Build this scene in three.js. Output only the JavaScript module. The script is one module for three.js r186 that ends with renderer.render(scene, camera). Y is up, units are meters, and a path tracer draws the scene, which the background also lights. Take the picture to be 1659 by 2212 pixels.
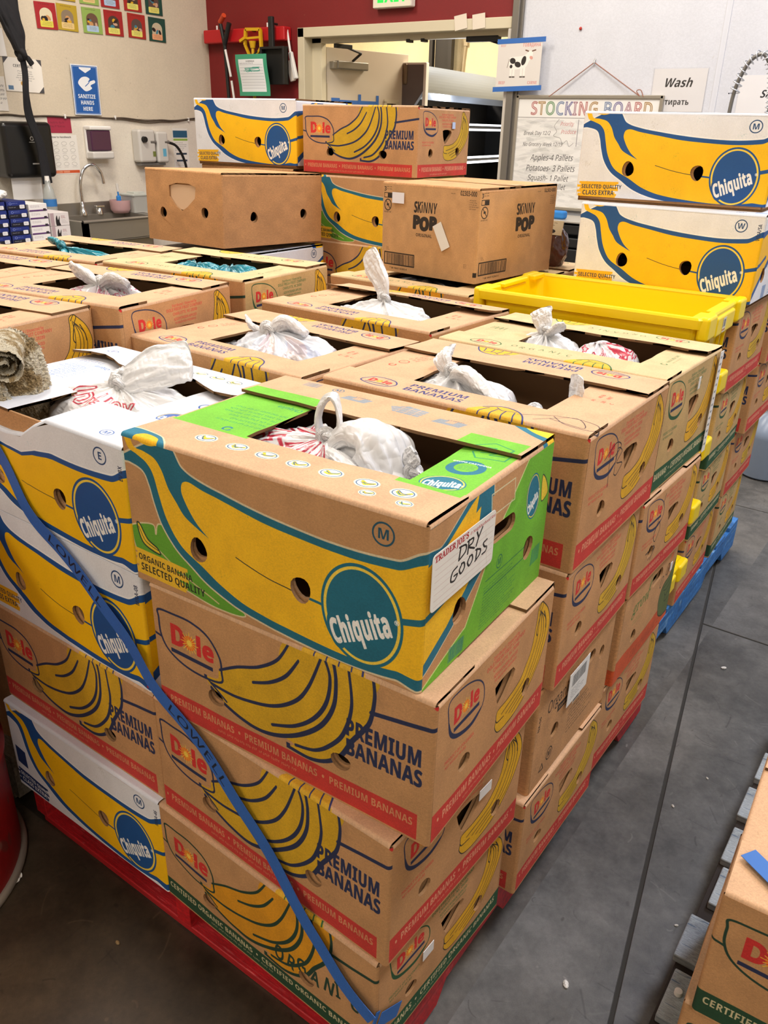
import * as THREE from 'three';
import { mergeGeometries } from 'three/addons/utils/BufferGeometryUtils.js';
import { RoundedBoxGeometry } from 'three/addons/geometries/RoundedBoxGeometry.js';
import { RectAreaLightUniformsLib } from 'three/addons/lights/RectAreaLightUniformsLib.js';

// ------------------------------------------------------------------ camera
const scene = new THREE.Scene();
scene.background = new THREE.Color(0x0b0c0e);
const camera = new THREE.PerspectiveCamera(63.87, 1659 / 2212, 0.05, 60);
camera.rotation.order = 'YXZ';
camera.position.set(0.4436, 1.4998, 0.7206);
camera.rotation.set(-0.43968, 0.61329, 0.0261);
const renderer = new THREE.WebGLRenderer({ antialias: true });
renderer.toneMapping = THREE.LinearToneMapping;
renderer.toneMappingExposure = 1.06;
renderer.shadowMap.enabled = true;
renderer.shadowMap.type = THREE.PCFSoftShadowMap;
RectAreaLightUniformsLib.init();

// ------------------------------------------------------------------ room lights (ceiling panels)
const CEIL = 4.0;
// [x, z, width along x, depth along z, intensity, colour, ceiling height]
const LAMPS = [
  [-4.0, -2.6, 0.6, 1.2, 34, 0xfff3e4, CEIL], [-1.5, -3.4, 0.6, 1.2, 30, 0xfff5ea, CEIL], [1.1, -3.0, 0.6, 1.2, 38, 0xdfe8ff, CEIL],
  [-2.2, -0.6, 0.6, 1.2, 26, 0xfff6ec, CEIL], [0.9, -0.7, 0.6, 1.2, 26, 0xfff6ee, CEIL],
  [-2.2, 2.9, 0.6, 1.2, 24, 0xfff3e6, CEIL], [1.9, 2.6, 0.6, 1.2, 27, 0xfff7f0, CEIL],
  [-3.4, -7.2, 0.6, 1.2, 62, 0xfff0d8, 3.4], [-6.2, -7.4, 0.6, 1.2, 62, 0xfff0d8, 3.4],
];

// ------------------------------------------------------------------ helpers
let seedState = 12345;
const reseed = (s) => { seedState = (s * 2654435761) >>> 0 || 1; };
const rnd = () => { seedState = (Math.imul(seedState, 1664525) + 1013904223) >>> 0; return seedState / 4294967296; };
const rr = (a, b) => a + (b - a) * rnd();
const hash = (x, y, s) => { let h = Math.imul(x | 0, 374761393) + Math.imul(y | 0, 668265263) + Math.imul(s | 0, 1442695041); h = Math.imul(h ^ (h >>> 13), 1274126177); return ((h ^ (h >>> 16)) >>> 0) / 4294967296; };
function vnoise(x, y, s = 0) {
  const xi = Math.floor(x), yi = Math.floor(y), fx = x - xi, fy = y - yi, u = fx * fx * (3 - 2 * fx), v = fy * fy * (3 - 2 * fy);
  const a = hash(xi, yi, s), b = hash(xi + 1, yi, s), c = hash(xi, yi + 1, s), d = hash(xi + 1, yi + 1, s);
  return (a + (b - a) * u) * (1 - v) + (c + (d - c) * u) * v;
}
const fbm = (x, y, s, o = 4) => { let t = 0, a = 0.5; for (let i = 0; i < o; i++) { t += a * vnoise(x, y, s + i * 17); x *= 2.03; y *= 2.03; a *= 0.5; } return t; };
const clamp = (x, a = 0, b = 1) => Math.min(b, Math.max(a, x));
const sstep = (a, b, x) => { const t = clamp((x - a) / (b - a)); return t * t * (3 - 2 * t); };
const V = (x, y, z) => new THREE.Vector3(x, y, z);

const used = {};
function numbered(n) { used[n] = (used[n] || 0) + 1; return used[n] === 1 ? n : n + '_' + String(used[n] - 1).padStart(3, '0'); }
function shadows(o) { o.traverse((m) => { if (m.isMesh) { m.castShadow = true; m.receiveShadow = true; } }); return o; }
function add(o, name, label, category, group) {                 // a top-level thing
  o.name = numbered(name); o.userData = { label, category }; if (group) o.userData.group = group;
  scene.add(shadows(o)); return o;
}
function struct(o, name) { o.name = name; o.userData = { kind: 'structure' }; scene.add(shadows(o)); return o; }
function part(parent, name, geo, mat, pos, rot, label) {
  const m = new THREE.Mesh(geo, mat); m.name = name; if (pos) m.position.set(...pos); if (rot) m.rotation.set(...rot);
  if (label) m.userData.label = label; parent.add(m); return m;
}
const std = (color, roughness = 0.7, extra = {}) => new THREE.MeshStandardMaterial({ color, roughness, ...extra });
const bx = (w, h, d, x = 0, y = 0, z = 0) => new THREE.BoxGeometry(w, h, d).translate(x, y, z);
const rbx = (w, h, d, r = 0.004, x = 0, y = 0, z = 0, seg = 2) => new RoundedBoxGeometry(w, h, d, seg, r).translate(x, y, z);
const merge = (list) => mergeGeometries(list.map((g) => { const q = g.index ? g.toNonIndexed() : g; for (const k of Object.keys(q.attributes)) if (!['position', 'normal', 'uv'].includes(k)) q.deleteAttribute(k); return q; }));
const tube = (pts, r, seg = 24, rad = 8, closed = false) => new THREE.TubeGeometry(new THREE.CatmullRomCurve3(pts.map((p) => V(...p)), closed), seg, r, rad, closed);
function bar(a, b, w, d) {                                       // square bar between two points
  const A = V(...a), B = V(...b), g = new THREE.BoxGeometry(w, A.distanceTo(B), d);
  g.applyQuaternion(new THREE.Quaternion().setFromUnitVectors(V(0, 1, 0), B.clone().sub(A).normalize()));
  const m = A.add(B).multiplyScalar(0.5); return g.translate(m.x, m.y, m.z);
}
function rod(a, b, r, seg = 12, r2 = r) {
  const A = V(...a), B = V(...b), g = new THREE.CylinderGeometry(r2, r, A.distanceTo(B), seg);
  g.applyQuaternion(new THREE.Quaternion().setFromUnitVectors(V(0, 1, 0), B.clone().sub(A).normalize()));
  const m = A.add(B).multiplyScalar(0.5); return g.translate(m.x, m.y, m.z);
}
// canvas texture: fn(ctx, w, h) draws, grain is the paper's own mottle
function canvasTex(w, h, fn, grain = 0, seed = 1) {
  const c = document.createElement('canvas'); c.width = w; c.height = h;
  const x = c.getContext('2d'); fn(x, w, h);
  if (grain) {
    const im = x.getImageData(0, 0, w, h), d = im.data;
    for (let j = 0, k = 0; j < h; j++) for (let i = 0; i < w; i++, k += 4) {
      const f = 1 + grain * ((hash(i, j, seed) - 0.5) * 0.9 + (vnoise(i / 3.5, j / 2.2, seed + 5) - 0.5) * 1.1 + (vnoise(i / 45, j / 60, seed + 9) - 0.5) * 0.8);
      d[k] *= f; d[k + 1] *= f; d[k + 2] *= f;
    }
    x.putImageData(im, 0, 0);
  }
  const t = new THREE.CanvasTexture(c); t.colorSpace = THREE.SRGBColorSpace; t.anisotropy = 8; t.wrapS = t.wrapT = THREE.RepeatWrapping; return t;
}
// ------------------------------------------------------------------ print on the cartons
const KRAFTO = '#c1a069', KRAFTO2 = '#cdb083', KRAFT = '#bf8f5f', KRAFT2 = '#c9a17c', WHITE = '#e6e7ea', NAVY = '#232b4d', RED = '#cc2f2b', YEL = '#f3b90f';
function curve(c, pts, w, h, closed = false, tension = 0.5) {    // smooth path through points in face fractions
  const p = pts.map(([a, b]) => [a * w, b * h]), n = p.length, at = (i) => closed ? p[(i + n) % n] : p[clamp(i, 0, n - 1)];
  c.beginPath(); c.moveTo(...p[0]);
  for (let i = 0; i < (closed ? n : n - 1); i++) {
    const [a, b, d, e] = [at(i - 1), at(i), at(i + 1), at(i + 2)], k = tension / 3 * 2;
    c.bezierCurveTo(b[0] + (d[0] - a[0]) * k / 2, b[1] + (d[1] - a[1]) * k / 2, d[0] - (e[0] - b[0]) * k / 2, d[1] - (e[1] - b[1]) * k / 2, d[0], d[1]);
  }
  if (closed) c.closePath();
}
function poly(c, pts, w, h) { c.beginPath(); pts.forEach(([a, b], i) => (i ? c.lineTo(a * w, b * h) : c.moveTo(a * w, b * h))); c.closePath(); }
function fillS(c, f, s, lw) { if (f) { c.fillStyle = f; c.fill(); } if (s) { c.strokeStyle = s; c.lineWidth = lw; c.lineJoin = 'round'; c.lineCap = 'round'; c.stroke(); } }
function text(c, s, x, y, size, color, { rot = 0, sx = 1, font = 'bold', face = 'sans-serif', align = 'left', stroke = 0, skew = 0 } = {}) {
  c.save(); c.translate(x, y); c.rotate(rot); c.transform(1, 0, skew, 1, 0, 0); c.scale(sx, 1); c.font = `${font} ${size}px ${face}`; c.textAlign = align; c.textBaseline = 'alphabetic';
  if (stroke) { c.strokeStyle = color; c.lineWidth = stroke; c.lineJoin = 'round'; c.strokeText(s, 0, 0); } else { c.fillStyle = color; c.fillText(s, 0, 0); }
  c.restore();
}
function smallPrint(c, x, y, w, h, lines, color, seed = 3, align = 'left') {   // lines of type too small to read
  reseed(seed); c.fillStyle = color;
  for (let i = 0; i < lines; i++) {
    const yy = y + h * i / lines, lh = h / lines * 0.5, L = w * rr(0.6, 1); let px = x + (align === 'center' ? (w - L) / 2 : 0); const end = px + L;
    while (px < end) { const ww = lh * rr(0.8, 3.2); for (let q = 0; q < ww; q += lh * 0.62) { c.fillRect(px + q, yy + (rnd() < 0.4 ? 0 : lh * 0.2), lh * 0.16, lh * (rnd() < 0.5 ? 0.8 : 1)); c.fillRect(px + q, yy + lh * (rnd() < 0.5 ? 0.25 : 0.75), lh * 0.45, lh * 0.17); } px += ww + lh * 0.7; }
  }
}
function barcode(c, x, y, w, h, color, seed = 5) { reseed(seed); c.fillStyle = color; let px = 0; while (px < w) { const b = rr(0.012, 0.035) * w; c.fillRect(x + px, y, Math.min(b, w - px), h); px += b + rr(0.01, 0.03) * w; } }
function star(c, x, y, r, a0 = 0) { c.beginPath(); for (let i = 0; i < 10; i++) { const a = a0 - Math.PI / 2 + i * Math.PI / 5, q = i % 2 ? r * 0.42 : r; c[i ? 'lineTo' : 'moveTo'](x + q * Math.cos(a), y + q * Math.sin(a)); } c.closePath(); }
function ringLetter(c, s, x, y, r, color, sx = 1) { c.save(); c.translate(x, y); c.scale(sx, 1); c.beginPath(); c.arc(0, 0, r, 0, 7); fillS(c, null, color, r * 0.16); c.restore(); text(c, s, x, y + r * 0.48, r * 1.35, color, { align: 'center', sx }); }
function wear(c, w, h, n, color, seed, len = 0.02) { reseed(seed); for (let i = 0; i < n; i++) { c.globalAlpha = rr(0.06, 0.28); c.strokeStyle = color; c.lineWidth = rr(0.6, 2); c.beginPath(); const x = rnd() * w, y = rnd() * h, a = rr(-0.6, 0.6) + (rnd() < 0.4 ? 1.57 : 0), l = rr(0.2, 1) * len * w; c.moveTo(x, y); c.lineTo(x + Math.cos(a) * l, y + Math.sin(a) * l); c.stroke(); } c.globalAlpha = 1; }
function scuff(c, w, h, n, color, seed) { reseed(seed); for (let i = 0; i < n; i++) { const x = rnd() * w, y = rnd() * h, k = 10 + rnd() * 26; for (let j = 0; j < k; j++) { c.globalAlpha = rr(0.05, 0.22); c.fillStyle = color; c.fillRect(x + (rnd() + rnd() - 1) * 0.03 * w, y + (rnd() + rnd() - 1) * 0.05 * h, rr(1, 3), rr(1, 7)); } } c.globalAlpha = 1; }
// the oval badge (its figure is left out)
function ovalBadge(c, x, y, rx, ry, blue, yel, word = true, rot = -0.35) {
  c.save(); c.translate(x, y); c.rotate(-0.06);
  c.beginPath(); c.ellipse(0, 0, rx, ry, 0, 0, 7); fillS(c, blue);
  c.beginPath(); c.ellipse(0, 0, rx * 0.9, ry * 0.91, 0, 0, 7); fillS(c, null, yel, rx * 0.07);
  c.restore();
  if (word) { const s = rx * 0.78; for (const [col, st] of [[blue, s * 0.36], ['#f4f1ea', 0], ['#f4f1ea', s * 0.045]]) text(c, 'Chiquita', x + rx * 0.06, y + ry * 0.46, s, col, { rot: rot - 0.1, sx: 0.5, align: 'center', stroke: st, skew: -0.1 }); text(c, '®', x + rx * 0.8, y - ry * 0.06, s * 0.2, '#f4f1ea', { rot }); }
}
const bow = (pts) => pts.map(([u, v]) => [u, v / (1 + 0.09 * Math.sin(Math.PI * clamp(u)))]);
const CB = {                                                     // outlines of the big banana on the long face
  outer: bow([[0.167, -0.02], [0.239, 0.125], [0.319, 0.186], [0.418, 0.226], [0.542, 0.264], [0.67, 0.287], [0.801, 0.29], [0.925, 0.262], [1.02, 0.215]]),
  outerLow: bow([[-0.02, 0.175], [0.027, 0.179], [0.081, 0.214], [0.103, 0.301], [0.118, 0.419], [0.142, 0.56], [0.185, 0.692], [0.246, 0.794], [0.316, 0.907], [0.408, 0.992], [0.519, 1.041], [0.636, 1.06], [0.75, 1.055], [0.84, 1.03], [0.927, 0.985], [1.02, 0.92]]),
  top: bow([[0.232, 0.25], [0.24, 0.212], [0.265, 0.2], [0.317, 0.23], [0.416, 0.269], [0.541, 0.315], [0.669, 0.334], [0.801, 0.338], [0.925, 0.31], [1.02, 0.262]]),
  low: bow([[0.139, 0.353], [0.158, 0.487], [0.189, 0.615], [0.224, 0.69], [0.29, 0.774], [0.36, 0.876], [0.441, 0.949], [0.54, 0.99], [0.657, 1.006], [0.75, 1.003], [0.84, 0.98], [0.927, 0.932], [1.02, 0.862]]),
  stemL: [[0.012, -0.02], [0.028, 0.085], [0.06, 0.115], [0.097, 0.15], [0.122, 0.215]],
  wedge: bow([[0.324, 0.55], [0.242, 0.456], [0.209, 0.368], [0.181, 0.286], [0.16, 0.183], [0.132, 0.112], [0.09, 0.084], [0.052, 0.07], [0.034, -0.02]]),
  inner: bow([[0.324, 0.55], [0.284, 0.477], [0.256, 0.395], [0.234, 0.301]]),
};
function bigBanana(c, w, h, blue, yel, halo) {
  const out = [...CB.outer, ...CB.outerLow.slice().reverse()];
  curve(c, out, w, h, true); fillS(c, blue, halo, w * 0.012); curve(c, out, w, h, true); fillS(c, blue);
  curve(c, [...CB.stemL, ...CB.low, ...CB.top.slice().reverse().slice(0, 10), ...CB.inner.slice().reverse(), ...CB.wedge], w, h, true, 0.45); fillS(c, yel);
  c.beginPath(); c.ellipse(0.1 * w, -0.012 * h, 0.05 * w, 0.05 * h, 0.1, 0, 7); fillS(c, yel);
  curve(c, bow([[0.423, 0.614], [0.511, 0.668], [0.6, 0.7], [0.72, 0.715]]), w, h); fillS(c, null, '#1c2730', w * 0.0028);
  curve(c, bow([[0.66, 0.71], [0.72, 0.716]]), w, h); fillS(c, null, blue, w * 0.008);
  curve(c, bow([[0.93, 0.612], [0.97, 0.585], [1.02, 0.55]]), w, h); fillS(c, null, blue, w * 0.018);
  ovalBadge(c, 0.826 * w, 0.652 * h, 0.122 * w, 0.312 * h, blue, '#f6d24a');
}
function swash(c, w, h, x, y, a, b, col, ink, rot) { c.save(); c.translate(x * w, y * h); c.rotate(rot); c.fillStyle = col; for (let i = 0; i < 9; i++) { const o = Math.sin(i * 2.3) * 0.012; c.fillRect((-0.005 + o) * w, (-0.02 + i * 0.0195) * h, (0.205 + Math.cos(i * 1.7) * 0.016) * w, 0.026 * h); } text(c, a, 0.008 * w, 0.058 * h, 0.062 * h, ink, { sx: 0.86 }); text(c, b, 0.016 * w, 0.132 * h, 0.072 * h, ink, { sx: 0.86 }); c.restore(); }
function chiFront({ organic, letter = 'M', code = '', navy = false, stars = false, seed = 1, dirty = 0.4 }) {
  const blue = organic ? '#1d6a80' : '#17508f', yel = organic ? '#f8c01c' : '#fcc20a', base = organic ? KRAFT : WHITE;
  return canvasTex(1024, 480, (c, w, h) => {
    c.fillStyle = base; c.fillRect(0, 0, w, h);
    if (organic) {
      curve(c, bow([[0.0, 0.66], [0.03, 0.6], [0.1, 0.575], [0.108, 0.64], [0.124, 0.56], [0.18, 0.58], [0.21, 0.69], [0.29, 0.83], [0.44, 1.03], [0.33, 1.06], [0.2, 0.99], [0.05, 0.9]]), w, h, true); fillS(c, '#63a22e', '#d7c79a', 5);
      curve(c, bow([[0.09, 0.72], [0.2, 0.87], [0.34, 1.02]]), w, h); fillS(c, null, '#cdbd86', 5);
      curve(c, [[0.03, 0.6], [0.05, 0.72], [0.115, 0.76], [0.108, 0.72], [0.07, 0.68], [0.042, 0.59]], w, h, true); fillS(c, '#e8c22c', '#1d3b2c', 5);
      curve(c, [[0.036, 0.61], [0.06, 0.7], [0.11, 0.735]], w, h); fillS(c, null, '#1d3b2c', 2.5);
      swash(c, w, h, 0.012, 0.79, 'ORGANIC BANANA', 'SELECTED QUALITY', '#efbe2c', '#23241c', 0.03);
    }
    bigBanana(c, w, h, blue, yel, organic ? '#d9c8a4' : '#f6f5f2');
    if (!organic) swash(c, w, h, 0.022, 0.8, 'SELECTED QUALITY', 'CLASS EXTRA', navy ? '#1b3768' : '#f5b81b', navy ? '#f1f1ee' : '#233150', navy ? 0.06 : -0.03);
    if (navy) { c.save(); c.translate(0.03 * w, 0.5 * h); c.transform(1, 0.1, 0, 1, 0, 0); c.fillStyle = '#1b3768'; c.fillRect(0, 0, 0.075 * w, 0.2 * h); c.restore(); }
    ringLetter(c, letter, 0.884 * w, 0.13 * h, 0.062 * h, organic ? '#1d4f66' : '#17406f', 1);
    if (code) text(c, code, 0.985 * w, 0.27 * h, 26, '#1d2b45', { rot: -1.57, sx: 0.8 });
    if (stars) for (const v of [0.92, 0.965]) { star(c, 0.978 * w, v * h, 8); fillS(c, '#b72a35'); }
    if (dirty) { scuff(c, w, h, 16 * dirty, '#5d5233', seed + 3); scuff(c, w, h, 7 * dirty, '#2c7f86', seed + 8); wear(c, w, h, 70 * dirty, organic ? '#8a6a3a' : '#8d8672', seed); }
  }, organic ? 0.075 : 0.04, seed);
}
function chiSideOrganic() {
  return canvasTex(800, 512, (c, w, h) => {
    c.fillStyle = KRAFT; c.fillRect(0, 0, w, h);
    poly(c, [[0.8, -0.02], [0.46, 0.4], [0.3, 0.83], [0.0, 0.99], [0, 1.02], [1.02, 1.02], [1.02, -0.02]], w, h); fillS(c, '#6db32b', '#c9d98a', 6);
    const B = '#1f7089';
    curve(c, [[-0.02, 0.2], [0.1, 0.19], [0.29, 0.03], [0.35, -0.03], [0.45, -0.03], [0.455, 0.2], [0.43, 0.45], [0.34, 0.58], [0.2, 0.75], [-0.02, 0.9]], w, h, true, 0.25); fillS(c, B, '#d9c8a4', 8); curve(c, [[-0.02, 0.2], [0.1, 0.19], [0.29, 0.03], [0.35, -0.03], [0.45, -0.03], [0.455, 0.2], [0.43, 0.45], [0.34, 0.58], [0.2, 0.75], [-0.02, 0.9]], w, h, true, 0.25); fillS(c, B);
    poly(c, [[-0.02, 0.265], [0.1, 0.23], [0.29, 0.075], [0.345, 0.04], [0.325, 0.14], [0.36, 0.12], [0.345, 0.22], [0.38, 0.2], [0.36, 0.43], [0.28, 0.56], [0.16, 0.71], [-0.02, 0.86]], w, h); fillS(c, '#f8c01c');
    curve(c, [[-0.02, 0.565], [0.08, 0.54], [0.2, 0.5]], w, h); fillS(c, null, B, 20);
    c.strokeStyle = '#d8cfa6'; c.lineWidth = 4; c.strokeRect(0.44 * w, 0.1 * h, 0.19 * w, 0.13 * h); c.fillStyle = KRAFT; c.fillRect(0.445 * w, 0.11 * h, 0.18 * w, 0.11 * h);
    ovalBadge(c, 0.817 * w, 0.32 * h, 0.066 * w, 0.15 * h, B, '#e6d34e');
    curve(c, [[0.9, 0.24], [0.905, 0.4], [0.97, 0.38], [0.95, 0.3], [0.92, 0.24]], w, h, true); fillS(c, '#e2c437', '#24452a', 4);
    const G = '#1f6b4a'; ringLetter(c, 'M', 0.535 * w, 0.57 * h, 0.042 * h, G, 0.85);
    c.strokeStyle = G; c.lineWidth = 3; for (const [a, b] of [[0.63, 0.78], [0.71, 0.79]]) { c.beginPath(); c.moveTo(0.43 * w, a * h); c.lineTo(b * w, (a + 0.005) * h); c.stroke(); }
    smallPrint(c, 0.42 * w, 0.665 * h, 0.32 * w, 0.3 * h, 14, G, 7); barcode(c, 0.19 * w, 0.88 * h, 0.11 * w, 0.1 * h, '#1f6f7d', 3); barcode(c, 0.86 * w, 0.72 * h, 0.09 * w, 0.12 * h, '#1f7d6d', 4);
    scuff(c, w, h, 4, '#5d5233', 5);
  }, 0.1, 31);
}
function chiSideWhite() {
  return canvasTex(640, 400, (c, w, h) => {
    c.fillStyle = WHITE; c.fillRect(0, 0, w, h); const B = '#17508f';
    curve(c, [[-0.02, 0.215], [0.12, 0.16], [0.3, 0.02], [0.36, -0.03], [0.46, -0.03], [0.45, 0.25], [0.36, 0.5], [0.2, 0.72], [-0.02, 0.92]], w, h, true, 0.25); fillS(c, B);
    poly(c, [[-0.02, 0.265], [0.12, 0.21], [0.3, 0.06], [0.36, 0.03], [0.36, 0.16], [0.39, 0.2], [0.31, 0.48], [0.16, 0.69], [-0.02, 0.865]], w, h); fillS(c, '#fbbd08');
    curve(c, [[-0.02, 0.55], [0.1, 0.53], [0.22, 0.47]], w, h); fillS(c, null, B, 17);
    smallPrint(c, 0.5 * w, 0.45 * h, 0.4 * w, 0.5 * h, 12, '#4f78b4', 11); barcode(c, 0.3 * w, 0.8 * h, 0.1 * w, 0.16 * h, '#3c68a8', 2); ringLetter(c, 'M', 0.7 * w, 0.2 * h, 20, B);
    scuff(c, w, h, 5, '#857a5c', 4);
  }, 0.05, 77);
}
function icon(c, x, y, r, seed) { reseed(seed); c.beginPath(); c.ellipse(x, y, r * 1.25, r, 0, 0, 7); fillS(c, '#e6dcc6'); c.beginPath(); c.ellipse(x, y, r * 1.0, r * 0.8, 0, 0, 7); fillS(c, '#e9e4d3', '#2f5a86', r * 0.1); for (let i = 0; i < 6; i++) { curve(c, [[x - r * 0.6, y - r * 0.1 + rr(-0.3, 0.3) * r], [x, y + rr(0, 0.5) * r], [x + r * 0.65, y - rr(0, 0.4) * r]], 1, 1); fillS(c, null, ['#e2b81a', '#d9c02c', '#5f9b55', '#2f5a86', '#e2b81a', '#2f5a86'][i], r * (i < 2 ? 0.26 : 0.1)); } }
function chiTopOrganic() {
  return canvasTex(1024, 760, (c, w, h) => {
    c.fillStyle = KRAFT2; c.fillRect(0, 0, w, h); const G = '#6fb82f', B = '#1f7089', T = '#2d8a56';
    c.fillStyle = G; c.fillRect(0.015 * w, 0.23 * h, 0.29 * w, 0.52 * h); c.fillRect(0.8 * w, 0.2 * h, 0.185 * w, 0.56 * h);
    c.save(); c.translate(0.2 * w, 0.5 * h); c.rotate(Math.PI); smallPrint(c, -0.08 * w, -0.14 * h, 0.2 * w, 0.2 * h, 6, T, 21); text(c, 'Chiquita', -0.08 * w, 0.15 * h, 34, T, { sx: 0.7 }); c.restore();
    c.beginPath(); c.arc(0.2 * w, 0.7 * h, 14, 0.3, 5.5); fillS(c, null, B, 7);
    ovalBadge(c, 0.9 * w, 0.67 * h, 0.062 * w, 0.065 * h, B, '#e6d34e', true, -0.15);
    c.beginPath(); c.arc(0.9 * w, 0.5 * h, 44, 0, 7); fillS(c, G, B, 22); text(c, 'GRUPO CARTOGUA', 0.9 * w, 0.458 * h, 13, '#dfe8da', { align: 'center' }); smallPrint(c, 0.875 * w, 0.48 * h, 0.05 * w, 0.05 * h, 4, B, 8, 'center');
    poly(c, [[0.855, 0.33], [0.9, 0.26], [0.965, 0.29], [0.965, 0.37], [0.885, 0.39]], w, h); fillS(c, null, T, 5); curve(c, [[0.88, 0.33], [0.92, 0.31], [0.91, 0.34], [0.95, 0.33]], w, h); fillS(c, null, T, 5);
    [0.222, 0.336, 0.44, 0.545, 0.651, 0.76, 0.865].forEach((u, i) => { icon(c, u * w, 0.845 * h, 29, 40 + i); if (i > 4) icon(c, (u + 0.035) * w, 0.915 * h, 19, 60 + i); });
    curve(c, [[-0.02, 0.97], [0.01, 0.925], [0.09, 0.93], [0.14, 0.955], [0.17, 1.02], [-0.02, 1.02]], w, h, true); fillS(c, B, '#d9c8a4', 5); curve(c, [[0.05, 1.0], [0.07, 0.955], [0.13, 0.97], [0.14, 1.02], [0.05, 1.02]], w, h, true); fillS(c, '#efb51a');
    c.save(); c.translate(0.15 * w, 0.06 * h); c.rotate(3.1); barcode(c, -30, -22, 62, 42, '#72808e', 9); c.restore(); ringLetter(c, 'M', 0.255 * w, 0.06 * h, 17, '#3b6382', 1.2);
    c.fillStyle = '#8d9499';
    for (const [u, v] of [[0.36, 0.12], [0.71, 0.15]]) { c.save(); c.translate(u * w, v * h); c.transform(1, 0, -0.25, 1, 0, 0); c.fillRect(-50, -20, 34, 42); c.fillRect(12, -20, 34, 42); c.fillRect(-16, 4, 28, 18); c.strokeStyle = '#70777d'; c.lineWidth = 1; for (let i = -50; i < 46; i += 8) { c.beginPath(); c.moveTo(i, -20); c.lineTo(i, 22); c.stroke(); } text(c, 'LAYERS 2,4', 30, -28, 11, '#54606b', { rot: 3.14 }); c.restore(); }
    poly(c, [[0.48, 0.1], [0.53, 0.06], [0.61, 0.08], [0.605, 0.17], [0.51, 0.16]], w, h); fillS(c, '#8d9499'); c.strokeStyle = KRAFT2; c.lineWidth = 2.5; for (const v of [0.085, 0.11, 0.135]) { c.beginPath(); c.moveTo(0.49 * w, v * h); c.lineTo(0.61 * w, (v + 0.012) * h); c.stroke(); } for (const u of [0.52, 0.55, 0.58]) { c.beginPath(); c.moveTo(u * w, 0.06 * h); c.lineTo(u * w, 0.18 * h); c.stroke(); }
    curve(c, [[0.86, -0.02], [0.92, 0.06], [1.02, 0.12], [1.02, -0.02]], w, h, true); fillS(c, B); curve(c, [[0.9, -0.02], [0.94, 0.045], [1.02, 0.08], [1.02, -0.02]], w, h, true); fillS(c, '#efc024');
    wear(c, w, h, 40, '#8a6a3a', 6);
  }, 0.09, 32);
}
function chiTopWhite() {
  return canvasTex(1024, 760, (c, w, h) => {
    c.fillStyle = '#d8dce4'; c.fillRect(0, 0, w, h); const B = '#1d4f9c', S = '#4f7cc0';
    ringLetter(c, 'E', 0.09 * w, 0.12 * h, 19, B, 1.3);
    c.save(); c.translate(0.14 * w, 0.55 * h); c.rotate(1.57); smallPrint(c, -0.22 * w, -0.04 * h, 0.22 * w, 0.16 * h, 6, S, 13); c.restore();
    c.save(); c.translate(0.18 * w, 0.35 * h); c.rotate(3.14); smallPrint(c, -0.03 * w, -0.2 * h, 0.16 * w, 0.2 * h, 8, S, 14); text(c, 'Chiquita', -0.07 * w, 0.05 * h, 30, S, { sx: 0.7 }); c.restore();
    [[0.33, 0.11], [0.45, 0.1], [0.6, 0.11], [0.69, 0.11], [0.78, 0.11]].forEach(([u, v], i) => icon(c, u * w, v * h, 30, 70 + i));
    ovalBadge(c, 0.88 * w, 0.62 * h, 0.05 * w, 0.066 * h, '#1d54a4', '#f0cf45', true, -0.1); c.beginPath(); c.ellipse(0.9 * w, 0.42 * h, 45, 28, 0, 0, 7); fillS(c, null, B, 6); smallPrint(c, 0.875 * w, 0.4 * h, 0.05 * w, 0.05 * h, 4, B, 8, 'center');
    ringLetter(c, 'M', 0.86 * w, 0.93 * h, 19, B, 1.3); barcode(c, 0.92 * w, 0.84 * h, 0.06 * w, 0.07 * h, S, 12);
    curve(c, [[0.87, -0.02], [0.93, 0.09], [1.02, 0.12], [1.02, -0.02]], w, h, true); fillS(c, '#1d54a4'); curve(c, [[0.91, -0.02], [0.95, 0.07], [1.02, 0.08], [1.02, -0.02]], w, h, true); fillS(c, '#f7c21a');
    wear(c, w, h, 50, '#b8b6b0', 16, 0.06);
  }, 0.03, 55);
}
// fruit-company cartons: the badge, its word with a sun for the o, the hands of bananas
function sunWord(c, x, y, w, h, skew, green) {
  const s = h * 1.12; text(c, 'D', x, y + h * 0.92, s * 1.12, RED, { sx: 1.0 }); text(c, 'le', x + w * 0.6, y + h * 0.92, s * 1.02, RED, { sx: 1.0 });
  for (const [d, k] of [['D', 0], ['le', 0.6]]) text(c, d, x + w * k, y + h * 0.92, s * (k ? 1.02 : 1.12), RED, { stroke: h * 0.07 });
  const ox = x + w * 0.46, oy = y + h * 0.55, r = h * 0.32; c.beginPath(); c.arc(ox, oy, r, 0, 7); fillS(c, '#e8601f');
  for (let i = 0; i < 16; i++) { const a = i * Math.PI / 8, q = r * (i % 2 ? 1.25 : 1.5); c.beginPath(); c.moveTo(ox + Math.cos(a) * r * 0.3, oy + Math.sin(a) * r * 0.3); c.lineTo(ox + Math.cos(a) * q, oy + Math.sin(a) * q); fillS(c, null, '#f4c23c', h * 0.035); }
  c.beginPath(); c.arc(ox, oy, r * 0.42, 0, 7); fillS(c, '#f8cf4e');
}
function dBadge(c, w, h, pts, ink, lw, word, bar) {
  curve(c, pts, w, h, true, 0.5); fillS(c, null, ink, lw);
  sunWord(c, word[0] * w, word[1] * h, word[2] * w, word[3] * h);
  c.fillStyle = NAVY; c.fillRect(bar[0] * w, bar[1] * h, bar[2] * w, bar[3] * h);
}
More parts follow.
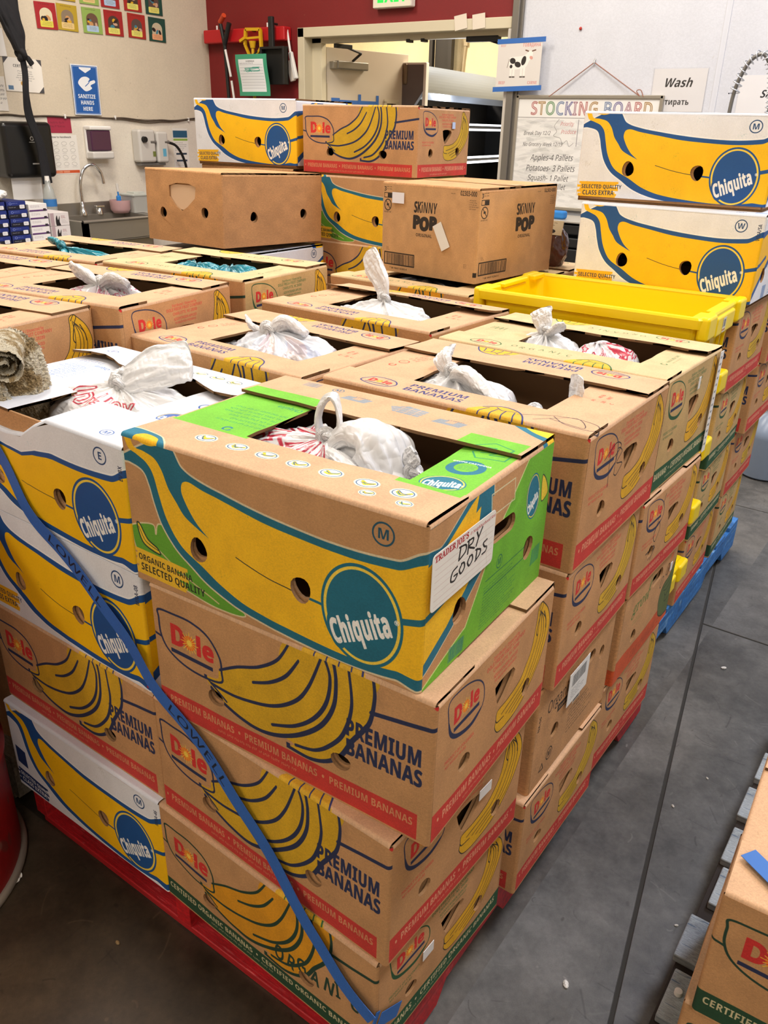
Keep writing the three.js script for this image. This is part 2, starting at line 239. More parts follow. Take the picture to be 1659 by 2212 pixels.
function bananaLines(c, w, h, ink, list, lw) { for (const [pts, k] of list) { for (let j = 0; j < 2; j++) { curve(c, pts.map(([a, b], i) => [a + j * 0.004 * Math.sin(Math.PI * i / (pts.length - 1)), b + j * 0.006]), w, h); fillS(c, null, ink, lw * k); } } }
const FB = [[0.281, 0.40], [0.35, 0.31], [0.43, 0.24], [0.5, 0.135], [0.545, -0.02], [0.815, -0.02], [0.822, 0.1], [0.81, 0.26], [0.785, 0.36], [0.75, 0.47], [0.715, 0.6], [0.67, 0.69], [0.61, 0.745], [0.535, 0.75], [0.555, 0.7], [0.5, 0.69], [0.42, 0.725], [0.34, 0.7], [0.28, 0.645], [0.24, 0.575], [0.219, 0.509], [0.27, 0.48]];
function doleFront({ organic = false, seed = 1, ban }) {
  const ink = organic ? '#1d3a2a' : NAVY, yel = ban || (organic ? '#d99413' : '#d3a51c'), band = organic ? '#20452b' : '#c53830';
  return canvasTex(1024, 480, (c, w, h) => {
    c.fillStyle = organic && seed > 50 ? KRAFTO : KRAFT; c.fillRect(0, 0, w, h);
    c.save(); c.translate(0, 0.02 * h);
    curve(c, FB, w, h, true, 0.45); fillS(c, yel);
    bananaLines(c, w, h, ink, [[[[0.281, 0.40], [0.35, 0.315], [0.43, 0.245], [0.5, 0.135], [0.545, -0.02]], 0.8], [[[0.41, 0.375], [0.47, 0.32], [0.53, 0.22], [0.575, 0.08]], 0.9], [[[0.24, 0.54], [0.34, 0.55], [0.47, 0.49], [0.56, 0.37], [0.61, 0.22], [0.65, 0.0]], 1], [[[0.476, 0.63], [0.56, 0.55], [0.63, 0.42], [0.67, 0.27], [0.68, 0.1], [0.66, -0.02]], 1.1], [[[0.24, 0.575], [0.29, 0.655], [0.36, 0.71], [0.44, 0.725], [0.52, 0.67], [0.6, 0.56], [0.66, 0.43], [0.695, 0.27], [0.7, 0.1], [0.69, -0.02]], 1.4], [[[0.56, 0.7], [0.63, 0.66], [0.69, 0.55], [0.73, 0.42], [0.752, 0.22], [0.74, 0.0]], 1.1], [[[0.535, 0.745], [0.61, 0.75], [0.67, 0.7], [0.72, 0.6], [0.755, 0.46], [0.79, 0.35], [0.812, 0.26], [0.822, 0.1], [0.815, -0.02]], 1.3], [[[0.22, 0.51], [0.3, 0.63]], 0.6]], w * 0.0075);
    c.fillStyle = ink; c.fillRect(0.525 * w, 0.715 * h, 0.014 * w, 0.045 * h); c.fillRect(0.212 * w, 0.495 * h, 0.012 * w, 0.03 * h);
    dBadge(c, w, h, [[0.032, 0.157], [0.1, 0.148], [0.17, 0.15], [0.24, 0.2], [0.282, 0.31], [0.288, 0.42], [0.281, 0.5], [0.2, 0.525], [0.12, 0.505], [0.06, 0.44], [0.033, 0.34], [0.03, 0.22]], ink, w * 0.0075, [0.072, 0.225, 0.185, 0.165], [0.074, 0.415, 0.178, 0.03]);
    curve(c, [[-0.02, 0.34], [0.01, 0.35], [0.033, 0.36]], w, h); fillS(c, null, ink, w * 0.008);
    curve(c, [[0.815, 0.21], [0.9, 0.185], [1.02, 0.15]], w, h); fillS(c, null, ink, w * 0.013);
    if (organic) { const s = 'ORGANIC'; [...s].forEach((q, i) => { for (const st of [0, 5]) text(c, q, (0.575 + i * 0.054) * w, (0.665 - 0.015 * i + 0.012 * Math.sin(i * 2.4)) * h, 96, ink, { rot: 0.05 + 0.16 * Math.sin(i * 2.2), font: 'normal', sx: 0.66, stroke: st }); }); }
    else { for (const [s, v] of [['PREMIUM', 0.43], ['BANANAS', 0.57]]) { text(c, s, 0.735 * w, v * h, 0.155 * h, NAVY, { sx: s === 'PREMIUM' ? 0.685 : 0.7 }); text(c, s, 0.735 * w, v * h, 0.155 * h, NAVY, { sx: s === 'PREMIUM' ? 0.685 : 0.7, stroke: 3 }); } }
    c.restore();
    const b0 = 0.795; c.fillStyle = band; if (organic) c.fillRect(0, b0 * h, w, (0.985 - b0) * h); else { c.fillRect(0.008 * w, b0 * h, 0.955 * w, (0.985 - b0) * h); poly(c, [[0.985, 0.0], [1.01, 0.0], [1.01, 0.09]], w, h); fillS(c, RED); }
    const tan = organic ? '#cdbf95' : '#d08d62', s = organic ? 'CERTIFIED ORGANIC BANANAS  •  CERTIFIED ORGANIC BANANAS' : '•  PREMIUM BANANAS  •  PREMIUM BANANAS  •  PREMIUM BANANAS';
    c.font = `bold ${0.082 * h}px sans-serif`; const tw = c.measureText(s).width; text(c, s, 0.02 * w, (b0 + 0.097) * h, 0.082 * h, tan, { sx: 0.93 * w / tw }); smallPrint(c, 0.25 * w, (b0 + 0.125) * h, 0.4 * w, 0.045 * h, 1, tan, 4);
    scuff(c, w, h, 7, '#4b4328', seed + 3); wear(c, w, h, 36, '#8a6a3a', seed + 1);
  }, 0.095, seed);
}
function doleSide({ organic = false, seed = 1, marker = 0, ban }) {
  const ink = organic ? '#24502f' : NAVY, band = organic ? '#215231' : '#c53a30', rtx = organic ? '#55703f' : '#c8503c', yel = ban || (organic ? '#e0a818' : '#dba716');
  return canvasTex(800, 500, (c, w, h) => {
    c.fillStyle = organic && seed < 60 ? KRAFTO : KRAFT; c.fillRect(0, 0, w, h);
    curve(c, [[0.83, 0.075], [0.86, 0.05], [0.885, 0.075], [0.935, 0.15], [0.965, 0.23], [0.978, 0.32], [0.96, 0.42], [0.91, 0.53], [0.83, 0.63], [0.75, 0.7], [0.67, 0.735], [0.58, 0.745], [0.515, 0.725], [0.482, 0.66], [0.485, 0.6], [0.49, 0.535], [0.58, 0.53], [0.68, 0.5], [0.755, 0.43], [0.8, 0.35], [0.82, 0.24], [0.828, 0.15]], w, h, true, 0.45); fillS(c, yel, '#2b2620', 3.5);
    for (const k of [0.2, 0.47, 0.66, 0.86]) { curve(c, [[0.845 + k * 0.03, 0.1 + k * 0.04], [0.835 + k * 0.11, 0.24], [0.81 + k * 0.14, 0.36 + k * 0.03], [0.7 + k * 0.18, 0.52 + k * 0.06], [0.5 + k * 0.17, 0.575 + k * 0.15]], w, h, false); fillS(c, null, '#2b2620', 3.5); }
    curve(c, [[0.84, 0.1], [0.862, 0.055], [0.88, 0.075], [0.862, 0.125]], w, h); fillS(c, null, '#2b2620', 4); curve(c, [[0.484, 0.6], [0.5, 0.635], [0.56, 0.645]], w, h); fillS(c, null, '#2b2620', 4); curve(c, [[0.86, 0.14], [0.84, 0.26], [0.852, 0.3]], w, h); fillS(c, null, '#2b2620', 5); curve(c, [[0.9, 0.15], [0.93, 0.24], [0.935, 0.3]], w, h); fillS(c, null, '#2b2620', 5);
    const bp = [[0.094, 0.083], [0.183, 0.074], [0.276, 0.11], [0.34, 0.18], [0.36, 0.27], [0.345, 0.35], [0.27, 0.405], [0.17, 0.385], [0.11, 0.32], [0.092, 0.2]];
    dBadge(c, w, h, bp, ink, 5, [0.124, 0.155, 0.2, 0.12], [0.132, 0.293, 0.19, 0.026]);
    curve(c, [[0.345, 0.35], [0.27, 0.405], [0.17, 0.385], [0.11, 0.32], [0.095, 0.22], [0.12, 0.31], [0.175, 0.365], [0.26, 0.385]], w, h, true); fillS(c, ink, ink, 3);
    for (const [s, v, z] of [['Distributed / Dissected by', 0.115, 17], ['DOLE FRESH FRUIT COMPANY', 0.155, 22], ['CHARLOTTE, NC 28280', 0.195, 20], ['AZOXYSTROBIN APPLIED', 0.245, 17], ['TO MAINTAIN FRESHNESS', 0.28, 15]]) text(c, s, 0.54 * w, v * h, z, rtx, { align: 'center', font: 'bold', sx: 0.86 });
    text(c, 'PRODUCT OF COLOMBIA', 0.08 * w, 0.5 * h, 17, rtx, { sx: 0.85 }); text(c, 'NET WEIGHT 40 LBS', 0.085 * w, 0.535 * h, 15, rtx, { sx: 0.85 });
    const b0 = 0.79; c.fillStyle = band; if (organic) c.fillRect(0, b0 * h, w, (0.985 - b0) * h); else c.fillRect(0.012 * w, b0 * h, 0.99 * w, (0.985 - b0) * h);
    const tan = organic ? '#d3c49a' : '#dd9a78', s = organic ? 'BANANAS  •  CERTIFIED ORGANIC BANANAS' : '•  PREMIUM BANANAS  •  PREMIUM BANANAS  •'; c.font = `bold ${0.085 * h}px sans-serif`; const tw = c.measureText(s).width; text(c, s, 0.05 * w, (b0 + 0.1) * h, 0.085 * h, tan, { sx: 0.9 * w / tw }); smallPrint(c, 0.25 * w, (b0 + 0.128) * h, 0.45 * w, 0.045 * h, 1, tan, 4);
    if (marker === 1) { curve(c, [[0.27, 0.22], [0.28, 0.5]], w, h); fillS(c, null, '#241c22', 4); curve(c, [[0.21, 0.27], [0.33, 0.2], [0.4, 0.25], [0.33, 0.3]], w, h); fillS(c, null, '#241c22', 4); curve(c, [[0.345, 0.44], [0.36, 0.26], [0.42, 0.3], [0.365, 0.36], [0.44, 0.4], [0.38, 0.46], [0.345, 0.44]], w, h); fillS(c, null, '#241c22', 4); }
    if (marker === 2) { curve(c, [[0.37, 0.1], [0.3, 0.3], [0.25, 0.48], [0.29, 0.56], [0.34, 0.45], [0.3, 0.36], [0.24, 0.5]], w, h); fillS(c, null, '#241c22', 4); curve(c, [[0.16, 0.62], [0.24, 0.6], [0.29, 0.62], [0.22, 0.72], [0.3, 0.63], [0.26, 0.74]], w, h); fillS(c, null, '#241c22', 7); }
    scuff(c, w, h, 4, '#4b4328', seed + 3); wear(c, w, h, 24, '#8a6a3a', seed + 1);
  }, 0.095, seed);
}
function doleTop({ organic = false, seed = 1, marker = false }) {
  const ink = organic ? '#2f6236' : '#2f356e', rtx = organic ? '#4f7a4a' : '#c8442f';
  return canvasTex(1024, 760, (c, w, h) => {
    c.fillStyle = organic && seed < 60 ? KRAFTO2 : KRAFT2; c.fillRect(0, 0, w, h);
    for (let k = 0; k < 2; k++) {
      c.save(); if (k) { c.translate(w, h); c.rotate(Math.PI); }
      curve(c, [[0.135, 0.9], [0.17, 0.85], [0.24, 0.86], [0.272, 0.91], [0.255, 0.955], [0.2, 0.965], [0.14, 0.94]], w, h, true); fillS(c, null, ink, 5.5); sunWord(c, 0.155 * w, 0.878 * h, 0.1 * w, 0.05 * h);
      c.fillStyle = NAVY; c.fillRect(0.155 * w, 0.935 * h, 0.1 * w, 5);
      if (organic) [...'ORGANIC'].forEach((q, i) => text(c, q, (0.31 + i * 0.042) * w, (0.9 + Math.sin(i * 1.3) * 0.012) * h, 42, ink, { font: 'normal', rot: Math.sin(i * 1.9) * 0.12, sx: 1 }));
      else { text(c, 'PREMIUM', 0.31 * w, 0.885 * h, 47, ink, { sx: 1.05 }); text(c, 'BANANAS', 0.31 * w, 0.945 * h, 47, ink, { sx: 1.07 }); }
      curve(c, [[0.6, 1.02], [0.6, 0.965], [0.63, 0.915], [0.67, 0.885], [0.72, 0.895], [0.755, 0.935], [0.78, 0.985], [0.79, 1.02]], w, h, true); fillS(c, '#d7a92b'); curve(c, [[0.62, 0.93], [0.67, 0.88], [0.725, 0.895], [0.76, 0.94], [0.79, 1.02]], w, h); fillS(c, null, ink, 6); for (let i = 0; i < 4; i++) { curve(c, [[0.64 + i * 0.03, 0.925], [0.63 + i * 0.036, 0.965], [0.625 + i * 0.042, 1.01]], w, h); fillS(c, null, ink, 4.5); } curve(c, [[0.66, 0.905], [0.69, 0.93], [0.73, 0.91]], w, h); fillS(c, null, ink, 4);
      c.restore();
    }
    c.save(); c.translate(0.1 * w, 0.5 * h); if (organic) { c.strokeStyle = rtx; c.lineWidth = 3; for (let j = 0; j < 3; j++) for (let i = 0; i < 3; i++) c.strokeRect(-40 + i * 24, -40 + j * 16, 22, 14); smallPrint(c, -40, 20, 90, 40, 3, rtx, 8); } else { c.rotate(-1.2); c.beginPath(); c.arc(0, 0, 20, 0, 7); fillS(c, null, rtx, 4); smallPrint(c, -12, -10, 25, 20, 3, rtx, 2); smallPrint(c, 40, -25, 110, 60, 3, rtx, 9); c.beginPath(); c.arc(-60, 8, 13, 0.4, 5.4); fillS(c, null, rtx, 6); } c.restore();
    c.save(); c.translate(0.9 * w, 0.5 * h); if (organic) { c.rotate(-1.57); text(c, 'HANDLE WITH CARE', -70, 6, 20, rtx, { sx: 0.8 }); c.beginPath(); c.arc(-110, 0, 12, 0.4, 5.4); fillS(c, null, rtx, 6); smallPrint(c, -70, 18, 120, 14, 1, rtx, 3); } else for (const [x, y, s] of [[-30, -40, '40 lb'], [-36, 10, 'A1'], [0, 10, '28'], [0, -40, 'NET'], [30, 8, 'C']]) text(c, s, x, y, 19, rtx, { rot: -1.5 }); c.restore();
    if (marker) { curve(c, [[0.74, 0.93], [0.86, 0.84], [0.98, 0.86], [0.99, 0.94], [0.9, 0.93], [0.84, 0.86]], w, h); fillS(c, null, '#3a3034', 3); curve(c, [[0.8, 0.95], [0.9, 0.83], [0.96, 0.93], [0.84, 0.9]], w, h); fillS(c, null, '#3a3034', 3); }
    wear(c, w, h, 40, '#8a6a3a', seed + 1);
  }, 0.09, seed + 40);
}
function organicMarketSide() {
  return canvasTex(640, 400, (c, w, h) => {
    c.fillStyle = KRAFT; c.fillRect(0, 0, w, h); const k = '#231d16';
    text(c, 'Organic', 0.13 * w, 0.34 * h, 62, k, { font: 'normal', sx: 0.8 }); c.fillStyle = k; c.fillRect(0.26 * w, 0.37 * h, 0.2 * w, 0.07 * h); text(c, 'Marketside', 0.272 * w, 0.425 * h, 20, KRAFT, { sx: 0.95 });
    text(c, 'NA-06', 0.055 * w, 0.42 * h, 20, k, { rot: -1.5 }); c.fillStyle = '#e6ddd0'; c.fillRect(0.47 * w, 0.47 * h, 0.1 * w, 0.1 * h); barcode(c, 0.48 * w, 0.48 * h, 0.08 * w, 0.08 * h, k, 3);
    smallPrint(c, 0.44 * w, 0.6 * h, 0.35 * w, 0.26 * h, 7, k, 5); ringLetter(c, 'M', 0.22 * w, 0.8 * h, 22, k); c.beginPath(); c.moveTo(0.11 * w, 0.88 * h); c.lineTo(0.14 * w, 0.82 * h); c.lineTo(0.16 * w, 0.89 * h); c.closePath(); fillS(c, null, k, 4);
    scuff(c, w, h, 14, '#b98c2a', 3); wear(c, w, h, 40, '#8a6a3a', 8);
  }, 0.13, 91);
}
function growSide() {
  return canvasTex(640, 400, (c, w, h) => {
    c.fillStyle = KRAFT; c.fillRect(0, 0, w, h);
    c.fillStyle = '#c8552a'; c.fillRect(0, 0.74 * h, w, 0.26 * h); c.globalAlpha = 0.3; text(c, 'produce', 0.25 * w, 0.93 * h, 66, '#8d3a1c', { font: 'italic bold', sx: 1.4 }); c.globalAlpha = 1;
    curve(c, [[0.74, 0.72], [0.72, 0.55], [0.78, 0.45], [0.88, 0.42], [0.97, 0.3], [1.03, 0.2], [1.03, 0.85], [0.9, 0.92], [0.78, 0.84]], w, h, true); fillS(c, '#5b6636', '#2c351f', 6); for (let i = 0; i < 4; i++) { curve(c, [[0.78 + i * 0.03, 0.5 + i * 0.05], [0.88, 0.5 + i * 0.08], [1.0, 0.42 + i * 0.1]], w, h); fillS(c, null, '#2f3a22', 4); }
    text(c, 'grow', 0.16 * w, 0.33 * h, 74, '#5d7439', { font: 'italic bold', sx: 0.95, face: 'serif' }); for (let i = 0; i < 4; i++) { curve(c, [[0.4, 0.28], [0.44 + i * 0.012, 0.16], [0.46 + i * 0.03, 0.08 + i * 0.025]], w, h); fillS(c, null, '#5d7439', 3); }
    for (const [u, v] of [[0.7, 0.36], [0.8, 0.28]]) { c.beginPath(); c.ellipse(u * w, v * h, 20, 26, 0.2, 0, 7); fillS(c, null, '#4b3a26', 5); smallPrint(c, u * w - 10, v * h - 12, 20, 26, 3, '#4b3a26', 4); }
    c.fillStyle = '#d9703f'; c.globalAlpha = 0.75; for (const [u, v] of [[0.84, 0.08], [0.86, 0.17]]) { c.beginPath(); c.ellipse(u * w, v * h, 26, 15, -0.3, 0, 7); c.fill(); } c.globalAlpha = 1; smallPrint(c, 0.2 * w, 0.42 * h, 0.2 * w, 0.06 * h, 2, '#7a8a4a', 6);
    scuff(c, w, h, 6, '#4b4328', 4);
  }, 0.12, 93);
}
function growFront() { return canvasTex(512, 256, (c, w, h) => { c.fillStyle = KRAFT; c.fillRect(0, 0, w, h); curve(c, [[0.8, 0.9], [0.84, 0.55], [0.8, 0.2], [0.9, 0.12], [0.96, 0.3], [0.92, 0.55], [0.95, 0.75], [0.88, 0.95]], w, h, true); fillS(c, '#39452a', '#20261a', 6); c.fillStyle = '#c8552a'; c.fillRect(0, 0.82 * h, w, 0.18 * h); }, 0.12, 94); }
function popFace(sticker) {
  return canvasTex(900, 660, (c, w, h) => {
    c.fillStyle = '#bd9263'; c.fillRect(0, 0, w, h); const k = '#2a2119', cx = sticker ? 0.47 : 0.57;
    text(c, 'SK', (cx - 0.115) * w, 0.3 * h, 100, k, { sx: 0.58, align: 'left', font: 'normal', stroke: 8 }); text(c, 'SKiNNY', cx * w, 0.3 * h, 104, k, { sx: 0.58, align: 'center' });
    for (const [s, dx, dy] of [['P', -0.085, 0], ['O', 0, 0.012], ['P', 0.088, -0.004]]) { text(c, s, (cx + dx) * w, (0.475 + dy) * h, 122, k, { align: 'center', stroke: 14 }); text(c, s, (cx + dx) * w, (0.475 + dy) * h, 122, k, { align: 'center' }); } c.beginPath(); c.ellipse(cx * w, 0.422 * h, 10, 20, 0, 0, 7); fillS(c, '#bd9263');
    text(c, 'ORIGINAL', cx * w, 0.56 * h, 33, k, { align: 'center', sx: 0.95 });
    text(c, '3', 0.02 * w, 0.1 * h, 44, k); smallPrint(c, 0.05 * w, 0.045 * h, 0.06 * w, 0.05 * h, 2, k, 4); c.strokeStyle = k; c.lineWidth = 5; c.strokeRect(0.025 * w, 0.12 * h, 0.085 * w, 0.05 * h); c.fillStyle = k; c.fillRect(0.06 * w, 0.125 * h, 0.048 * w, 0.042 * h);
    c.beginPath(); c.ellipse(0.065 * w, 0.25 * h, 33, 39, 0, 0, 7); fillS(c, null, k, 7); c.beginPath(); c.moveTo(0.045 * w, 0.21 * h); c.lineTo(0.087 * w, 0.285 * h); fillS(c, null, k, 6); c.fillStyle = k; c.fillRect(0.052 * w, 0.235 * h, 22, 16); text(c, 'DO NOT CUT', 0.025 * w, 0.335 * h, 12, k);
    text(c, '02303-000', 0.97 * w, 0.085 * h, 46, k, { align: 'right', sx: 0.66 }); smallPrint(c, 0.72 * w, 0.065 * h, 0.06 * w, 0.02 * h, 1, k, 6); smallPrint(c, 0.905 * w, 0.12 * h, 0.07 * w, 0.11 * h, 5, k, 8);
    c.strokeStyle = k; c.lineWidth = 9; c.strokeRect(0.04 * w, 0.78 * h, 0.33 * w, 0.135 * h); barcode(c, 0.06 * w, 0.79 * h, 0.3 * w, 0.118 * h, k, 6); text(c, '* 08 18421 02303 4', 0.1 * w, 0.965 * h, 18, k, { sx: 1.1 }); c.fillStyle = k; c.fillRect(-2, 0.875 * h, 0.02 * w, 0.05 * h); smallPrint(c, 0.06 * w, 0.715 * h, 0.03 * w, 0.045 * h, 3, k, 2); if (sticker) { smallPrint(c, 0.88 * w, 0.8 * h, 0.035 * w, 0.05 * h, 3, k, 3); c.fillRect(0.975 * w, 0.88 * h, 0.03 * w, 0.05 * h); }
    wear(c, w, h, 20, '#8a6a3a', 5);
  }, 0.1, sticker ? 12 : 13);
}
const kraftTex = canvasTex(512, 512, (c, w, h) => { c.fillStyle = KRAFT; c.fillRect(0, 0, w, h); wear(c, w, h, 40, '#8a6a3a', 3); }, 0.12, 17);
const M = {
  kraft: std(0xffffff, 0.86, { map: kraftTex }), inside: std(0x84623f, 0.92), edge: std(0xa07850, 0.95), dark: std(0x161310, 0.9),  // inside: kraft darkened, the shade within the cartons put into its colour
  steel: std(0xb9b7b2, 0.32, { metalness: 0.9 }), chrome: std(0xd8d8d8, 0.12, { metalness: 1 }), black: std(0x151515, 0.55), blackShiny: std(0x121212, 0.3), white: std(0xe8e6e2, 0.6),
  paper: std(0xf2f0ec, 0.75), blueTape: std(0x2f66b0, 0.6),
};
const cardMat = (t) => [new THREE.MeshStandardMaterial({ map: t, roughness: 0.8 }), M.inside, M.edge];
// ------------------------------------------------------------------ corrugated cartons
const TH = 0.005, RC = 0.006;
const ell = (cx, cy, rx, ry, n = 16, ph = 0) => Array.from({ length: n }, (_, i) => { const a = i / n * 2 * Math.PI, k = 1 + 0.05 * Math.sin(3 * a + ph); return [cx + rx * k * Math.cos(a), cy + ry * k * Math.sin(a)]; });
const slot = (cx, cy, w, h) => { const p = [], r = h / 2; for (let i = 0; i <= 8; i++) { const a = -Math.PI / 2 + i / 8 * Math.PI; p.push([cx + w / 2 - r + r * Math.cos(a), cy + r * Math.sin(a)]); } for (let i = 0; i <= 8; i++) { const a = Math.PI / 2 + i / 8 * Math.PI; p.push([cx - w / 2 + r + r * Math.cos(a), cy + r * Math.sin(a)]); } return p; };
function panelGeo(w, h, { W = w, H = h, y0 = 0, t = TH, holes = [], arcs = false, bulge = 0.002, seed = 1, warp = null } = {}) {
  const nx = Math.max(3, Math.round(w / 0.045)), ny = Math.max(2, Math.round(h / 0.045));
  const dz = (x, y) => { const a = (x + w / 2) / w, b = y / h, e = Math.min(1, 7 * Math.min(a, 1 - a)) * Math.min(1, 5 * Math.min(b, 1 - b)); return bulge * Math.sin(Math.PI * clamp(a)) * Math.sin(Math.PI * clamp(b)) + (fbm(x * 9 + 3, y * 11 + 7, seed, 3) - 0.45) * 0.007 * clamp(e) + (vnoise(x * 7, y * 9, seed + 3) - 0.5) * 0.0012; };
  const pos = [], uv = [], I = [[], [], []];
  const wp = (x, y) => (warp ? warp(x, y) : [x, y]);
  const vert = (x, y, z) => { const [X, Y] = wp(x, y); pos.push(X, Y, z + dz(x, y)); uv.push(x / W + 0.5, (y + y0) / H); return pos.length / 3 - 1; };
  const xs = (i) => -w / 2 + i / nx * w, ys = (j) => j / ny * h;
  let blocks = holes.map((p) => { const X = p.map((q) => q[0]), Y = p.map((q) => q[1]), e = 0.002; return { i0: clamp(Math.floor((Math.min(...X) - e + w / 2) / w * nx), 0, nx - 1), i1: clamp(Math.ceil((Math.max(...X) + e + w / 2) / w * nx), 1, nx), j0: clamp(Math.floor((Math.min(...Y) - e) / h * ny), 0, ny - 1), j1: clamp(Math.ceil((Math.max(...Y) + e) / h * ny), 1, ny), holes: [p] }; });
  for (let again = true; again;) { again = false; for (let a = 0; a < blocks.length && !again; a++) for (let b = a + 1; b < blocks.length; b++) { const A = blocks[a], B = blocks[b]; if (A.i0 < B.i1 && B.i0 < A.i1 && A.j0 < B.j1 && B.j0 < A.j1) { A.i0 = Math.min(A.i0, B.i0); A.i1 = Math.max(A.i1, B.i1); A.j0 = Math.min(A.j0, B.j0); A.j1 = Math.max(A.j1, B.j1); A.holes.push(...B.holes); blocks.splice(b, 1); again = true; break; } } }
  const inBlock = (i, j) => blocks.some((b) => i >= b.i0 && i < b.i1 && j >= b.j0 && j < b.j1);
  for (const side of [0, 1]) {
    const z = side ? -t : 0, id = {}, N = (i, j) => id[i + ',' + j] ?? (id[i + ',' + j] = vert(xs(i), ys(j), z));
    const tri = (a, b, c) => (side ? I[1].push(a, c, b) : I[0].push(a, b, c));
    for (let i = 0; i < nx; i++) for (let j = 0; j < ny; j++) if (!inBlock(i, j)) { const a = N(i, j), b = N(i + 1, j), c = N(i + 1, j + 1), d = N(i, j + 1); tri(a, b, c); tri(a, c, d); }
    for (const b of blocks) {
      const ring = [], nodes = [];
      for (let i = b.i0; i < b.i1; i++) nodes.push([i, b.j0]); for (let j = b.j0; j < b.j1; j++) nodes.push([b.i1, j]); for (let i = b.i1; i > b.i0; i--) nodes.push([i, b.j1]); for (let j = b.j1; j > b.j0; j--) nodes.push([b.i0, j]);
      const ids = nodes.map(([i, j]) => { ring.push(new THREE.Vector2(xs(i), ys(j))); return N(i, j); });
      const hs = b.holes.map((p) => p.map((q) => new THREE.Vector2(...q)).reverse());
      for (const p of hs) for (const q of p) ids.push(vert(q.x, q.y, z));
      for (const [a, c, d] of THREE.ShapeUtils.triangulateShape(ring, hs)) tri(ids[a], ids[c], ids[d]);
    }
    if (arcs && !side) for (const s of [-1, 1]) for (let j = 0; j < ny; j++) for (let k = 0; k < 4; k++) {
      const q = [[k, j], [k + 1, j], [k + 1, j + 1], [k, j + 1]].map(([kk, jj]) => { const a = kk / 4 * Math.PI / 2, key = 'a' + s + kk + ',' + jj; if (kk === 0) return N(s > 0 ? nx : 0, jj); if (id[key] === undefined) { id[key] = vert(s * w / 2, ys(jj), -RC + RC * Math.cos(a)); pos[id[key] * 3] += s * RC * Math.sin(a); uv[id[key] * 2] = clamp(0.5 + s * (w / 2 + RC * Math.sin(a)) / W, 0.001, 0.999); } return id[key]; });
      if (s > 0) { tri(q[0], q[1], q[2]); tri(q[0], q[2], q[3]); } else { tri(q[0], q[2], q[1]); tri(q[0], q[3], q[2]); }
    }
  }
  const wall = (p, q) => { const a = vert(p[0], p[1], 0), b = vert(q[0], q[1], 0), c = vert(q[0], q[1], -t), d = vert(p[0], p[1], -t); I[2].push(a, d, b, b, d, c); };
  for (let i = 0; i < nx; i++) { wall([xs(i), 0], [xs(i + 1), 0]); wall([xs(i + 1), h], [xs(i), h]); }
  if (!arcs) for (let j = 0; j < ny; j++) { wall([w / 2, ys(j)], [w / 2, ys(j + 1)]); wall([-w / 2, ys(j + 1)], [-w / 2, ys(j)]); }
  for (const p of holes) for (let i = 0; i < p.length; i++) wall(p[(i + 1) % p.length], p[i]);
  const g = new THREE.BufferGeometry(); g.setAttribute('position', new THREE.Float32BufferAttribute(pos, 3)); g.setAttribute('uv', new THREE.Float32BufferAttribute(uv, 2));
  g.setIndex([...I[0], ...I[1], ...I[2]]); let s0 = 0; I.forEach((a, k) => { g.addGroup(s0, a.length, k); s0 += a.length; }); g.computeVertexNormals(); return g;
}
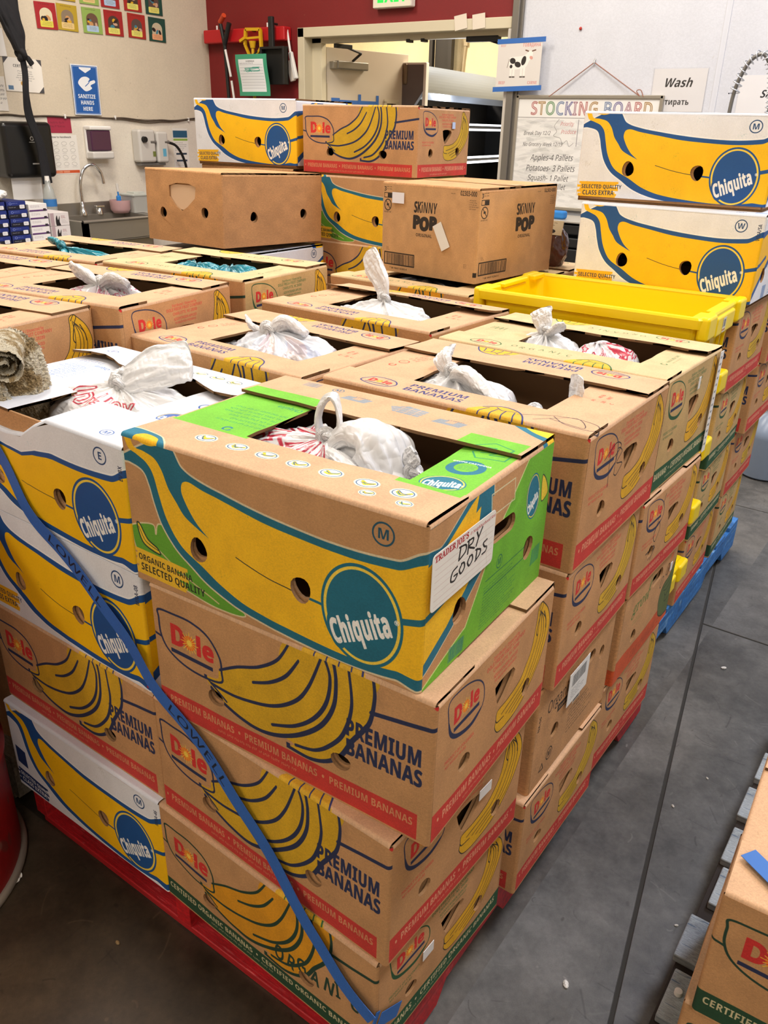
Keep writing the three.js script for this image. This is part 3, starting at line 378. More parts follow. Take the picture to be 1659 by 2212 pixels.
// a top flap hinged on the +z side: local x along the fold, -z inwards, y up; uv is the box's top plan
function flapGeo(len, depth, { L, D, dir, H, t = TH, lift = 0, seed = 1, cut = null, drop = null, wav = 0.003 }) {
  const nx = Math.max(4, Math.round(len / 0.04)), ny = Math.max(3, Math.round(depth / 0.03)), pos = [], uv = [], I = [[], [], []];
  const ed = (x) => depth + (vnoise(x * 30, 3, seed) - 0.5) * 0.004 + (cut ? cut(x) : 0);
  const put = (x, s, dn) => {                                     // s < 0 runs down the folded edge
    let y, z; if (s < 0) { const a = -s * Math.PI / 2; y = -RC + (RC - dn) * Math.cos(a); z = -RC + (RC - dn) * Math.sin(a); } else { const d = s * ed(x); y = -dn + lift * s * s + (s > 0 ? (fbm(x * 7, d * 9, seed, 3) - 0.5) * 2 * wav * Math.min(1, s * 2.5) * (1 + Math.abs(lift) * 20) : 0); z = -RC - d; }
    if (drop) y += drop(x);
    const ca = Math.cos(dir), sa = Math.sin(dir), off = Math.abs(sa) > 0.5 ? L / 2 : D / 2, lz = z + off, X = x * ca + lz * sa, Z = -x * sa + lz * ca;
    pos.push(X, H + y, Z); uv.push(X / L + 0.5, clamp(0.5 - Z / D, 0.002, 0.998)); return pos.length / 3 - 1;
  };
  const S = [-1, -0.66, -0.33, ...Array.from({ length: ny + 1 }, (_, j) => j / ny)];
  for (const side of [0, 1]) {
    const ids = S.map((s) => Array.from({ length: nx + 1 }, (_, i) => put(-len / 2 + i / nx * len, s, side ? t : 0)));
    for (let j = 0; j < S.length - 1; j++) for (let i = 0; i < nx; i++) { const a = ids[j][i], b = ids[j][i + 1], c = ids[j + 1][i + 1], d = ids[j + 1][i]; if (side) I[1].push(a, c, b, a, d, c); else I[0].push(a, b, c, a, c, d); }
  }
  const wall = (x1, s1, x2, s2) => { const a = put(x1, s1, 0), b = put(x2, s2, 0), c = put(x2, s2, t), d = put(x1, s1, t); I[2].push(a, b, c, a, c, d, a, c, b, a, d, c); };
  for (let i = 0; i < nx; i++) wall(-len / 2 + i / nx * len, 1, -len / 2 + (i + 1) / nx * len, 1);
  for (const e of [-1, 1]) for (let j = 3; j < S.length - 1; j++) wall(e * len / 2, S[j], e * len / 2, S[j + 1]);
  const g = new THREE.BufferGeometry(); g.setAttribute('position', new THREE.Float32BufferAttribute(pos, 3)); g.setAttribute('uv', new THREE.Float32BufferAttribute(uv, 2));
  g.setIndex([...I[0], ...I[1], ...I[2]]); let s0 = 0; I.forEach((a, k) => { g.addGroup(s0, a.length, k); s0 += a.length; }); g.computeVertexNormals(); return g;
}
const K3 = [M.kraft, M.inside, M.edge];
let boxSeed = 10;
function carton({ L = 0.511, D = 0.379, H = 0.237, front = K3, side = K3, back = front, left = side, top = K3, fh = [], sh = [], flaps = [0.098, 0.1, 0.14, 0.09], lift = [0, 0, 0, 0], tray = 0, cuts = [], drops = [], warpFront = null, shut = false, topless = false, liner = fh.length > 0 || sh.length > 0, linerHoles = null }) {
  const g = new THREE.Group(), s = boxSeed += 7, y0 = tray, hh = H - tray;
  const map = (list, W) => list.map((f) => f(W, H).map(([x, y]) => [x, y - y0]));
  const wf = L - 2 * RC, ws = D - 2 * RC, up = topless ? 0 : RC, ups = topless ? 0 : TH + RC;
  part(g, 'front_panel', panelGeo(wf, hh - up, { W: L, H, y0, holes: map(fh, L), arcs: true, bulge: rrS(s, 0.002, 0.005), seed: s, warp: warpFront }), front, [0, y0, D / 2]);
  part(g, 'back_panel', panelGeo(wf, hh - up, { W: L, H, y0, holes: [], arcs: true, seed: s + 1 }), back, [0, y0, -D / 2], [0, Math.PI, 0]);
  part(g, 'side_panel', panelGeo(ws, hh - ups, { W: D, H, y0, holes: map(sh, D), bulge: rrS(s + 2, 0.001, 0.004), seed: s + 2 }), side, [L / 2, y0, 0], [0, Math.PI / 2, 0]);
  part(g, 'side_panel', panelGeo(ws, hh - ups, { W: D, H, y0, holes: map(sh, D), seed: s + 3 }), left, [-L / 2, y0, 0], [0, -Math.PI / 2, 0]);
  if (liner) {
    const off = (list, W, dx, dy) => map(list, W).map((p) => p.map(([x, y]) => [x + dx, y + dy]));
    const keep = (list) => (linerHoles ? list.filter((_, i) => linerHoles.includes(i)) : list);
    part(g, 'inner_wall', panelGeo(wf - 0.012, hh - 0.012, { W: L, H, y0, t: 0.004, holes: off(keep(fh), L, rrS(s, -0.009, 0.009), rrS(s + 1, -0.007, 0.005)), bulge: rrS(s, 0.002, 0.005), seed: s }), K3, [0, y0, D / 2 - 0.0085]);
    part(g, 'inner_wall', panelGeo(ws - 0.012, hh - 0.012, { W: D, H, y0, t: 0.004, holes: off(keep(sh), D, rrS(s + 4, -0.009, 0.009), rrS(s + 5, -0.007, 0.005)), bulge: rrS(s + 2, 0.001, 0.004), seed: s + 2 }), K3, [L / 2 - 0.0085, y0, 0], [0, Math.PI / 2, 0]);
  }
  part(g, 'base_panel', bx(L - 0.014, 0.005, D - 0.014, 0, 0.0035, 0), M.inside);
  if (tray) part(g, 'inner_tray', merge([bx(L - 0.014, tray + 0.03, 0.004, 0, (tray + 0.03) / 2, D / 2 - 0.009), bx(L - 0.014, tray + 0.03, 0.004, 0, (tray + 0.03) / 2, -D / 2 + 0.009), bx(0.004, tray + 0.03, D - 0.014, L / 2 - 0.009, (tray + 0.03) / 2, 0), bx(0.004, tray + 0.03, D - 0.014, -L / 2 + 0.009, (tray + 0.03) / 2, 0)]), M.kraft);
  if (!topless) {
    const f = shut ? [D / 2 - RC - 0.001, D / 2 - RC - 0.001, L / 4, L / 4] : flaps;
    [[0, L - 0.004, 0], [Math.PI, L - 0.004, 0], [-Math.PI / 2, D - 0.014, TH], [Math.PI / 2, D - 0.014, TH]].forEach(([dir, len, dn], k) => part(g, 'top_flap', flapGeo(len, f[k], { L, D, dir, H: H - dn, lift: lift[k], seed: s + 4 + k, cut: cuts[k], drop: drops[k], wav: shut || f[k] > 0.15 ? 0.0008 : 0.0022 }), top));
  }
  return g;
}
const rrS = (s, a, b) => a + (b - a) * hash(s, 7, 3);
const at = (u, v, rx, ry) => (W, H) => ell((u - 0.5) * W, (1 - v) * H, rx, ry, 16, u * 9);
const chiFH = [at(0.28, 0.617, 0.0165, 0.0195), at(0.64, 0.625, 0.0165, 0.0195)];
const chiSH = [at(0.245, 0.675, 0.0165, 0.0195), at(0.807, 0.663, 0.0165, 0.0195), (W, H) => slot((0.545 - 0.5) * W, (1 - 0.36) * H, 0.074, 0.027)];
const doleFH = [at(0.255, 0.668, 0.017, 0.0145), at(0.72, 0.672, 0.017, 0.0145)];
const doleSH = [at(0.232, 0.635, 0.0155, 0.0145), at(0.768, 0.622, 0.0145, 0.0155), (W, H) => [[0.448, 0.326], [0.46, 0.4], [0.485, 0.49], [0.505, 0.512], [0.55, 0.47], [0.612, 0.395], [0.63, 0.355], [0.612, 0.322], [0.55, 0.31], [0.48, 0.312]].map(([u, v]) => [(u - 0.5) * W, (1 - v) * H]).reverse()];
const marketSH = [at(0.255, 0.6, 0.0155, 0.0165), at(0.83, 0.36, 0.013, 0.0165), (W, H) => slot(0.1 * W, 0.74 * H, 0.085, 0.028)];
const growSH = [at(0.25, 0.62, 0.014, 0.017), at(0.87, 0.33, 0.012, 0.017), (W, H) => slot(0.07 * W, 0.8 * H, 0.08, 0.028)];

const T = {
  chiO: cardMat(chiFront({ organic: true, letter: 'M', seed: 3, dirty: 0.25 })), chiOS: cardMat(chiSideOrganic()), chiOT: cardMat(chiTopOrganic()),
  wE: cardMat(chiFront({ letter: 'E', code: 'EV BX', seed: 4, dirty: 0.25 })), wM: cardMat(chiFront({ letter: 'M', code: 'MNA-08', stars: true, seed: 5, dirty: 0.25 })), wN: cardMat(chiFront({ letter: 'M', code: 'MNA-46', navy: true, seed: 6, dirty: 0.3 })),
  wI: cardMat(chiFront({ letter: 'M', seed: 7, dirty: 1 })), wW: cardMat(chiFront({ letter: 'W', code: 'WI/A/SA', seed: 8, dirty: 0.8 })), wS: cardMat(chiSideWhite()), wT: cardMat(chiTopWhite()),
  dF: cardMat(doleFront({ seed: 11 })), dF2: cardMat(doleFront({ seed: 19, ban: '#c9a21f' })), oF: cardMat(doleFront({ organic: true, seed: 12 })), oF2: cardMat(doleFront({ organic: true, seed: 62 })), dS: cardMat(doleSide({ seed: 13 })), dS2: cardMat(doleSide({ seed: 23, ban: '#cfa524' })), dSm: cardMat(doleSide({ seed: 14, marker: 1 })), dSm2: cardMat(doleSide({ seed: 15, marker: 2 })), oS: cardMat(doleSide({ organic: true, seed: 16 })),
  dT: cardMat(doleTop({ seed: 17 })), dTm: cardMat(doleTop({ seed: 17, marker: true })), oT: cardMat(doleTop({ organic: true, seed: 18 })), oSb: cardMat(doleSide({ organic: true, seed: 66 })), oTb: cardMat(doleTop({ organic: true, seed: 67 })),
  mk: cardMat(organicMarketSide()), gr: cardMat(growSide()), grF: cardMat(growFront()),
};
for (const k of ['wE', 'wM', 'wN', 'wI', 'wW', 'wS', 'wT']) { T[k] = [T[k][0], M.inside, M.edge]; T[k][0].roughness = 0.55; }
const KIND = {
  chiO: { front: T.chiO, side: T.chiOS, top: T.chiOT, fh: chiFH, sh: chiSH }, d: { front: T.dF, side: T.dS, top: T.dT, fh: doleFH, sh: doleSH }, d2: { front: T.dF2, side: T.dS2, top: T.dT, fh: doleFH, sh: doleSH }, o: { front: T.oF, side: T.oS, top: T.oT, fh: doleFH, sh: doleSH },
  w: { front: T.wM, side: T.wS, top: T.wT, fh: chiFH, sh: chiSH }, mk: { side: T.mk, sh: marketSH }, gr: { front: T.grF, side: T.gr, sh: growSH }, k: {},
};
const FL = 0.0985, placed = {};
function place(id, kind, [x, y, z, yaw = 0], opt, label, group) {
  const g = carton({ ...KIND[kind], ...opt }); g.position.set(x, y, z); g.rotation.y = yaw; if (opt && opt.tilt) g.rotation.x = opt.tilt; placed[id] = g;
  return add(g, opt && opt.name || 'banana_box', label, 'box', group);
}
// ------------------------------------------------------------------ floor, walls, ceiling
const floorTex = canvasTex(2048, 2048, (c, w, h) => {
  const im = c.createImageData(w, h), d = im.data;
  for (let j = 0, k = 0; j < h; j++) for (let i = 0; i < w; i++, k += 4) {
    const n = 0.55 * vnoise(i / 260, j / 300, 1) + 0.3 * vnoise(i / 70, j / 62, 2) + 0.25 * vnoise(i / 19, j / 17, 3) + 0.16 * vnoise(i / 5, j / 5, 4) + 0.12 * hash(i, j, 5);
    const v = 50 + 66 * (n - 0.2), warm = vnoise(i / 330, j / 280, 8) - 0.5;
    d[k] = v * (1 + 0.06 * warm); d[k + 1] = v * 0.985; d[k + 2] = v * (0.945 - 0.07 * warm); d[k + 3] = 255;
  }
  c.putImageData(im, 0, 0);
  reseed(7); for (let i = 0; i < 1500; i++) { c.globalAlpha = rr(0.1, 0.42); c.strokeStyle = rnd() < 0.7 ? '#24221f' : '#8d8a84'; c.lineWidth = rr(0.7, 2.6); c.beginPath(); const x = rnd() * w, y = rnd() * h, a = rnd() * 6.3, l = rr(5, 46); c.moveTo(x, y); c.quadraticCurveTo(x + Math.cos(a) * l * 0.5 + rr(-8, 8), y + Math.sin(a) * l * 0.5 + rr(-8, 8), x + Math.cos(a) * l, y + Math.sin(a) * l); c.stroke(); }
  for (let i = 0; i < 500; i++) { c.globalAlpha = rr(0.1, 0.4); c.fillStyle = rnd() < 0.75 ? '#26231f' : '#a39f96'; c.beginPath(); c.ellipse(rnd() * w, rnd() * h, rr(0.8, 5), rr(0.8, 3), rnd() * 3, 0, 7); c.fill(); }
  c.globalAlpha = 1;
});
floorTex.repeat.set(1 / 3, 1 / 3);
const floorRough = canvasTex(512, 512, (c, w, h) => { const im = c.createImageData(w, h), d = im.data; for (let j = 0, k = 0; j < h; j++) for (let i = 0; i < w; i++, k += 4) { const v = 255 * clamp(0.5 + 0.45 * (fbm(i / 60, j / 60, 4) - 0.45) + 0.15 * (hash(i, j, 2) - 0.5)); d[k] = d[k + 1] = d[k + 2] = v; d[k + 3] = 255; } c.putImageData(im, 0, 0); });
floorRough.colorSpace = THREE.NoColorSpace; floorRough.repeat.set(1 / 1.5, 1 / 1.5);
const floorMat = new THREE.MeshStandardMaterial({ map: floorTex, roughness: 0.85, roughnessMap: floorRough, bumpMap: floorTex, bumpScale: 0.0012 });
{
  const f = new THREE.Group(); struct(f, 'floor');
  // the long saw cut runs from far to near; slabs are cast on both sides of it
  const jx = (z) => -0.235 + (z + 2.943) * 0.1834, gap = 0.0055;
  const slab = (pts) => { const s = new THREE.Shape(pts.map(([x, z]) => new THREE.Vector2(x, -z))); const g = new THREE.ExtrudeGeometry(s, { depth: 0.1, bevelEnabled: true, bevelSize: 0.0015, bevelThickness: 0.0015, bevelSegments: 1, curveSegments: 2 }); g.rotateX(-Math.PI / 2).translate(0, -0.1015, 0); const p = g.attributes.position, u = g.attributes.uv; for (let i = 0; i < p.count; i++) u.setXY(i, p.getX(i), -p.getZ(i)); return g; };
  const zs = [4.5, -1.842, -2.935, -4.995], L = (z, s) => jx(z) + s * gap;
  for (let k = 0; k < 3; k++) { const a = zs[k] - (k ? gap : 0), b = zs[k + 1] + (k < 2 ? gap : 0); part(f, 'concrete_slab', slab([[L(a, 1), a], [4.5, a], [4.5, b], [L(b, 1), b]]), floorMat); }
  const dimFloorMat = floorMat.clone(); dimFloorMat.color.set(0xc6ad90);      // tint paints in the dim, cardboard-warmed light on the left floor
  for (const [a, b, m] of [[4.5, 0.655, floorMat], [-2.937, -4.995, floorMat]]) part(f, 'concrete_slab', slab([[-5.57, a], [L(a, -1), a], [L(b, -1), b], [-5.57, b]]), m);
  part(f, 'concrete_slab', slab([[-5.57, 0.65], [-0.06, 0.65], [-0.3, -2.93], [-5.57, -2.93]]), dimFloorMat); part(f, 'concrete_slab', slab([[-0.055, 0.65], [L(0.65, -1), 0.65], [L(-2.93, -1), -2.93], [-0.295, -2.93]]), floorMat);
  part(f, 'concrete_slab', slab([[-9, -5.0], [0, -5.0], [0, -9.4], [-9, -9.4]]), floorMat);
  part(f, 'joint_filler', bx(16, 0.1, 16, -1.5, -0.0535, -2), std(0x35332f, 0.95));
  shadows(f);
}
const plaster = (col, seed, spots) => { const t = canvasTex(1024, 1024, (c, w, h) => { c.fillStyle = col; c.fillRect(0, 0, w, h); reseed(seed); for (let i = 0; i < spots; i++) { c.globalAlpha = rr(0.1, 0.5); c.fillStyle = ['#8d7754', '#6d6352', '#a99a80'][i % 3]; c.beginPath(); c.ellipse(rnd() * w, rnd() * h, rr(1, 4), rr(0.8, 2.4), rnd() * 3, 0, 7); c.fill(); } c.globalAlpha = 1; }, 0.035, seed); t.repeat.set(0.4, 0.4); return t; };
const boxUV = (g) => { const p = g.attributes.position, n = g.attributes.normal, u = g.attributes.uv; for (let i = 0; i < p.count; i++) { const a = Math.abs(n.getX(i)), b = Math.abs(n.getY(i)); if (b > 0.7) u.setXY(i, p.getX(i), p.getZ(i)); else if (a > 0.7) u.setXY(i, p.getZ(i), p.getY(i)); else u.setXY(i, p.getX(i), p.getY(i)); } return g; };
const W = {
  beige: new THREE.MeshStandardMaterial({ map: plaster('#d3c7b1', 3, 60), roughness: 0.75 }), frp: new THREE.MeshStandardMaterial({ map: plaster('#dfd8ca', 4, 30), roughness: 0.5 }),
  red: new THREE.MeshStandardMaterial({ map: plaster('#781315', 5, 14), roughness: 0.6 }), white: new THREE.MeshStandardMaterial({ map: plaster('#ced0d6', 6, 40), roughness: 0.5 }), cream: new THREE.MeshStandardMaterial({ map: plaster('#ecdcb4', 8, 10), roughness: 0.8 }),
  ceil: std(0xd8d6d0, 0.9), frame: std(0xcfc5a9, 0.45), trim: std(0xc9c3b8, 0.6),
};
const box = (m, x0, x1, y0, y1, z0, z1) => new THREE.Mesh(boxUV(bx(x1 - x0, y1 - y0, z1 - z0, (x0 + x1) / 2, (y0 + y1) / 2, (z0 + z1) / 2)), m);
const XL = -5.57, ZB = -5;
{
  const g = new THREE.Group(); struct(g, 'wall_left');
  const up = box(W.beige, XL - 0.15, XL, 1.5, CEIL, ZB - 0.15, 4.5); up.name = 'painted_wall'; g.add(up);
  const lo = box(W.frp, XL - 0.15, XL + 0.004, 0, 1.497, ZB, 4.5); lo.name = 'wall_panel'; g.add(lo);
  shadows(g);
  const b = new THREE.Group(); struct(b, 'wall_back');
  for (const q of [[XL, -4.53, 0, CEIL], [-4.53, -2.56, 2.17, CEIL]]) { const m = box(W.red, ...q, ZB - 0.15, ZB); m.name = 'red_wall'; b.add(m); }
  for (const q of [[-2.555, -1.207], [-1.203, 4.5]]) { const m = box(W.white, ...q, 0, CEIL, ZB - 0.15, ZB); m.name = 'wall_panel'; b.add(m); }
  const s = part(b, 'seam_strip', rbx(0.035, CEIL, 0.006, 0.002, -1.205, CEIL / 2, ZB + 0.001), W.white);
  shadows(b);
  struct(box(W.beige, 4.5, 4.65, 0, CEIL, ZB - 0.15, 4.65), 'wall_right'); struct(box(W.beige, XL - 0.15, 4.65, 0, CEIL, 4.5, 4.65), 'wall_front');
  struct(box(W.ceil, XL - 0.15, 4.65, CEIL, CEIL + 0.12, ZB - 0.15, 4.65), 'ceiling');
  struct(box(W.cream, -9.15, 0.15, 0, 3.4, -9.55, -9.4), 'wall_far_back'); struct(box(W.cream, -9.15, -9, 0, 3.4, -9.4, -5.15), 'wall_far_left'); struct(box(W.cream, 0, 0.15, 0, 3.4, -9.4, -5.15), 'wall_far_right'); struct(box(W.ceil, -9.15, 0.15, 3.4, 3.52, -9.55, -5.15), 'ceiling_far');
  struct(box(W.cream, -9.15, XL - 0.15, 0, 3.4, -5.3, -5.15), 'wall_far_front');
}
for (const [x, z, w, d, I, col, y] of LAMPS) {
  const g = new THREE.Group(); g.position.set(x, y, z);
  part(g, 'housing', rbx(w + 0.04, 0.05, d + 0.04, 0.006, 0, -0.025, 0), M.white);
  part(g, 'diffuser', bx(w, 0.006, d, 0, -0.053, 0), new THREE.MeshStandardMaterial({ color: 0xffffff, emissive: col, emissiveIntensity: 3, roughness: 0.6 }));
  add(g, 'ceiling_light', 'flat ceiling light panel above the pallets, outside the picture', 'ceiling light', 'ceiling light panels');
  const l = new THREE.RectAreaLight(col, I, w, d); l.position.set(x, y - 0.062, z); l.lookAt(x, 0, z); l.name = numbered('panel_light'); scene.add(l);
}
// ------------------------------------------------------------------ doorway with its frame, the open leaf
{
  const f = new THREE.Group(); struct(f, 'door_1');
  const prof = (x0, x1, y0, y1) => rbx(x1 - x0, y1 - y0, 0.19, 0.006, (x0 + x1) / 2, (y0 + y1) / 2, ZB - 0.075);
  part(f, 'frame_jamb', merge([prof(-4.535, -4.465, 0, 2.185), rbx(0.1, 2.12, 0.06, 0.004, -4.42, 1.06, ZB - 0.11)]), W.frame);
  part(f, 'frame_header', merge([prof(-4.535, -2.62, 2.115, 2.185), rbx(1.86, 0.04, 0.06, 0.004, -3.54, 2.1, ZB - 0.11)]), W.frame);
  part(f, 'frame_jamb', merge([prof(-2.645, -2.61, 0, 2.115)]), W.trim);
  part(f, 'corner_guard', merge([rbx(0.05, 2.4, 0.06, 0.004, -2.585, 1.2, ZB + 0.012), rbx(0.022, 2.4, 0.03, 0.003, -2.55, 1.2, ZB + 0.005)]), std(0x8b8780, 0.35, { metalness: 0.7 }));
  part(f, 'header_latch', merge([rbx(0.03, 0.022, 0.06, 0.003, -3.53, 2.075, ZB - 0.1), rbx(0.03, 0.022, 0.06, 0.003, -3.4, 2.075, ZB - 0.1)]), M.black);
  part(f, 'header_closer', merge([rbx(0.26, 0.035, 0.05, 0.004, -2.9, 2.07, ZB - 0.1), rod([-2.85, 2.06, ZB - 0.1], [-2.66, 2.0, ZB - 0.2], 0.008), rbx(0.04, 0.04, 0.03, 0.004, -2.65, 1.99, ZB - 0.2)]), M.black);
  shadows(f);
  const d = new THREE.Group(); d.position.set(-4.4, 0, ZB - 0.16); d.rotation.y = Math.atan2(0.87, 0.2); // local x runs along the leaf
  const lm = std(0xc9bda9, 0.5);
  const s = new THREE.Shape([[0, 0.01], [0.9, 0.01], [0.9, 2.06], [0, 2.06]].map((p) => new THREE.Vector2(...p))); s.holes.push(new THREE.Path([[0.64, 1.15], [0.64, 1.68], [0.78, 1.68], [0.78, 1.15]].map((p) => new THREE.Vector2(...p))));
  part(d, 'door_leaf', new THREE.ExtrudeGeometry(s, { depth: 0.044, bevelEnabled: true, bevelSize: 0.002, bevelThickness: 0.002, bevelSegments: 1 }).translate(0, 0, -0.022), lm);
  part(d, 'window_frame', merge([bar([0.625, 1.69, 0.026], [0.795, 1.69, 0.026], 0.03, 0.014), bar([0.64, 1.14, 0.026], [0.64, 1.69, 0.026], 0.03, 0.014), bar([0.78, 1.14, 0.026], [0.78, 1.69, 0.026], 0.03, 0.014), bar([0.625, 1.14, 0.026], [0.795, 1.14, 0.026], 0.03, 0.014)]), W.frame);
  part(d, 'window_pane', bx(0.14, 0.53, 0.006, 0.71, 1.415, 0), new THREE.MeshPhysicalMaterial({ color: 0xdfe6e6, roughness: 0.05, transmission: 1, thickness: 0 }));
  part(d, 'door_closer', merge([rbx(0.33, 0.06, 0.055, 0.01, 0.24, 1.94, 0.05), rbx(0.06, 0.055, 0.05, 0.006, 0.06, 1.935, 0.045)]), std(0x8d877b, 0.4, { metalness: 0.4 }));
  part(d, 'closer_arm', merge([rod([0.24, 1.97, 0.06], [0.3, 2.03, 0.1], 0.01), rod([0.3, 2.03, 0.1], [0.04, 2.06, 0.2], 0.008), rbx(0.17, 0.03, 0.03, 0.004, 0.03, 2.06, 0.2)]), M.black);
  part(d, 'exit_device', merge([rbx(0.06, 0.17, 0.05, 0.02, 0.86, 1.91, 0.045), rod([0.86, 1.83, 0.04], [0.86, 1.1, 0.04], 0.008)]), std(0x6f5f4d, 0.4, { metalness: 0.6 }));
  part(d, 'hinge', merge([rbx(0.02, 0.17, 0.05, 0.002, -0.005, 1.72, 0.0), rod([-0.012, 1.63, 0.02], [-0.012, 1.81, 0.02], 0.009)]), M.steel);
  part(d, 'hinge_edge', rbx(0.02, 2.0, 0.04, 0.003, -0.05, 1.06, -0.02), std(0xdcb991, 0.6));
  struct(d, 'door_2');
  // masking tape around a notice on the leaf
  const tp = new THREE.Group(); tp.position.copy(d.position); tp.rotation.copy(d.rotation);
  part(tp, 'tape_strip', merge([bx(0.46, 0.03, 0.001, 0.33, 1.67, 0.0253), bx(0.09, 0.026, 0.001, 0.09, 1.685, 0.0256).rotateZ(0), bx(0.03, 0.075, 0.001, 0.35, 1.695, 0.0256), bx(0.03, 0.08, 0.001, 0.55, 1.69, 0.0256)]), M.blueTape);
  part(tp, 'notice_sheet', bx(0.4, 0.28, 0.0006, 0.33, 1.53, 0.0246), M.paper);
  add(tp, 'taped_notice', 'white notice held by blue masking tape on the open door', 'notice');
}
// ------------------------------------------------------------------ front red pallet: two stacks in front, two behind, two behind those
const hidden = 'brown cardboard banana box buried inside a stack, hidden behind the others';
place('A', 'chiO', [-0.259, 0.8565, -0.165, 0.045], { L: 0.512, D: 0.375, H: 0.2385, flaps: [0.096, 0.115, 0.142, 0.088], lift: [-0.004, 0.002, 0, -0.004] }, 'open brown and green banana box with big yellow banana and white dry goods label');
place('B', 'd', [-0.231, 0.615, -0.164, 0.039], { L: 0.514, D: 0.375, H: 0.241 }, 'brown banana box directly beneath the green labelled one, with red bottom band', undefined);
place('C', 'd', [-0.257, 0.369, -0.159, -0.041], { L: 0.513, D: 0.381, H: 0.2455 }, 'brown banana box with red band, third down in the front corner stack');
place('D', 'o', [-0.27, 0.1405, -0.154, -0.039], { side: T.oSb, top: T.oTb, L: 0.514, D: 0.383, H: 0.228 }, 'brown organic banana box with green band at the bottom of the front corner stack');
const torn = (x) => -0.046 * Math.sqrt(sstep(0.04, -0.045, x));           // the torn-away corner of the white box
place('E1', 'w', [-0.782, 0.8435, -0.177, -0.01], { front: T.wE, L: 0.509, D: 0.381, H: 0.216, flaps: [0.105, 0.1, 0.19, 0.12], lift: [0.004, 0.012, -0.004, 0.002], cuts: [(x) => -0.1 * sstep(0.06, 0.02, x), (x) => 0.018 * Math.sin(x * 26), null, null], drops: [torn], warpFront: (x, y) => [x, y + torn(x) * Math.pow(clamp(y / 0.21), 2)] }, 'open white banana box with letter E ring and a dirty rag at one corner');
place('E2', 'w', [-0.783, 0.6085, -0.18, -0.009], { front: T.wM, L: 0.509, D: 0.381, H: 0.2345 }, 'white banana box with letter M ring under the rag-corner box, crossed by blue tape');
place('E3', 'd', [-0.779, 0.3715, -0.178, -0.009], { L: 0.509, D: 0.381, H: 0.2365 }, 'brown banana box with red band between white boxes in the left front stack');
place('E4', 'w', [-0.779, 0.1405, -0.161, 0.001], { front: T.wN, L: 0.498, D: 0.382, H: 0.2305 }, 'white banana box with navy class label at the bottom of the left front stack');
place('F1', 'd', [-0.238, 0.848, -0.599, 0.009], { side: T.dSm, top: T.dTm, L: 0.517, D: 0.385, H: 0.2375, flaps: [0.075, 0.115, 0.13, 0.105], lift: [0, 0.004, 0, 0] }, 'open brown banana box with black marker scrawls, second in the aisle-side top row');
place('F2', 'd2', [-0.241, 0.6145, -0.585, 0.026], { L: 0.511, D: 0.372, H: 0.233 }, 'brown banana box with red band below the box with marker scrawls');
place('F3', 'mk', [-0.253, 0.3735, -0.577, 0.006], { L: 0.51, D: 0.375, H: 0.2405 }, 'plain brown box with black organic print and a white bar-code label by its handle');
place('F4', 'd2', [-0.245, 0.1405, -0.556, -0.001], { L: 0.51, D: 0.372, H: 0.2325 }, 'brown banana box with red band at the bottom, below the organic print box');
place('G1', 'o', [-0.255, 0.832, -1.015, -0.013], { front: T.oF2, L: 0.52, D: 0.366, H: 0.2445, flaps: [0.08, 0.11, 0.14, 0.085], lift: [0, 0.006, 0, 0] }, 'open brown box with green organic band, holding a white bag printed red');
place('G2', 'd', [-0.243, 0.61, -0.982, -0.014], { side: T.dSm2, L: 0.511, D: 0.37, H: 0.2215 }, 'brown banana box with black marker doodle and red band, under the green band box');
place('G3', 'gr', [-0.252, 0.3815, -0.985, 0.014], { L: 0.51, D: 0.385, H: 0.228 }, 'brown produce box with an orange band and dark green squash picture');
place('G4', 'd2', [-0.258, 0.1405, -0.963, -0.013], { L: 0.51, D: 0.365, H: 0.2405 }, 'brown banana box at the bottom beneath the orange-banded squash box');
place('K', 'd', [-0.778, 0.8405, -0.59, -0.03], { L: 0.505, D: 0.385, H: 0.2365, flaps: [0.075, 0.11, 0.14, 0.09], lift: [0, 0.003, 0, 0] }, 'open brown banana box with a round white bag, behind the white rag-corner box');
place('M', 'd', [-0.792, 0.849, -1.015, -0.029], { L: 0.53, D: 0.36, H: 0.2365, flaps: [0.075, 0.1, 0.14, 0.09], lift: [0, 0.012, 0, 0] }, 'open brown banana box whose white bag has a tall knotted handle');
for (const [z, n] of [[-0.59, 0], [-1.015, 1]]) for (let k = 0; k < 3; k++) place('h' + n + k, 'k', [-0.79, 0.1405 + k * 0.2335 + n * 0.001, z, 0], { L: 0.505, D: 0.37, H: n ? 0.2355 : 0.2325 }, hidden, 'hidden boxes');
// ------------------------------------------------------------------ blue pallet behind: crates, then two rows of boxes
place('P', 'o', [-0.935, 0.8495, -1.46, -0.03], { L: 0.5, D: 0.372, H: 0.2365, flaps: [0.08, 0.09, 0.12, 0.1] }, 'open brown box under the snack carton with a black bag showing inside');
place('P2', 'o', [-0.93, 0.8495, -1.87, 0.0], { L: 0.51, D: 0.372, H: 0.2365, flaps: [0.16, 0.16, 0.12, 0.12], top: T.oT }, 'brown box top behind the yellow crate, carrying a brown bag of food');
place('Q1', 'd', [-0.32, 0.8495, -1.81, 0.0], { side: T.dS2, L: 0.51, D: 0.376, H: 0.2325 }, 'brown banana box with red band just under the stacked white boxes on the right');
place('Q2', 'o', [-0.335, 0.6125, -1.805, 0.03], { front: T.oF2, L: 0.51, D: 0.36, H: 0.2365 }, 'brown organic box with green band second from top behind the yellow crates');
place('Q3', 'o', [-0.345, 0.3765, -1.815, 0.02], { front: T.oF2, L: 0.51, D: 0.36, H: 0.2355 }, 'brown organic box with green band third from top behind the yellow crates');
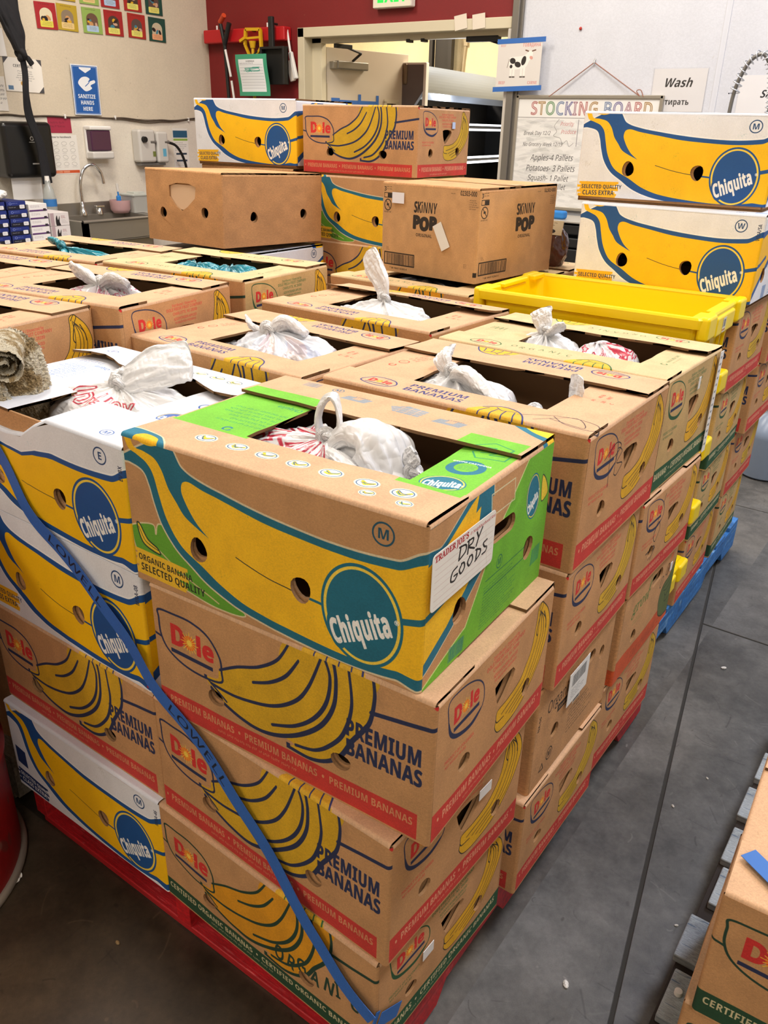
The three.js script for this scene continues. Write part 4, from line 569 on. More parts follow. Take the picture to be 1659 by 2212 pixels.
place('Q4', 'd', [-0.352, 0.1405, -1.82, 0.03], { L: 0.51, D: 0.365, H: 0.2355 }, 'brown banana box resting on the blue pallet behind the yellow crates');
place('R1', 'd', [-0.31, 0.8495, -2.24, 0.0], { L: 0.51, D: 0.376, H: 0.2365 }, 'brown banana box at the right picture edge, topmost of the farthest aisle stack');
place('R2', 'd', [-0.325, 0.6125, -2.235, 0.0], { L: 0.51, D: 0.376, H: 0.2365 }, 'brown banana box with red band, second from top in the farthest aisle stack');
place('R3', 'd2', [-0.352, 0.3765, -2.235, 0.01], { L: 0.51, D: 0.372, H: 0.2355 }, 'brown banana box with red band above the lowest box of the farthest aisle stack');
place('R4', 'o', [-0.36, 0.1405, -2.225, 0.04], { L: 0.51, D: 0.368, H: 0.2355 }, 'brown organic box with green band, lowest in the farthest aisle stack');
for (const [z, n] of [[-1.46, 0], [-1.87, 1]]) for (let k = 0; k < 3; k++) place('hp' + n + k, 'k', [-0.93, 0.1405 + k * 0.2363, z, 0], { L: 0.5, D: 0.37, H: 0.2355 }, hidden, 'hidden boxes');
place('I2', 'w', [-0.3, 1.0825, -1.812, 0.005], { front: T.wW, L: 0.5, D: 0.376, H: 0.2355, tray: 0.012, shut: true }, 'white banana box with letter W in a ring, under the other white box');
place('I1', 'w', [-0.343, 1.3185, -1.865, 0.065], { front: T.wI, L: 0.514, D: 0.376, H: 0.231, tray: 0.012, shut: true }, 'white banana box with letter M, topmost of the two right-hand white boxes');
// ------------------------------------------------------------------ left pallet
place('N1', 'd', [-1.33, 0.9005, -0.142, 0.135], { L: 0.51, D: 0.38, H: 0.2365, flaps: [0.08, 0.1, 0.13, 0.09] }, 'open brown banana box at the left edge behind the dirty rag');
place('N2', 'd', [-1.31, 0.9005, -0.535, 0.14], { L: 0.509, D: 0.38, H: 0.2385, flaps: [0.08, 0.1, 0.13, 0.09] }, 'open brown banana box with a crumpled white bag, in the middle of the left pallet');
place('N3', 'o', [-1.355, 0.9005, -0.972, 0.085], { L: 0.51, D: 0.38, H: 0.2365, flaps: [0.08, 0.1, 0.12, 0.09] }, 'open brown organic box with two teal bags inside');
place('O1', 'd', [-1.823, 0.9005, -0.46, 0.14], { L: 0.509, D: 0.38, H: 0.2385, flaps: [0.08, 0.1, 0.13, 0.09] }, 'open brown banana box at the left edge holding a white bag with pink print');
place('O2', 'd', [-1.885, 0.9005, -0.905, 0.12], { L: 0.51, D: 0.372, H: 0.2325, flaps: [0.08, 0.1, 0.13, 0.09] }, 'open brown banana box with one teal bag, farthest back on the left');
for (const [x, z, a] of [[-1.33, -0.142, 0.13], [-1.31, -0.53, 0.13], [-1.36, -0.965, 0.08], [-1.82, -0.46, 0.13], [-1.885, -0.9, 0.12]]) for (let k = 0; k < 3; k++) place('hn' + x + k, 'k', [x, 0.1405 + k * 0.2535, z === -0.142 ? -0.172 : z, a], { L: 0.49, D: z === -0.142 ? 0.3 : 0.355, H: 0.2525 }, hidden, 'hidden boxes');
place('W', 'w', [-1.853, 0.8495, -1.565, 0], { front: T.wS, back: T.wS, side: T.wI, left: T.wI, L: 0.386, D: 0.51, H: 0.2335, fh: [], sh: chiFH, shut: true }, 'white banana box mostly hidden under the plain brown upturned carton');
place('brown', 'k', [-1.862, 1.1035, -1.562, -0.023], { name: 'cardboard_carton', L: 0.392, D: 0.501, H: 0.237, shut: true, tilt: -0.03, linerHoles: [0, 1], fh: [at(0.24, 0.6, 0.017, 0.018), at(0.78, 0.55, 0.017, 0.018), (w, h) => [[-0.06, 0.235], [-0.02, 0.245], [0.04, 0.245], [0.075, 0.235], [0.07, 0.2], [0.03, 0.17], [0, 0.155], [-0.03, 0.17], [-0.06, 0.2]].map(([x, y]) => [x - 0.005, y - 0.05]).reverse()], sh: [at(0.29, 0.6, 0.017, 0.018), at(0.79, 0.58, 0.017, 0.018)] }, 'plain unprinted brown carton with round holes and a shield-shaped handle');
part(placed.brown, 'tape_patch', bx(0.13, 0.08, 0.0008, -0.002, 0.15, 0.2462), std(0xd8b896, 0.3));
for (let k = 0; k < 3; k++) place('hw' + k, 'k', [-1.855, 0.1405 + k * 0.2363, -1.565, 0], { L: 0.38, D: 0.5, H: 0.2355 }, hidden, 'hidden boxes');
// ------------------------------------------------------------------ tall stack at the back
place('J2', 'd', [-1.566, 1.3255, -2.085, 0.043], { front: T.dF2, side: T.dS2, L: 0.511, D: 0.381, H: 0.2395, shut: true, tray: 0.008 }, 'tall-stack brown banana box with premium print, top of the back right column');
place('J1', 'w', [-2.12, 1.3375, -2.06, 0.06], { front: T.wI, L: 0.525, D: 0.38, H: 0.2455, tray: 0.012, shut: true }, 'white banana box on top at the back, beside the brown premium box');
place('J3', 'chiO', [-1.525, 1.0885, -2.065, 0.0], { L: 0.507, D: 0.38, H: 0.2365, shut: true }, 'brown and green banana box partly hidden behind the snack carton');
place('J4', 'd', [-1.53, 0.8495, -2.06, 0.0], { L: 0.51, D: 0.38, H: 0.2385, shut: true }, 'brown banana box at the foot of the visible back column, beside the snack carton');
for (let k = 0; k < 5; k++) place('hj' + k, 'k', [-2.12, 0.1405 + k * 0.2394, -2.06, 0.03], { L: 0.5, D: 0.365, H: 0.2385, shut: true }, k === 4 ? 'plain brown box edge just under the back white box' : hidden, k === 4 ? undefined : 'hidden boxes');
for (let k = 0; k < 3; k++) place('hq' + k, 'k', [-1.53, 0.1405 + k * 0.2363, -2.06, 0], { L: 0.5, D: 0.365, H: 0.2355, shut: true }, hidden, 'hidden boxes');
// ------------------------------------------------------------------ snack carton
{
  const g = carton({ front: cardMat(popFace(true)), side: cardMat(popFace(false)), L: 0.352, D: 0.425, H: 0.256, shut: true });
  g.position.set(-0.906, 1.0935, -1.617); g.rotation.y = -0.079;
  part(g, 'shipping_label', bx(0.045, 0.03, 0.0006, -0.11, 0.214, 0.2185), std(0xe4e3ea, 0.5)); part(g, 'packing_slip', bx(0.032, 0.075, 0.0006, 0, 0, 0), std(0xdedcd6, 0.45), [0.055, 0.12, 0.2195], [0, 0, 0.5]);
  part(g, 'packing_tape', bx(0.34, 0.0006, 0.05, 0, 0.2572, 0.0), std(0xc9a06c, 0.25));
  add(g, 'snack_carton', 'brown snack carton with black lettering sitting at the centre back', 'box');
}
// ------------------------------------------------------------------ right pallet
place('S', 'o', [0.6225, 0.3775, -0.362, 0.05], { L: 0.51, D: 0.38, H: 0.2365, side: T.oSb, top: T.oTb }, 'brown organic banana box in the bottom right corner with blue tape on top');
place('S2', 'o', [0.612, 0.1405, -0.37, 0.04], { side: T.oSb, top: T.oTb, L: 0.51, D: 0.38, H: 0.2365 }, 'brown box at the very bottom right under the blue-taped one');
// ------------------------------------------------------------------ tied plastic carrier bags
const bagPrint = (draw) => canvasTex(1024, 512, (c, w, h) => { c.fillStyle = '#f4f4f4'; c.fillRect(0, 0, w, h); if (draw) draw(c, w, h); });
const thanks = (rows, col, size, face, xs = [0.08, 0.33, 0.6, 0.86]) => (c, w, h) => { for (const u of xs) rows.forEach((r, i) => { c.save(); c.translate(u * w, (0.24 + i * 0.17) * h); c.rotate(-0.25); c.font = `bold ${size}px ${face}`; c.strokeStyle = col; c.lineWidth = size * 0.06; c.strokeText(r, -size, 0); c.restore(); }); };
const stars = (c, w, h) => { reseed(4); for (let i = 0; i < 120; i++) { const x = rnd() * w, y = rnd() * 0.7 * h, r = rr(16, 30), k = i % 4; if (k < 3) { star(c, x, y, r, rnd() * 6); fillS(c, k ? null : '#d3304d', '#d3304d', 4); } else { c.beginPath(); c.arc(x, y, r * 0.6, 0, 7); fillS(c, null, '#d3304d', 4); } } };
const crinkle = canvasTex(512, 512, (c, w, h) => { const im = c.createImageData(w, h), d = im.data, rg = (x, y, p, s) => { const f = (a, b) => { const xi = Math.floor(a), yi = Math.floor(b), fx = a - xi, fy = b - yi, u = fx * fx * (3 - 2 * fx), v = fy * fy * (3 - 2 * fy), H = (i, j) => hash(((i % p) + p) % p, ((j % p) + p) % p, s); return (H(xi, yi) * (1 - u) + H(xi + 1, yi) * u) * (1 - v) + (H(xi, yi + 1) * (1 - u) + H(xi + 1, yi + 1) * u) * v; }; return 1 - Math.abs(2 * f(x / w * p, y / h * p) - 1); }; for (let j = 0, k = 0; j < h; j++) for (let i = 0; i < w; i++, k += 4) { const v = 255 * clamp(0.5 * rg(i, j, 7, 3) + 0.32 * rg(i, j, 15, 5) + 0.2 * rg(i, j, 31, 7)); d[k] = d[k + 1] = d[k + 2] = v; d[k + 3] = 255; } c.putImageData(im, 0, 0); });
crinkle.colorSpace = THREE.NoColorSpace; crinkle.repeat.set(3, 1.5);
const plastic = (map, color = 0xffffff, tr = 0.16) => new THREE.MeshPhysicalMaterial({ color, map, bumpMap: crinkle, bumpScale: 0.004, roughness: 0.36, transmission: tr, thickness: 0, clearcoat: 0.6, clearcoatRoughness: 0.16, side: THREE.DoubleSide });
const BAG = {
  plain: plastic(bagPrint(null)), thank: plastic(bagPrint(thanks(['THANK', 'YOU'], '#cc2f48', 92, 'sans-serif', [0.16, 0.45, 0.74]))), mild: plastic(bagPrint(thanks(['YOU'], '#cc2f48', 70, 'sans-serif', [0.2, 0.32]))), stars: plastic(bagPrint(stars)), pink: plastic(bagPrint(thanks(['THANK', 'YOU', 'THANK'], '#d27a92', 60, 'serif'))),
  goods: plastic(canvasTex(512, 256, (c, w, h) => { c.fillStyle = '#eef0f4'; c.fillRect(0, 0, w, h); reseed(9); for (let i = 0; i < 26; i++) { c.globalAlpha = rr(0.1, 0.3); c.fillStyle = ['#8fa3d8', '#d8dff5', '#e2a48a', '#aab6d8'][i % 4]; c.beginPath(); c.ellipse(rnd() * w, (0.15 + rnd() * 0.5) * h, rr(10, 50), rr(8, 30), rnd() * 3, 0, 7); c.fill(); } c.globalAlpha = 1; })),
  teal: new THREE.MeshPhysicalMaterial({ color: 0x1896a8, roughness: 0.3, transmission: 0.15, thickness: 0, bumpMap: crinkle, bumpScale: 0.006, clearcoat: 0.8, clearcoatRoughness: 0.15, side: THREE.DoubleSide }), black: new THREE.MeshPhysicalMaterial({ color: 0x0c0c0d, roughness: 0.35, clearcoat: 0.4, clearcoatRoughness: 0.3, side: THREE.DoubleSide }),
};
const ridge = (x, y, s) => { const n = vnoise(x, y, s) * 2 - 1; return 1 - Math.abs(n); };
// body: a full, lumpy sack gathered into pleats at its knot k; half sizes rx, ry, rz about (0, 0, 0)
function sackGeo(rx, ry, rz, k, seed, { nu = 168, nv = 110, fold = 0.2, lump = 0.16 } = {}) {
  const pos = [], uv = [], idx = []; reseed(seed); const ks = Array.from({ length: 6 }, () => [4 + Math.floor(rnd() * 15), rnd() * 6.3, rr(0.4, 1)]);
  for (let j = 0; j <= nv; j++) for (let i = 0; i <= nu; i++) {
    const t = j / nv, ph = (i % nu) / nu * 2 * Math.PI, c = Math.cos(ph), s = Math.sin(ph), th = Math.pow(t, 1.05) * Math.PI;
    let f = 0; for (const [n, p, a] of ks) f += a * (1 - 2 * Math.pow(Math.abs(Math.sin(ph * n / 2 + p + 0.7 * Math.sin(t * 5 + p))), 0.6)); f /= 3.4;
    const gather = Math.exp(-Math.pow(t / 0.26, 1.5)), st = Math.pow(Math.sin(Math.min(th, Math.PI)), 0.6), mid = Math.exp(-t * 1.4);
    const lumpy = (fbm(c * 2.1 + seed + t * 2, s * 2.1 + t * 3, seed, 3) - 0.45) * 2 * lump;
    const crease = (ridge(c * 2.7 + t * 3.5, s * 2.7 - t * 2, seed + 3) - 0.6) * 0.085 + (ridge(c * 6 + t * 6, s * 6 + t * 8, seed + 6) - 0.6) * 0.045 + (ridge(c * 13 - t * 10, s * 13 + t * 13, seed + 9) - 0.6) * 0.022;
    const m = 1 + lumpy + crease + f * fold * (0.1 + 0.8 * gather) * mid;
    let x = rx * st * c * m, z = rz * st * s * m, y = ry * Math.cos(th) * (1 + lumpy * 0.5 + crease);
    y += f * ry * 0.16 * Math.exp(-Math.pow((t - 0.14) / 0.16, 2));
    const pull = Math.exp(-Math.pow(t / 0.1, 1.5)); x += (k[0] - x) * pull; z += (k[2] - z) * pull; y += (k[1] - y) * Math.exp(-Math.pow(t / 0.085, 1.3));
    const neck = 0.012 * Math.exp(-Math.pow(t / 0.12, 2)) * (0.7 + f); x += c * neck; z += s * neck;
    pos.push(x, y, z); uv.push(i / nu, 1 - t);
  }
  for (let j = 0; j < nv; j++) for (let i = 0; i < nu; i++) { const a = j * (nu + 1) + i, b = a + 1, c = a + nu + 1, d = c + 1; idx.push(a, b, c, b, d, c); }
  const g = new THREE.BufferGeometry(); g.setAttribute('position', new THREE.Float32BufferAttribute(pos, 3)); g.setAttribute('uv', new THREE.Float32BufferAttribute(uv, 2)); g.setIndex(idx); g.computeVertexNormals(); return g;
}
// a handle or tail: a flattened sleeve of film along a curve, pleated where it leaves the knot, crumpled and torn-edged towards its end
function sleeveGeo(pts, w, th, side, seed, { nu = 72, ns = 84, pleat = 1 } = {}) {
  const cv = new THREE.CatmullRomCurve3(pts.map((p) => V(...p)), false, 'centripetal'), pos = [], uv = [], idx = [];
  for (let j = 0; j <= ns; j++) {
    const s = j / ns, p = cv.getPoint(s), tg = cv.getTangent(s), sd = V(...side); sd.addScaledVector(tg, -sd.dot(tg)).normalize(); const nr = tg.clone().cross(sd);
    const W = w(s) * (1 + pleat * 0.3 * (fbm(s * 4, seed, seed, 2) - 0.45)), H = th(s), gath = pleat * (0.1 + 0.28 * Math.exp(-s * 3.2));
    for (let i = 0; i <= nu; i++) {
      const a = (i % nu) / nu * 2 * Math.PI, q = Math.cos(a), top = Math.sin(a) >= 0 ? 1 : -1, fl = Math.pow(Math.abs(Math.sin(a)), 0.7) * top;
      const pl = (ridge(q * 3.1 + 7 + 0.3 * Math.sin(s * 5), s * 0.9, seed) - 0.55) * gath + (ridge(q * 5 + s * 2.2, s * 3 + q + top, seed + 2) - 0.55) * 0.16 * pleat + (ridge(q * 9 - s * 7, s * 8 + q * 4 + top * 3, seed + 5) - 0.55) * 0.07 * pleat;
      const edge = 1 + pleat * 0.16 * (fbm(s * 9 + (q > 0 ? 5 : 0), 3, seed + 8, 2) - 0.45) * Math.abs(q);
      const cx = q * W * edge, cy = fl * H + pl * W * 0.9 + pleat * 0.25 * W * (vnoise(s * 3.2, q * 1.3 + 4, seed + 4) - 0.5);
      pos.push(p.x + sd.x * cx + nr.x * cy, p.y + sd.y * cx + nr.y * cy, p.z + sd.z * cx + nr.z * cy); uv.push(0.35 * i / nu, 0.5 * s);
    }
  }
  for (let j = 0; j < ns; j++) for (let i = 0; i < nu; i++) { const a = j * (nu + 1) + i, b = a + 1, c = a + nu + 1, d = c + 1; idx.push(a, c, b, b, c, d); }
  const g = new THREE.BufferGeometry(); g.setAttribute('position', new THREE.Float32BufferAttribute(pos, 3)); g.setAttribute('uv', new THREE.Float32BufferAttribute(uv, 2)); g.setIndex(idx); g.computeVertexNormals(); return g;
}
const PROF = { ear: (W) => (s) => W * (0.2 + 0.8 * Math.pow(Math.sin(Math.PI * Math.min(0.62, 0.03 + s * 0.62)), 0.9)) * (s > 0.93 ? Math.sqrt(Math.max(0.03, 1 - Math.pow((s - 0.93) / 0.07, 2))) : 1), loop: (W) => (s) => W * (0.55 + 0.45 * Math.abs(Math.cos(Math.PI * s))) };
function bag(p, [rx, ry, rz], k, seed, mat, ears, label, group, rot = 0, opt) {
  const g = new THREE.Group(); g.position.set(...p); g.rotation.y = rot;
  part(g, 'sack', sackGeo(rx, ry, rz, k, seed, opt), mat);
  if (ears.length) part(g, 'knot', new THREE.TorusKnotGeometry(0.009, 0.007, 48, 8, 2, 3).translate(...k), mat === BAG.teal || mat === BAG.black ? mat : BAG.plain);
  ears.forEach(([type, pts, W, th, side], i) => part(g, 'handle', sleeveGeo(pts.map((q) => [q[0] + k[0], q[1] + k[1], q[2] + k[2]]), PROF[type](W), (s) => th * (0.4 + 0.6 * Math.sin(Math.PI * clamp(s * 0.9 + 0.05))), side, seed + 20 + i), mat === BAG.teal || mat === BAG.black ? mat : BAG.plain));
  return add(g, 'plastic_bag', label, 'plastic bag', group);
}
{
  const film = (label) => label;
  // labelled box: big printed bag with an upright loop, a puffed lobe and a flat loop
  bag([-0.285, 0.985, -0.16], [0.17, 0.105, 0.105], [0.012, 0.1, 0.012], 5, BAG.thank, [
    ['loop', [[0, -0.016, -0.004], [-0.024, 0.018, -0.01], [-0.017, 0.052, -0.016], [0.0, 0.06, -0.016], [0.014, 0.03, -0.012], [0.006, -0.016, -0.004]], 0.02, 0.004, [0.5, 0, 0.9]],
    ['ear', [[0, -0.02, 0], [0.035, 0.006, -0.02], [0.07, 0.006, -0.028], [0.1, -0.035, -0.02], [0.115, -0.09, -0.01]], 0.062, 0.022, [-0.1, 0.3, 1]],
    ['ear', [[0, -0.014, 0.006], [0.035, -0.012, 0.026], [0.08, -0.022, 0.038], [0.112, -0.036, 0.042]], 0.024, 0.012, [-0.3, 0.35, 1]],
  ], 'white bag with red outlined letters and a looped handle in the labelled front box', undefined, 0.05);
  bag([-0.125, 0.955, -0.2], [0.05, 0.085, 0.07], [-0.015, 0.098, 0.02], 8, BAG.plain, [['ear', [[0, -0.005, 0], [-0.008, 0.02, 0.0], [0.004, 0.036, 0.004]], 0.017, 0.005, [1, 0, 0.4]]], 'small white bag tucked by the green right flap of the labelled front box');
  // white box with the rag: knotted bag with a big tail
  bag([-0.765, 0.98, -0.185], [0.175, 0.085, 0.115], [-0.005, 0.088, 0.02], 11, BAG.mild, [
    ['ear', [[0, -0.02, 0], [0.018, 0.008, -0.012], [0.05, 0.03, -0.04], [0.082, 0.04, -0.07], [0.1, 0.042, -0.09]], 0.042, 0.008, [-0.45, 0.75, -0.3]],
    ['ear', [[0, -0.02, 0], [-0.02, 0.004, -0.012], [-0.022, 0.018, -0.03]], 0.03, 0.01, [0.8, 0.3, 0.3]],
  ], 'knotted white bag with one long tail in the white rag-corner box');
  // box with marker scrawls
  bag([-0.305, 0.988, -0.58], [0.115, 0.092, 0.1], [-0.01, 0.1, 0.015], 14, BAG.plain, [['ear', [[0, -0.012, 0], [-0.03, 0.018, -0.015], [-0.04, 0.03, -0.045]], 0.026, 0.008, [0.7, 0.5, 0.3]], ['ear', [[0, -0.012, 0], [0.04, 0.0, 0.012], [0.09, -0.018, 0.025], [0.13, -0.05, 0.045]], 0.04, 0.016, [0, 0.8, 0.6]]], 'white bag with a drooping tail at the left in the marker-scrawled box');
  bag([-0.15, 0.955, -0.575], [0.08, 0.085, 0.08], [0.0, 0.085, -0.01], 16, BAG.thank, [['ear', [[0.04, -0.02, -0.02], [0.058, 0.03, -0.028], [0.056, 0.075, -0.032]], 0.022, 0.004, [0.8, 0, 0.6]]], 'white printed bag with an upright handle at the right in the marker-scrawled box');
  // round bag
  bag([-0.735, 1.005, -0.57], [0.14, 0.095, 0.105], [-0.03, 0.098, 0.02], 18, BAG.goods, [['ear', [[0, -0.012, 0], [-0.04, -0.002, 0.0], [-0.065, 0.01, -0.01]], 0.022, 0.006, [0.2, 0.6, 0.8]], ['ear', [[0, -0.012, 0], [0.03, 0.012, -0.03], [0.07, -0.01, -0.05]], 0.034, 0.012, [0, 0.6, 0.8]]], 'round white bag bulging with bluish goods in the box behind the white one');
  bag([-0.9, 0.965, -0.58], [0.06, 0.085, 0.085], [0.0, 0.086, 0.01], 19, BAG.pink, [], 'pink-printed white bag beside the round bulging bag');
  // tall handle bag
  bag([-0.785, 0.998, -1.0], [0.165, 0.095, 0.1], [0.0, 0.105, 0.0], 21, BAG.plain, [['ear', [[0, -0.015, 0], [-0.015, 0.03, -0.01], [-0.05, 0.07, -0.02], [-0.075, 0.105, -0.03]], 0.038, 0.01, [0.8, 0.5, 0.3]]], 'white bag with a tall leaning handle, in the box left of the yellow crate');
  // organic box: stars print
  bag([-0.34, 0.985, -1.02], [0.09, 0.09, 0.09], [0.0, 0.1, 0.01], 24, BAG.plain, [['ear', [[0, -0.012, 0], [-0.015, 0.024, -0.01], [-0.025, 0.045, -0.02]], 0.03, 0.01, [0.9, 0.3, 0.2]], ['ear', [[0, -0.012, 0], [0.025, 0.01, 0], [0.042, 0.022, -0.01]], 0.022, 0.008, [0.5, 0.6, 0.5]]], 'plain white tied bag at the left in the green band box');
  bag([-0.19, 0.98, -1.02], [0.08, 0.1, 0.09], [-0.03, 0.098, 0.0], 26, BAG.stars, [], 'white bag printed with red stars and hearts in the green band box');
  // left pallet
  bag([-1.285, 1.055, -0.535], [0.135, 0.085, 0.095], [0.01, 0.088, 0.02], 31, BAG.pink, [['ear', [[0, -0.01, 0], [-0.045, 0.014, 0.0], [-0.085, 0.024, 0.0]], 0.032, 0.01, [0.1, 0.7, 0.7]], ['ear', [[0, -0.01, 0], [0.045, 0.01, -0.005], [0.08, 0.0, -0.01]], 0.034, 0.012, [0.1, 0.7, 0.7]]], 'crumpled white bag with two short ears in the middle left-pallet box', undefined, 0.14);
  bag([-1.36, 1.06, -0.14], [0.12, 0.085, 0.09], [0.06, 0.088, 0.0], 33, BAG.goods, [['ear', [[0, -0.01, 0], [0.02, 0.02, 0], [0.03, 0.04, 0]], 0.022, 0.008, [0.1, 0.7, 0.7]]], 'white bag cut by the left picture edge, just behind the dirty rag');
  bag([-1.81, 1.055, -0.455], [0.13, 0.1, 0.09], [0.06, 0.105, 0.02], 35, BAG.pink, [['ear', [[0, -0.01, 0], [-0.02, 0.025, -0.01], [-0.05, 0.055, -0.02]], 0.034, 0.008, [0.8, 0.5, 0.2]]], 'white bag with pink print and a pointed ear at the left edge');
  bag([-1.86, 1.04, -0.9], [0.15, 0.09, 0.09], [-0.09, 0.09, 0.02], 37, BAG.teal, [['ear', [[0, -0.01, 0], [-0.02, 0.012, 0], [-0.05, 0.016, 0.01]], 0.016, 0.008, [0.1, 0.7, 0.7]]], 'shiny teal bag in the farthest left open box');
  bag([-1.435, 1.045, -0.97], [0.085, 0.09, 0.09], [0.0, 0.075, 0.0], 39, BAG.teal, [], 'left teal bag of the two in the organic left-pallet box');
  bag([-1.265, 1.045, -0.955], [0.08, 0.1, 0.085], [-0.02, 0.085, 0.0], 41, BAG.teal, [], 'right teal bag of the two in the organic left-pallet box');
  bag([-0.93, 1.02, -1.44], [0.17, 0.07, 0.1], [0.0, 0.06, 0.0], 43, BAG.black, [], 'black plastic bag in the box under the snack carton');
}
// ------------------------------------------------------------------ pallets
const woodTex = (col, a, b, seed) => canvasTex(512, 256, (c, w, h) => { c.fillStyle = col; c.fillRect(0, 0, w, h); reseed(seed); for (let i = 0; i < 420; i++) { c.globalAlpha = rr(0.1, 0.5); c.strokeStyle = rnd() < 0.5 ? a : b; c.lineWidth = rr(0.6, 3.2); const y = rnd() * h, x = rnd() * w, l = rr(15, 190); c.beginPath(); c.moveTo(x, y); c.bezierCurveTo(x + l / 3, y + rr(-3, 3), x + l * 0.6, y + rr(-3, 3), x + l, y + rr(-4, 4)); c.stroke(); } for (let i = 0; i < 160; i++) { c.globalAlpha = rr(0.2, 0.7); c.fillStyle = rnd() < 0.5 ? a : b; c.beginPath(); c.ellipse(rnd() * w, rnd() * h, rr(1, 9), rr(1, 4), 0, 0, 7); c.fill(); } c.globalAlpha = 1; }, 0.2, seed);
const PAL = { red: std(0xffffff, 0.55, { map: woodTex('#b5191f', '#8c1015', '#cf5a58', 3) }), blue: std(0xffffff, 0.6, { map: woodTex('#2c6fb4', '#1b4d86', '#9dbbd6', 4) }), grey: std(0xffffff, 0.85, { map: woodTex('#8b8479', '#6a6258', '#aaa398', 5) }), worn: std(0xffffff, 0.8, { map: woodTex('#98a1a6', '#4a6079', '#d2d6d4', 6) }), end: std(0x2b2420, 0.9) };
function pallet(x0, x1, z0, z1, mat, label, o = {}) {
  const g = new THREE.Group(), Wd = x1 - x0, Ln = z1 - z0, n = o.n || 7, bw = o.bw || 0.12; g.position.set((x0 + x1) / 2, 0, (z0 + z1) / 2); reseed(n * 7 + Ln * 100);
  for (let i = 0; i < n; i++) { const z = -Ln / 2 + bw / 2 + i / (n - 1) * (Ln - bw), dx = o.rag ? rr(-0.012, 0.012) : 0; part(g, 'deck_board', rbx(Wd, 0.018, bw, 0.003, dx, 0.131, z + (o.rag && i % (n - 1) ? rr(-0.012, 0.012) : 0)), mat); }
  for (const f of [0, 0.25, 0.5, 0.75, 1]) part(g, 'bottom_board', rbx(Wd - 0.05, 0.018, f % 0.5 ? 0.09 : 0.13, 0.003, 0, 0.0095, -Ln / 2 + 0.065 + f * (Ln - 0.13)), mat);
  const s = new THREE.Shape(); const pts = [[-Ln / 2, 0], [-Ln / 2 + 0.16, 0], [-Ln / 2 + 0.19, 0.042], [-Ln / 2 + 0.39, 0.042], [-Ln / 2 + 0.42, 0], [Ln / 2 - 0.42, 0], [Ln / 2 - 0.39, 0.042], [Ln / 2 - 0.19, 0.042], [Ln / 2 - 0.16, 0], [Ln / 2, 0], [Ln / 2, 0.1025], [-Ln / 2, 0.1025]]; pts.forEach(([a, b], i) => (i ? s.lineTo(a, b) : s.moveTo(a, b)));
  for (const f of [-1, 0, 1]) part(g, 'stringer', new THREE.ExtrudeGeometry(s, { depth: 0.038, bevelEnabled: true, bevelSize: 0.001, bevelThickness: 0.001, bevelSegments: 1 }).translate(0, 0.019, -0.019).rotateY(-Math.PI / 2).translate(f * (Wd / 2 - 0.02), 0, 0), o.stringer || mat);
  return add(g, 'pallet', label, 'pallet');
}
pallet(-1.045, -0.03, -1.235, -0.004, PAL.red, 'red wooden pallet under the front stacks of banana boxes');
pallet(-1.2, -0.1, -2.47, -1.255, PAL.blue, 'bright blue wooden pallet behind the red one, under crates and boxes');
pallet(-2.14, -1.11, -1.17, 0.0, PAL.grey, 'grey wooden pallet under the left group of boxes, hidden below them');
pallet(-2.4, -1.27, -2.3, -1.29, PAL.grey, 'grey wooden pallet under the tall back stack, hidden from view');
pallet(0.312, 1.3, -1.4, -0.15, PAL.worn, 'worn blue and white wooden pallet in the bottom right corner', { rag: true, n: 9, bw: 0.108, stringer: PAL.end });
// ------------------------------------------------------------------ yellow crates
function loopLoft(profile, rc, seg = 6) {                        // profile of [y, half x, half z] swept round a rounded rectangle
  const pos = [], idx = []; const ring = (hx, hz) => { const p = []; for (let q = 0; q < 4; q++) { const sx = [1, -1, -1, 1][q], sz = [1, 1, -1, -1][q]; for (let i = 0; i <= seg; i++) { const a = q * Math.PI / 2 + i / seg * Math.PI / 2; p.push([sx * (hx - rc) + rc * Math.cos(a), sz * (hz - rc) + rc * Math.sin(a)]); } } return p; };
  let n = 0; for (const [y, hx, hz] of profile) { const r = ring(hx, hz); n = r.length; for (const [x, z] of r) pos.push(x, y, z); }
  for (let j = 0; j < profile.length - 1; j++) for (let i = 0; i < n; i++) { const a = j * n + i, b = j * n + (i + 1) % n, c = a + n, d = b + n; idx.push(a, c, b, b, c, d); }
  const g = new THREE.BufferGeometry(); g.setAttribute('position', new THREE.Float32BufferAttribute(pos, 3)); g.setIndex(idx); const q = g.toNonIndexed(); q.computeVertexNormals(); q.setAttribute('uv', new THREE.Float32BufferAttribute(new Float32Array(q.attributes.position.count * 2), 2)); return q;
}
const yel = std(0xf6d600, 0.36);
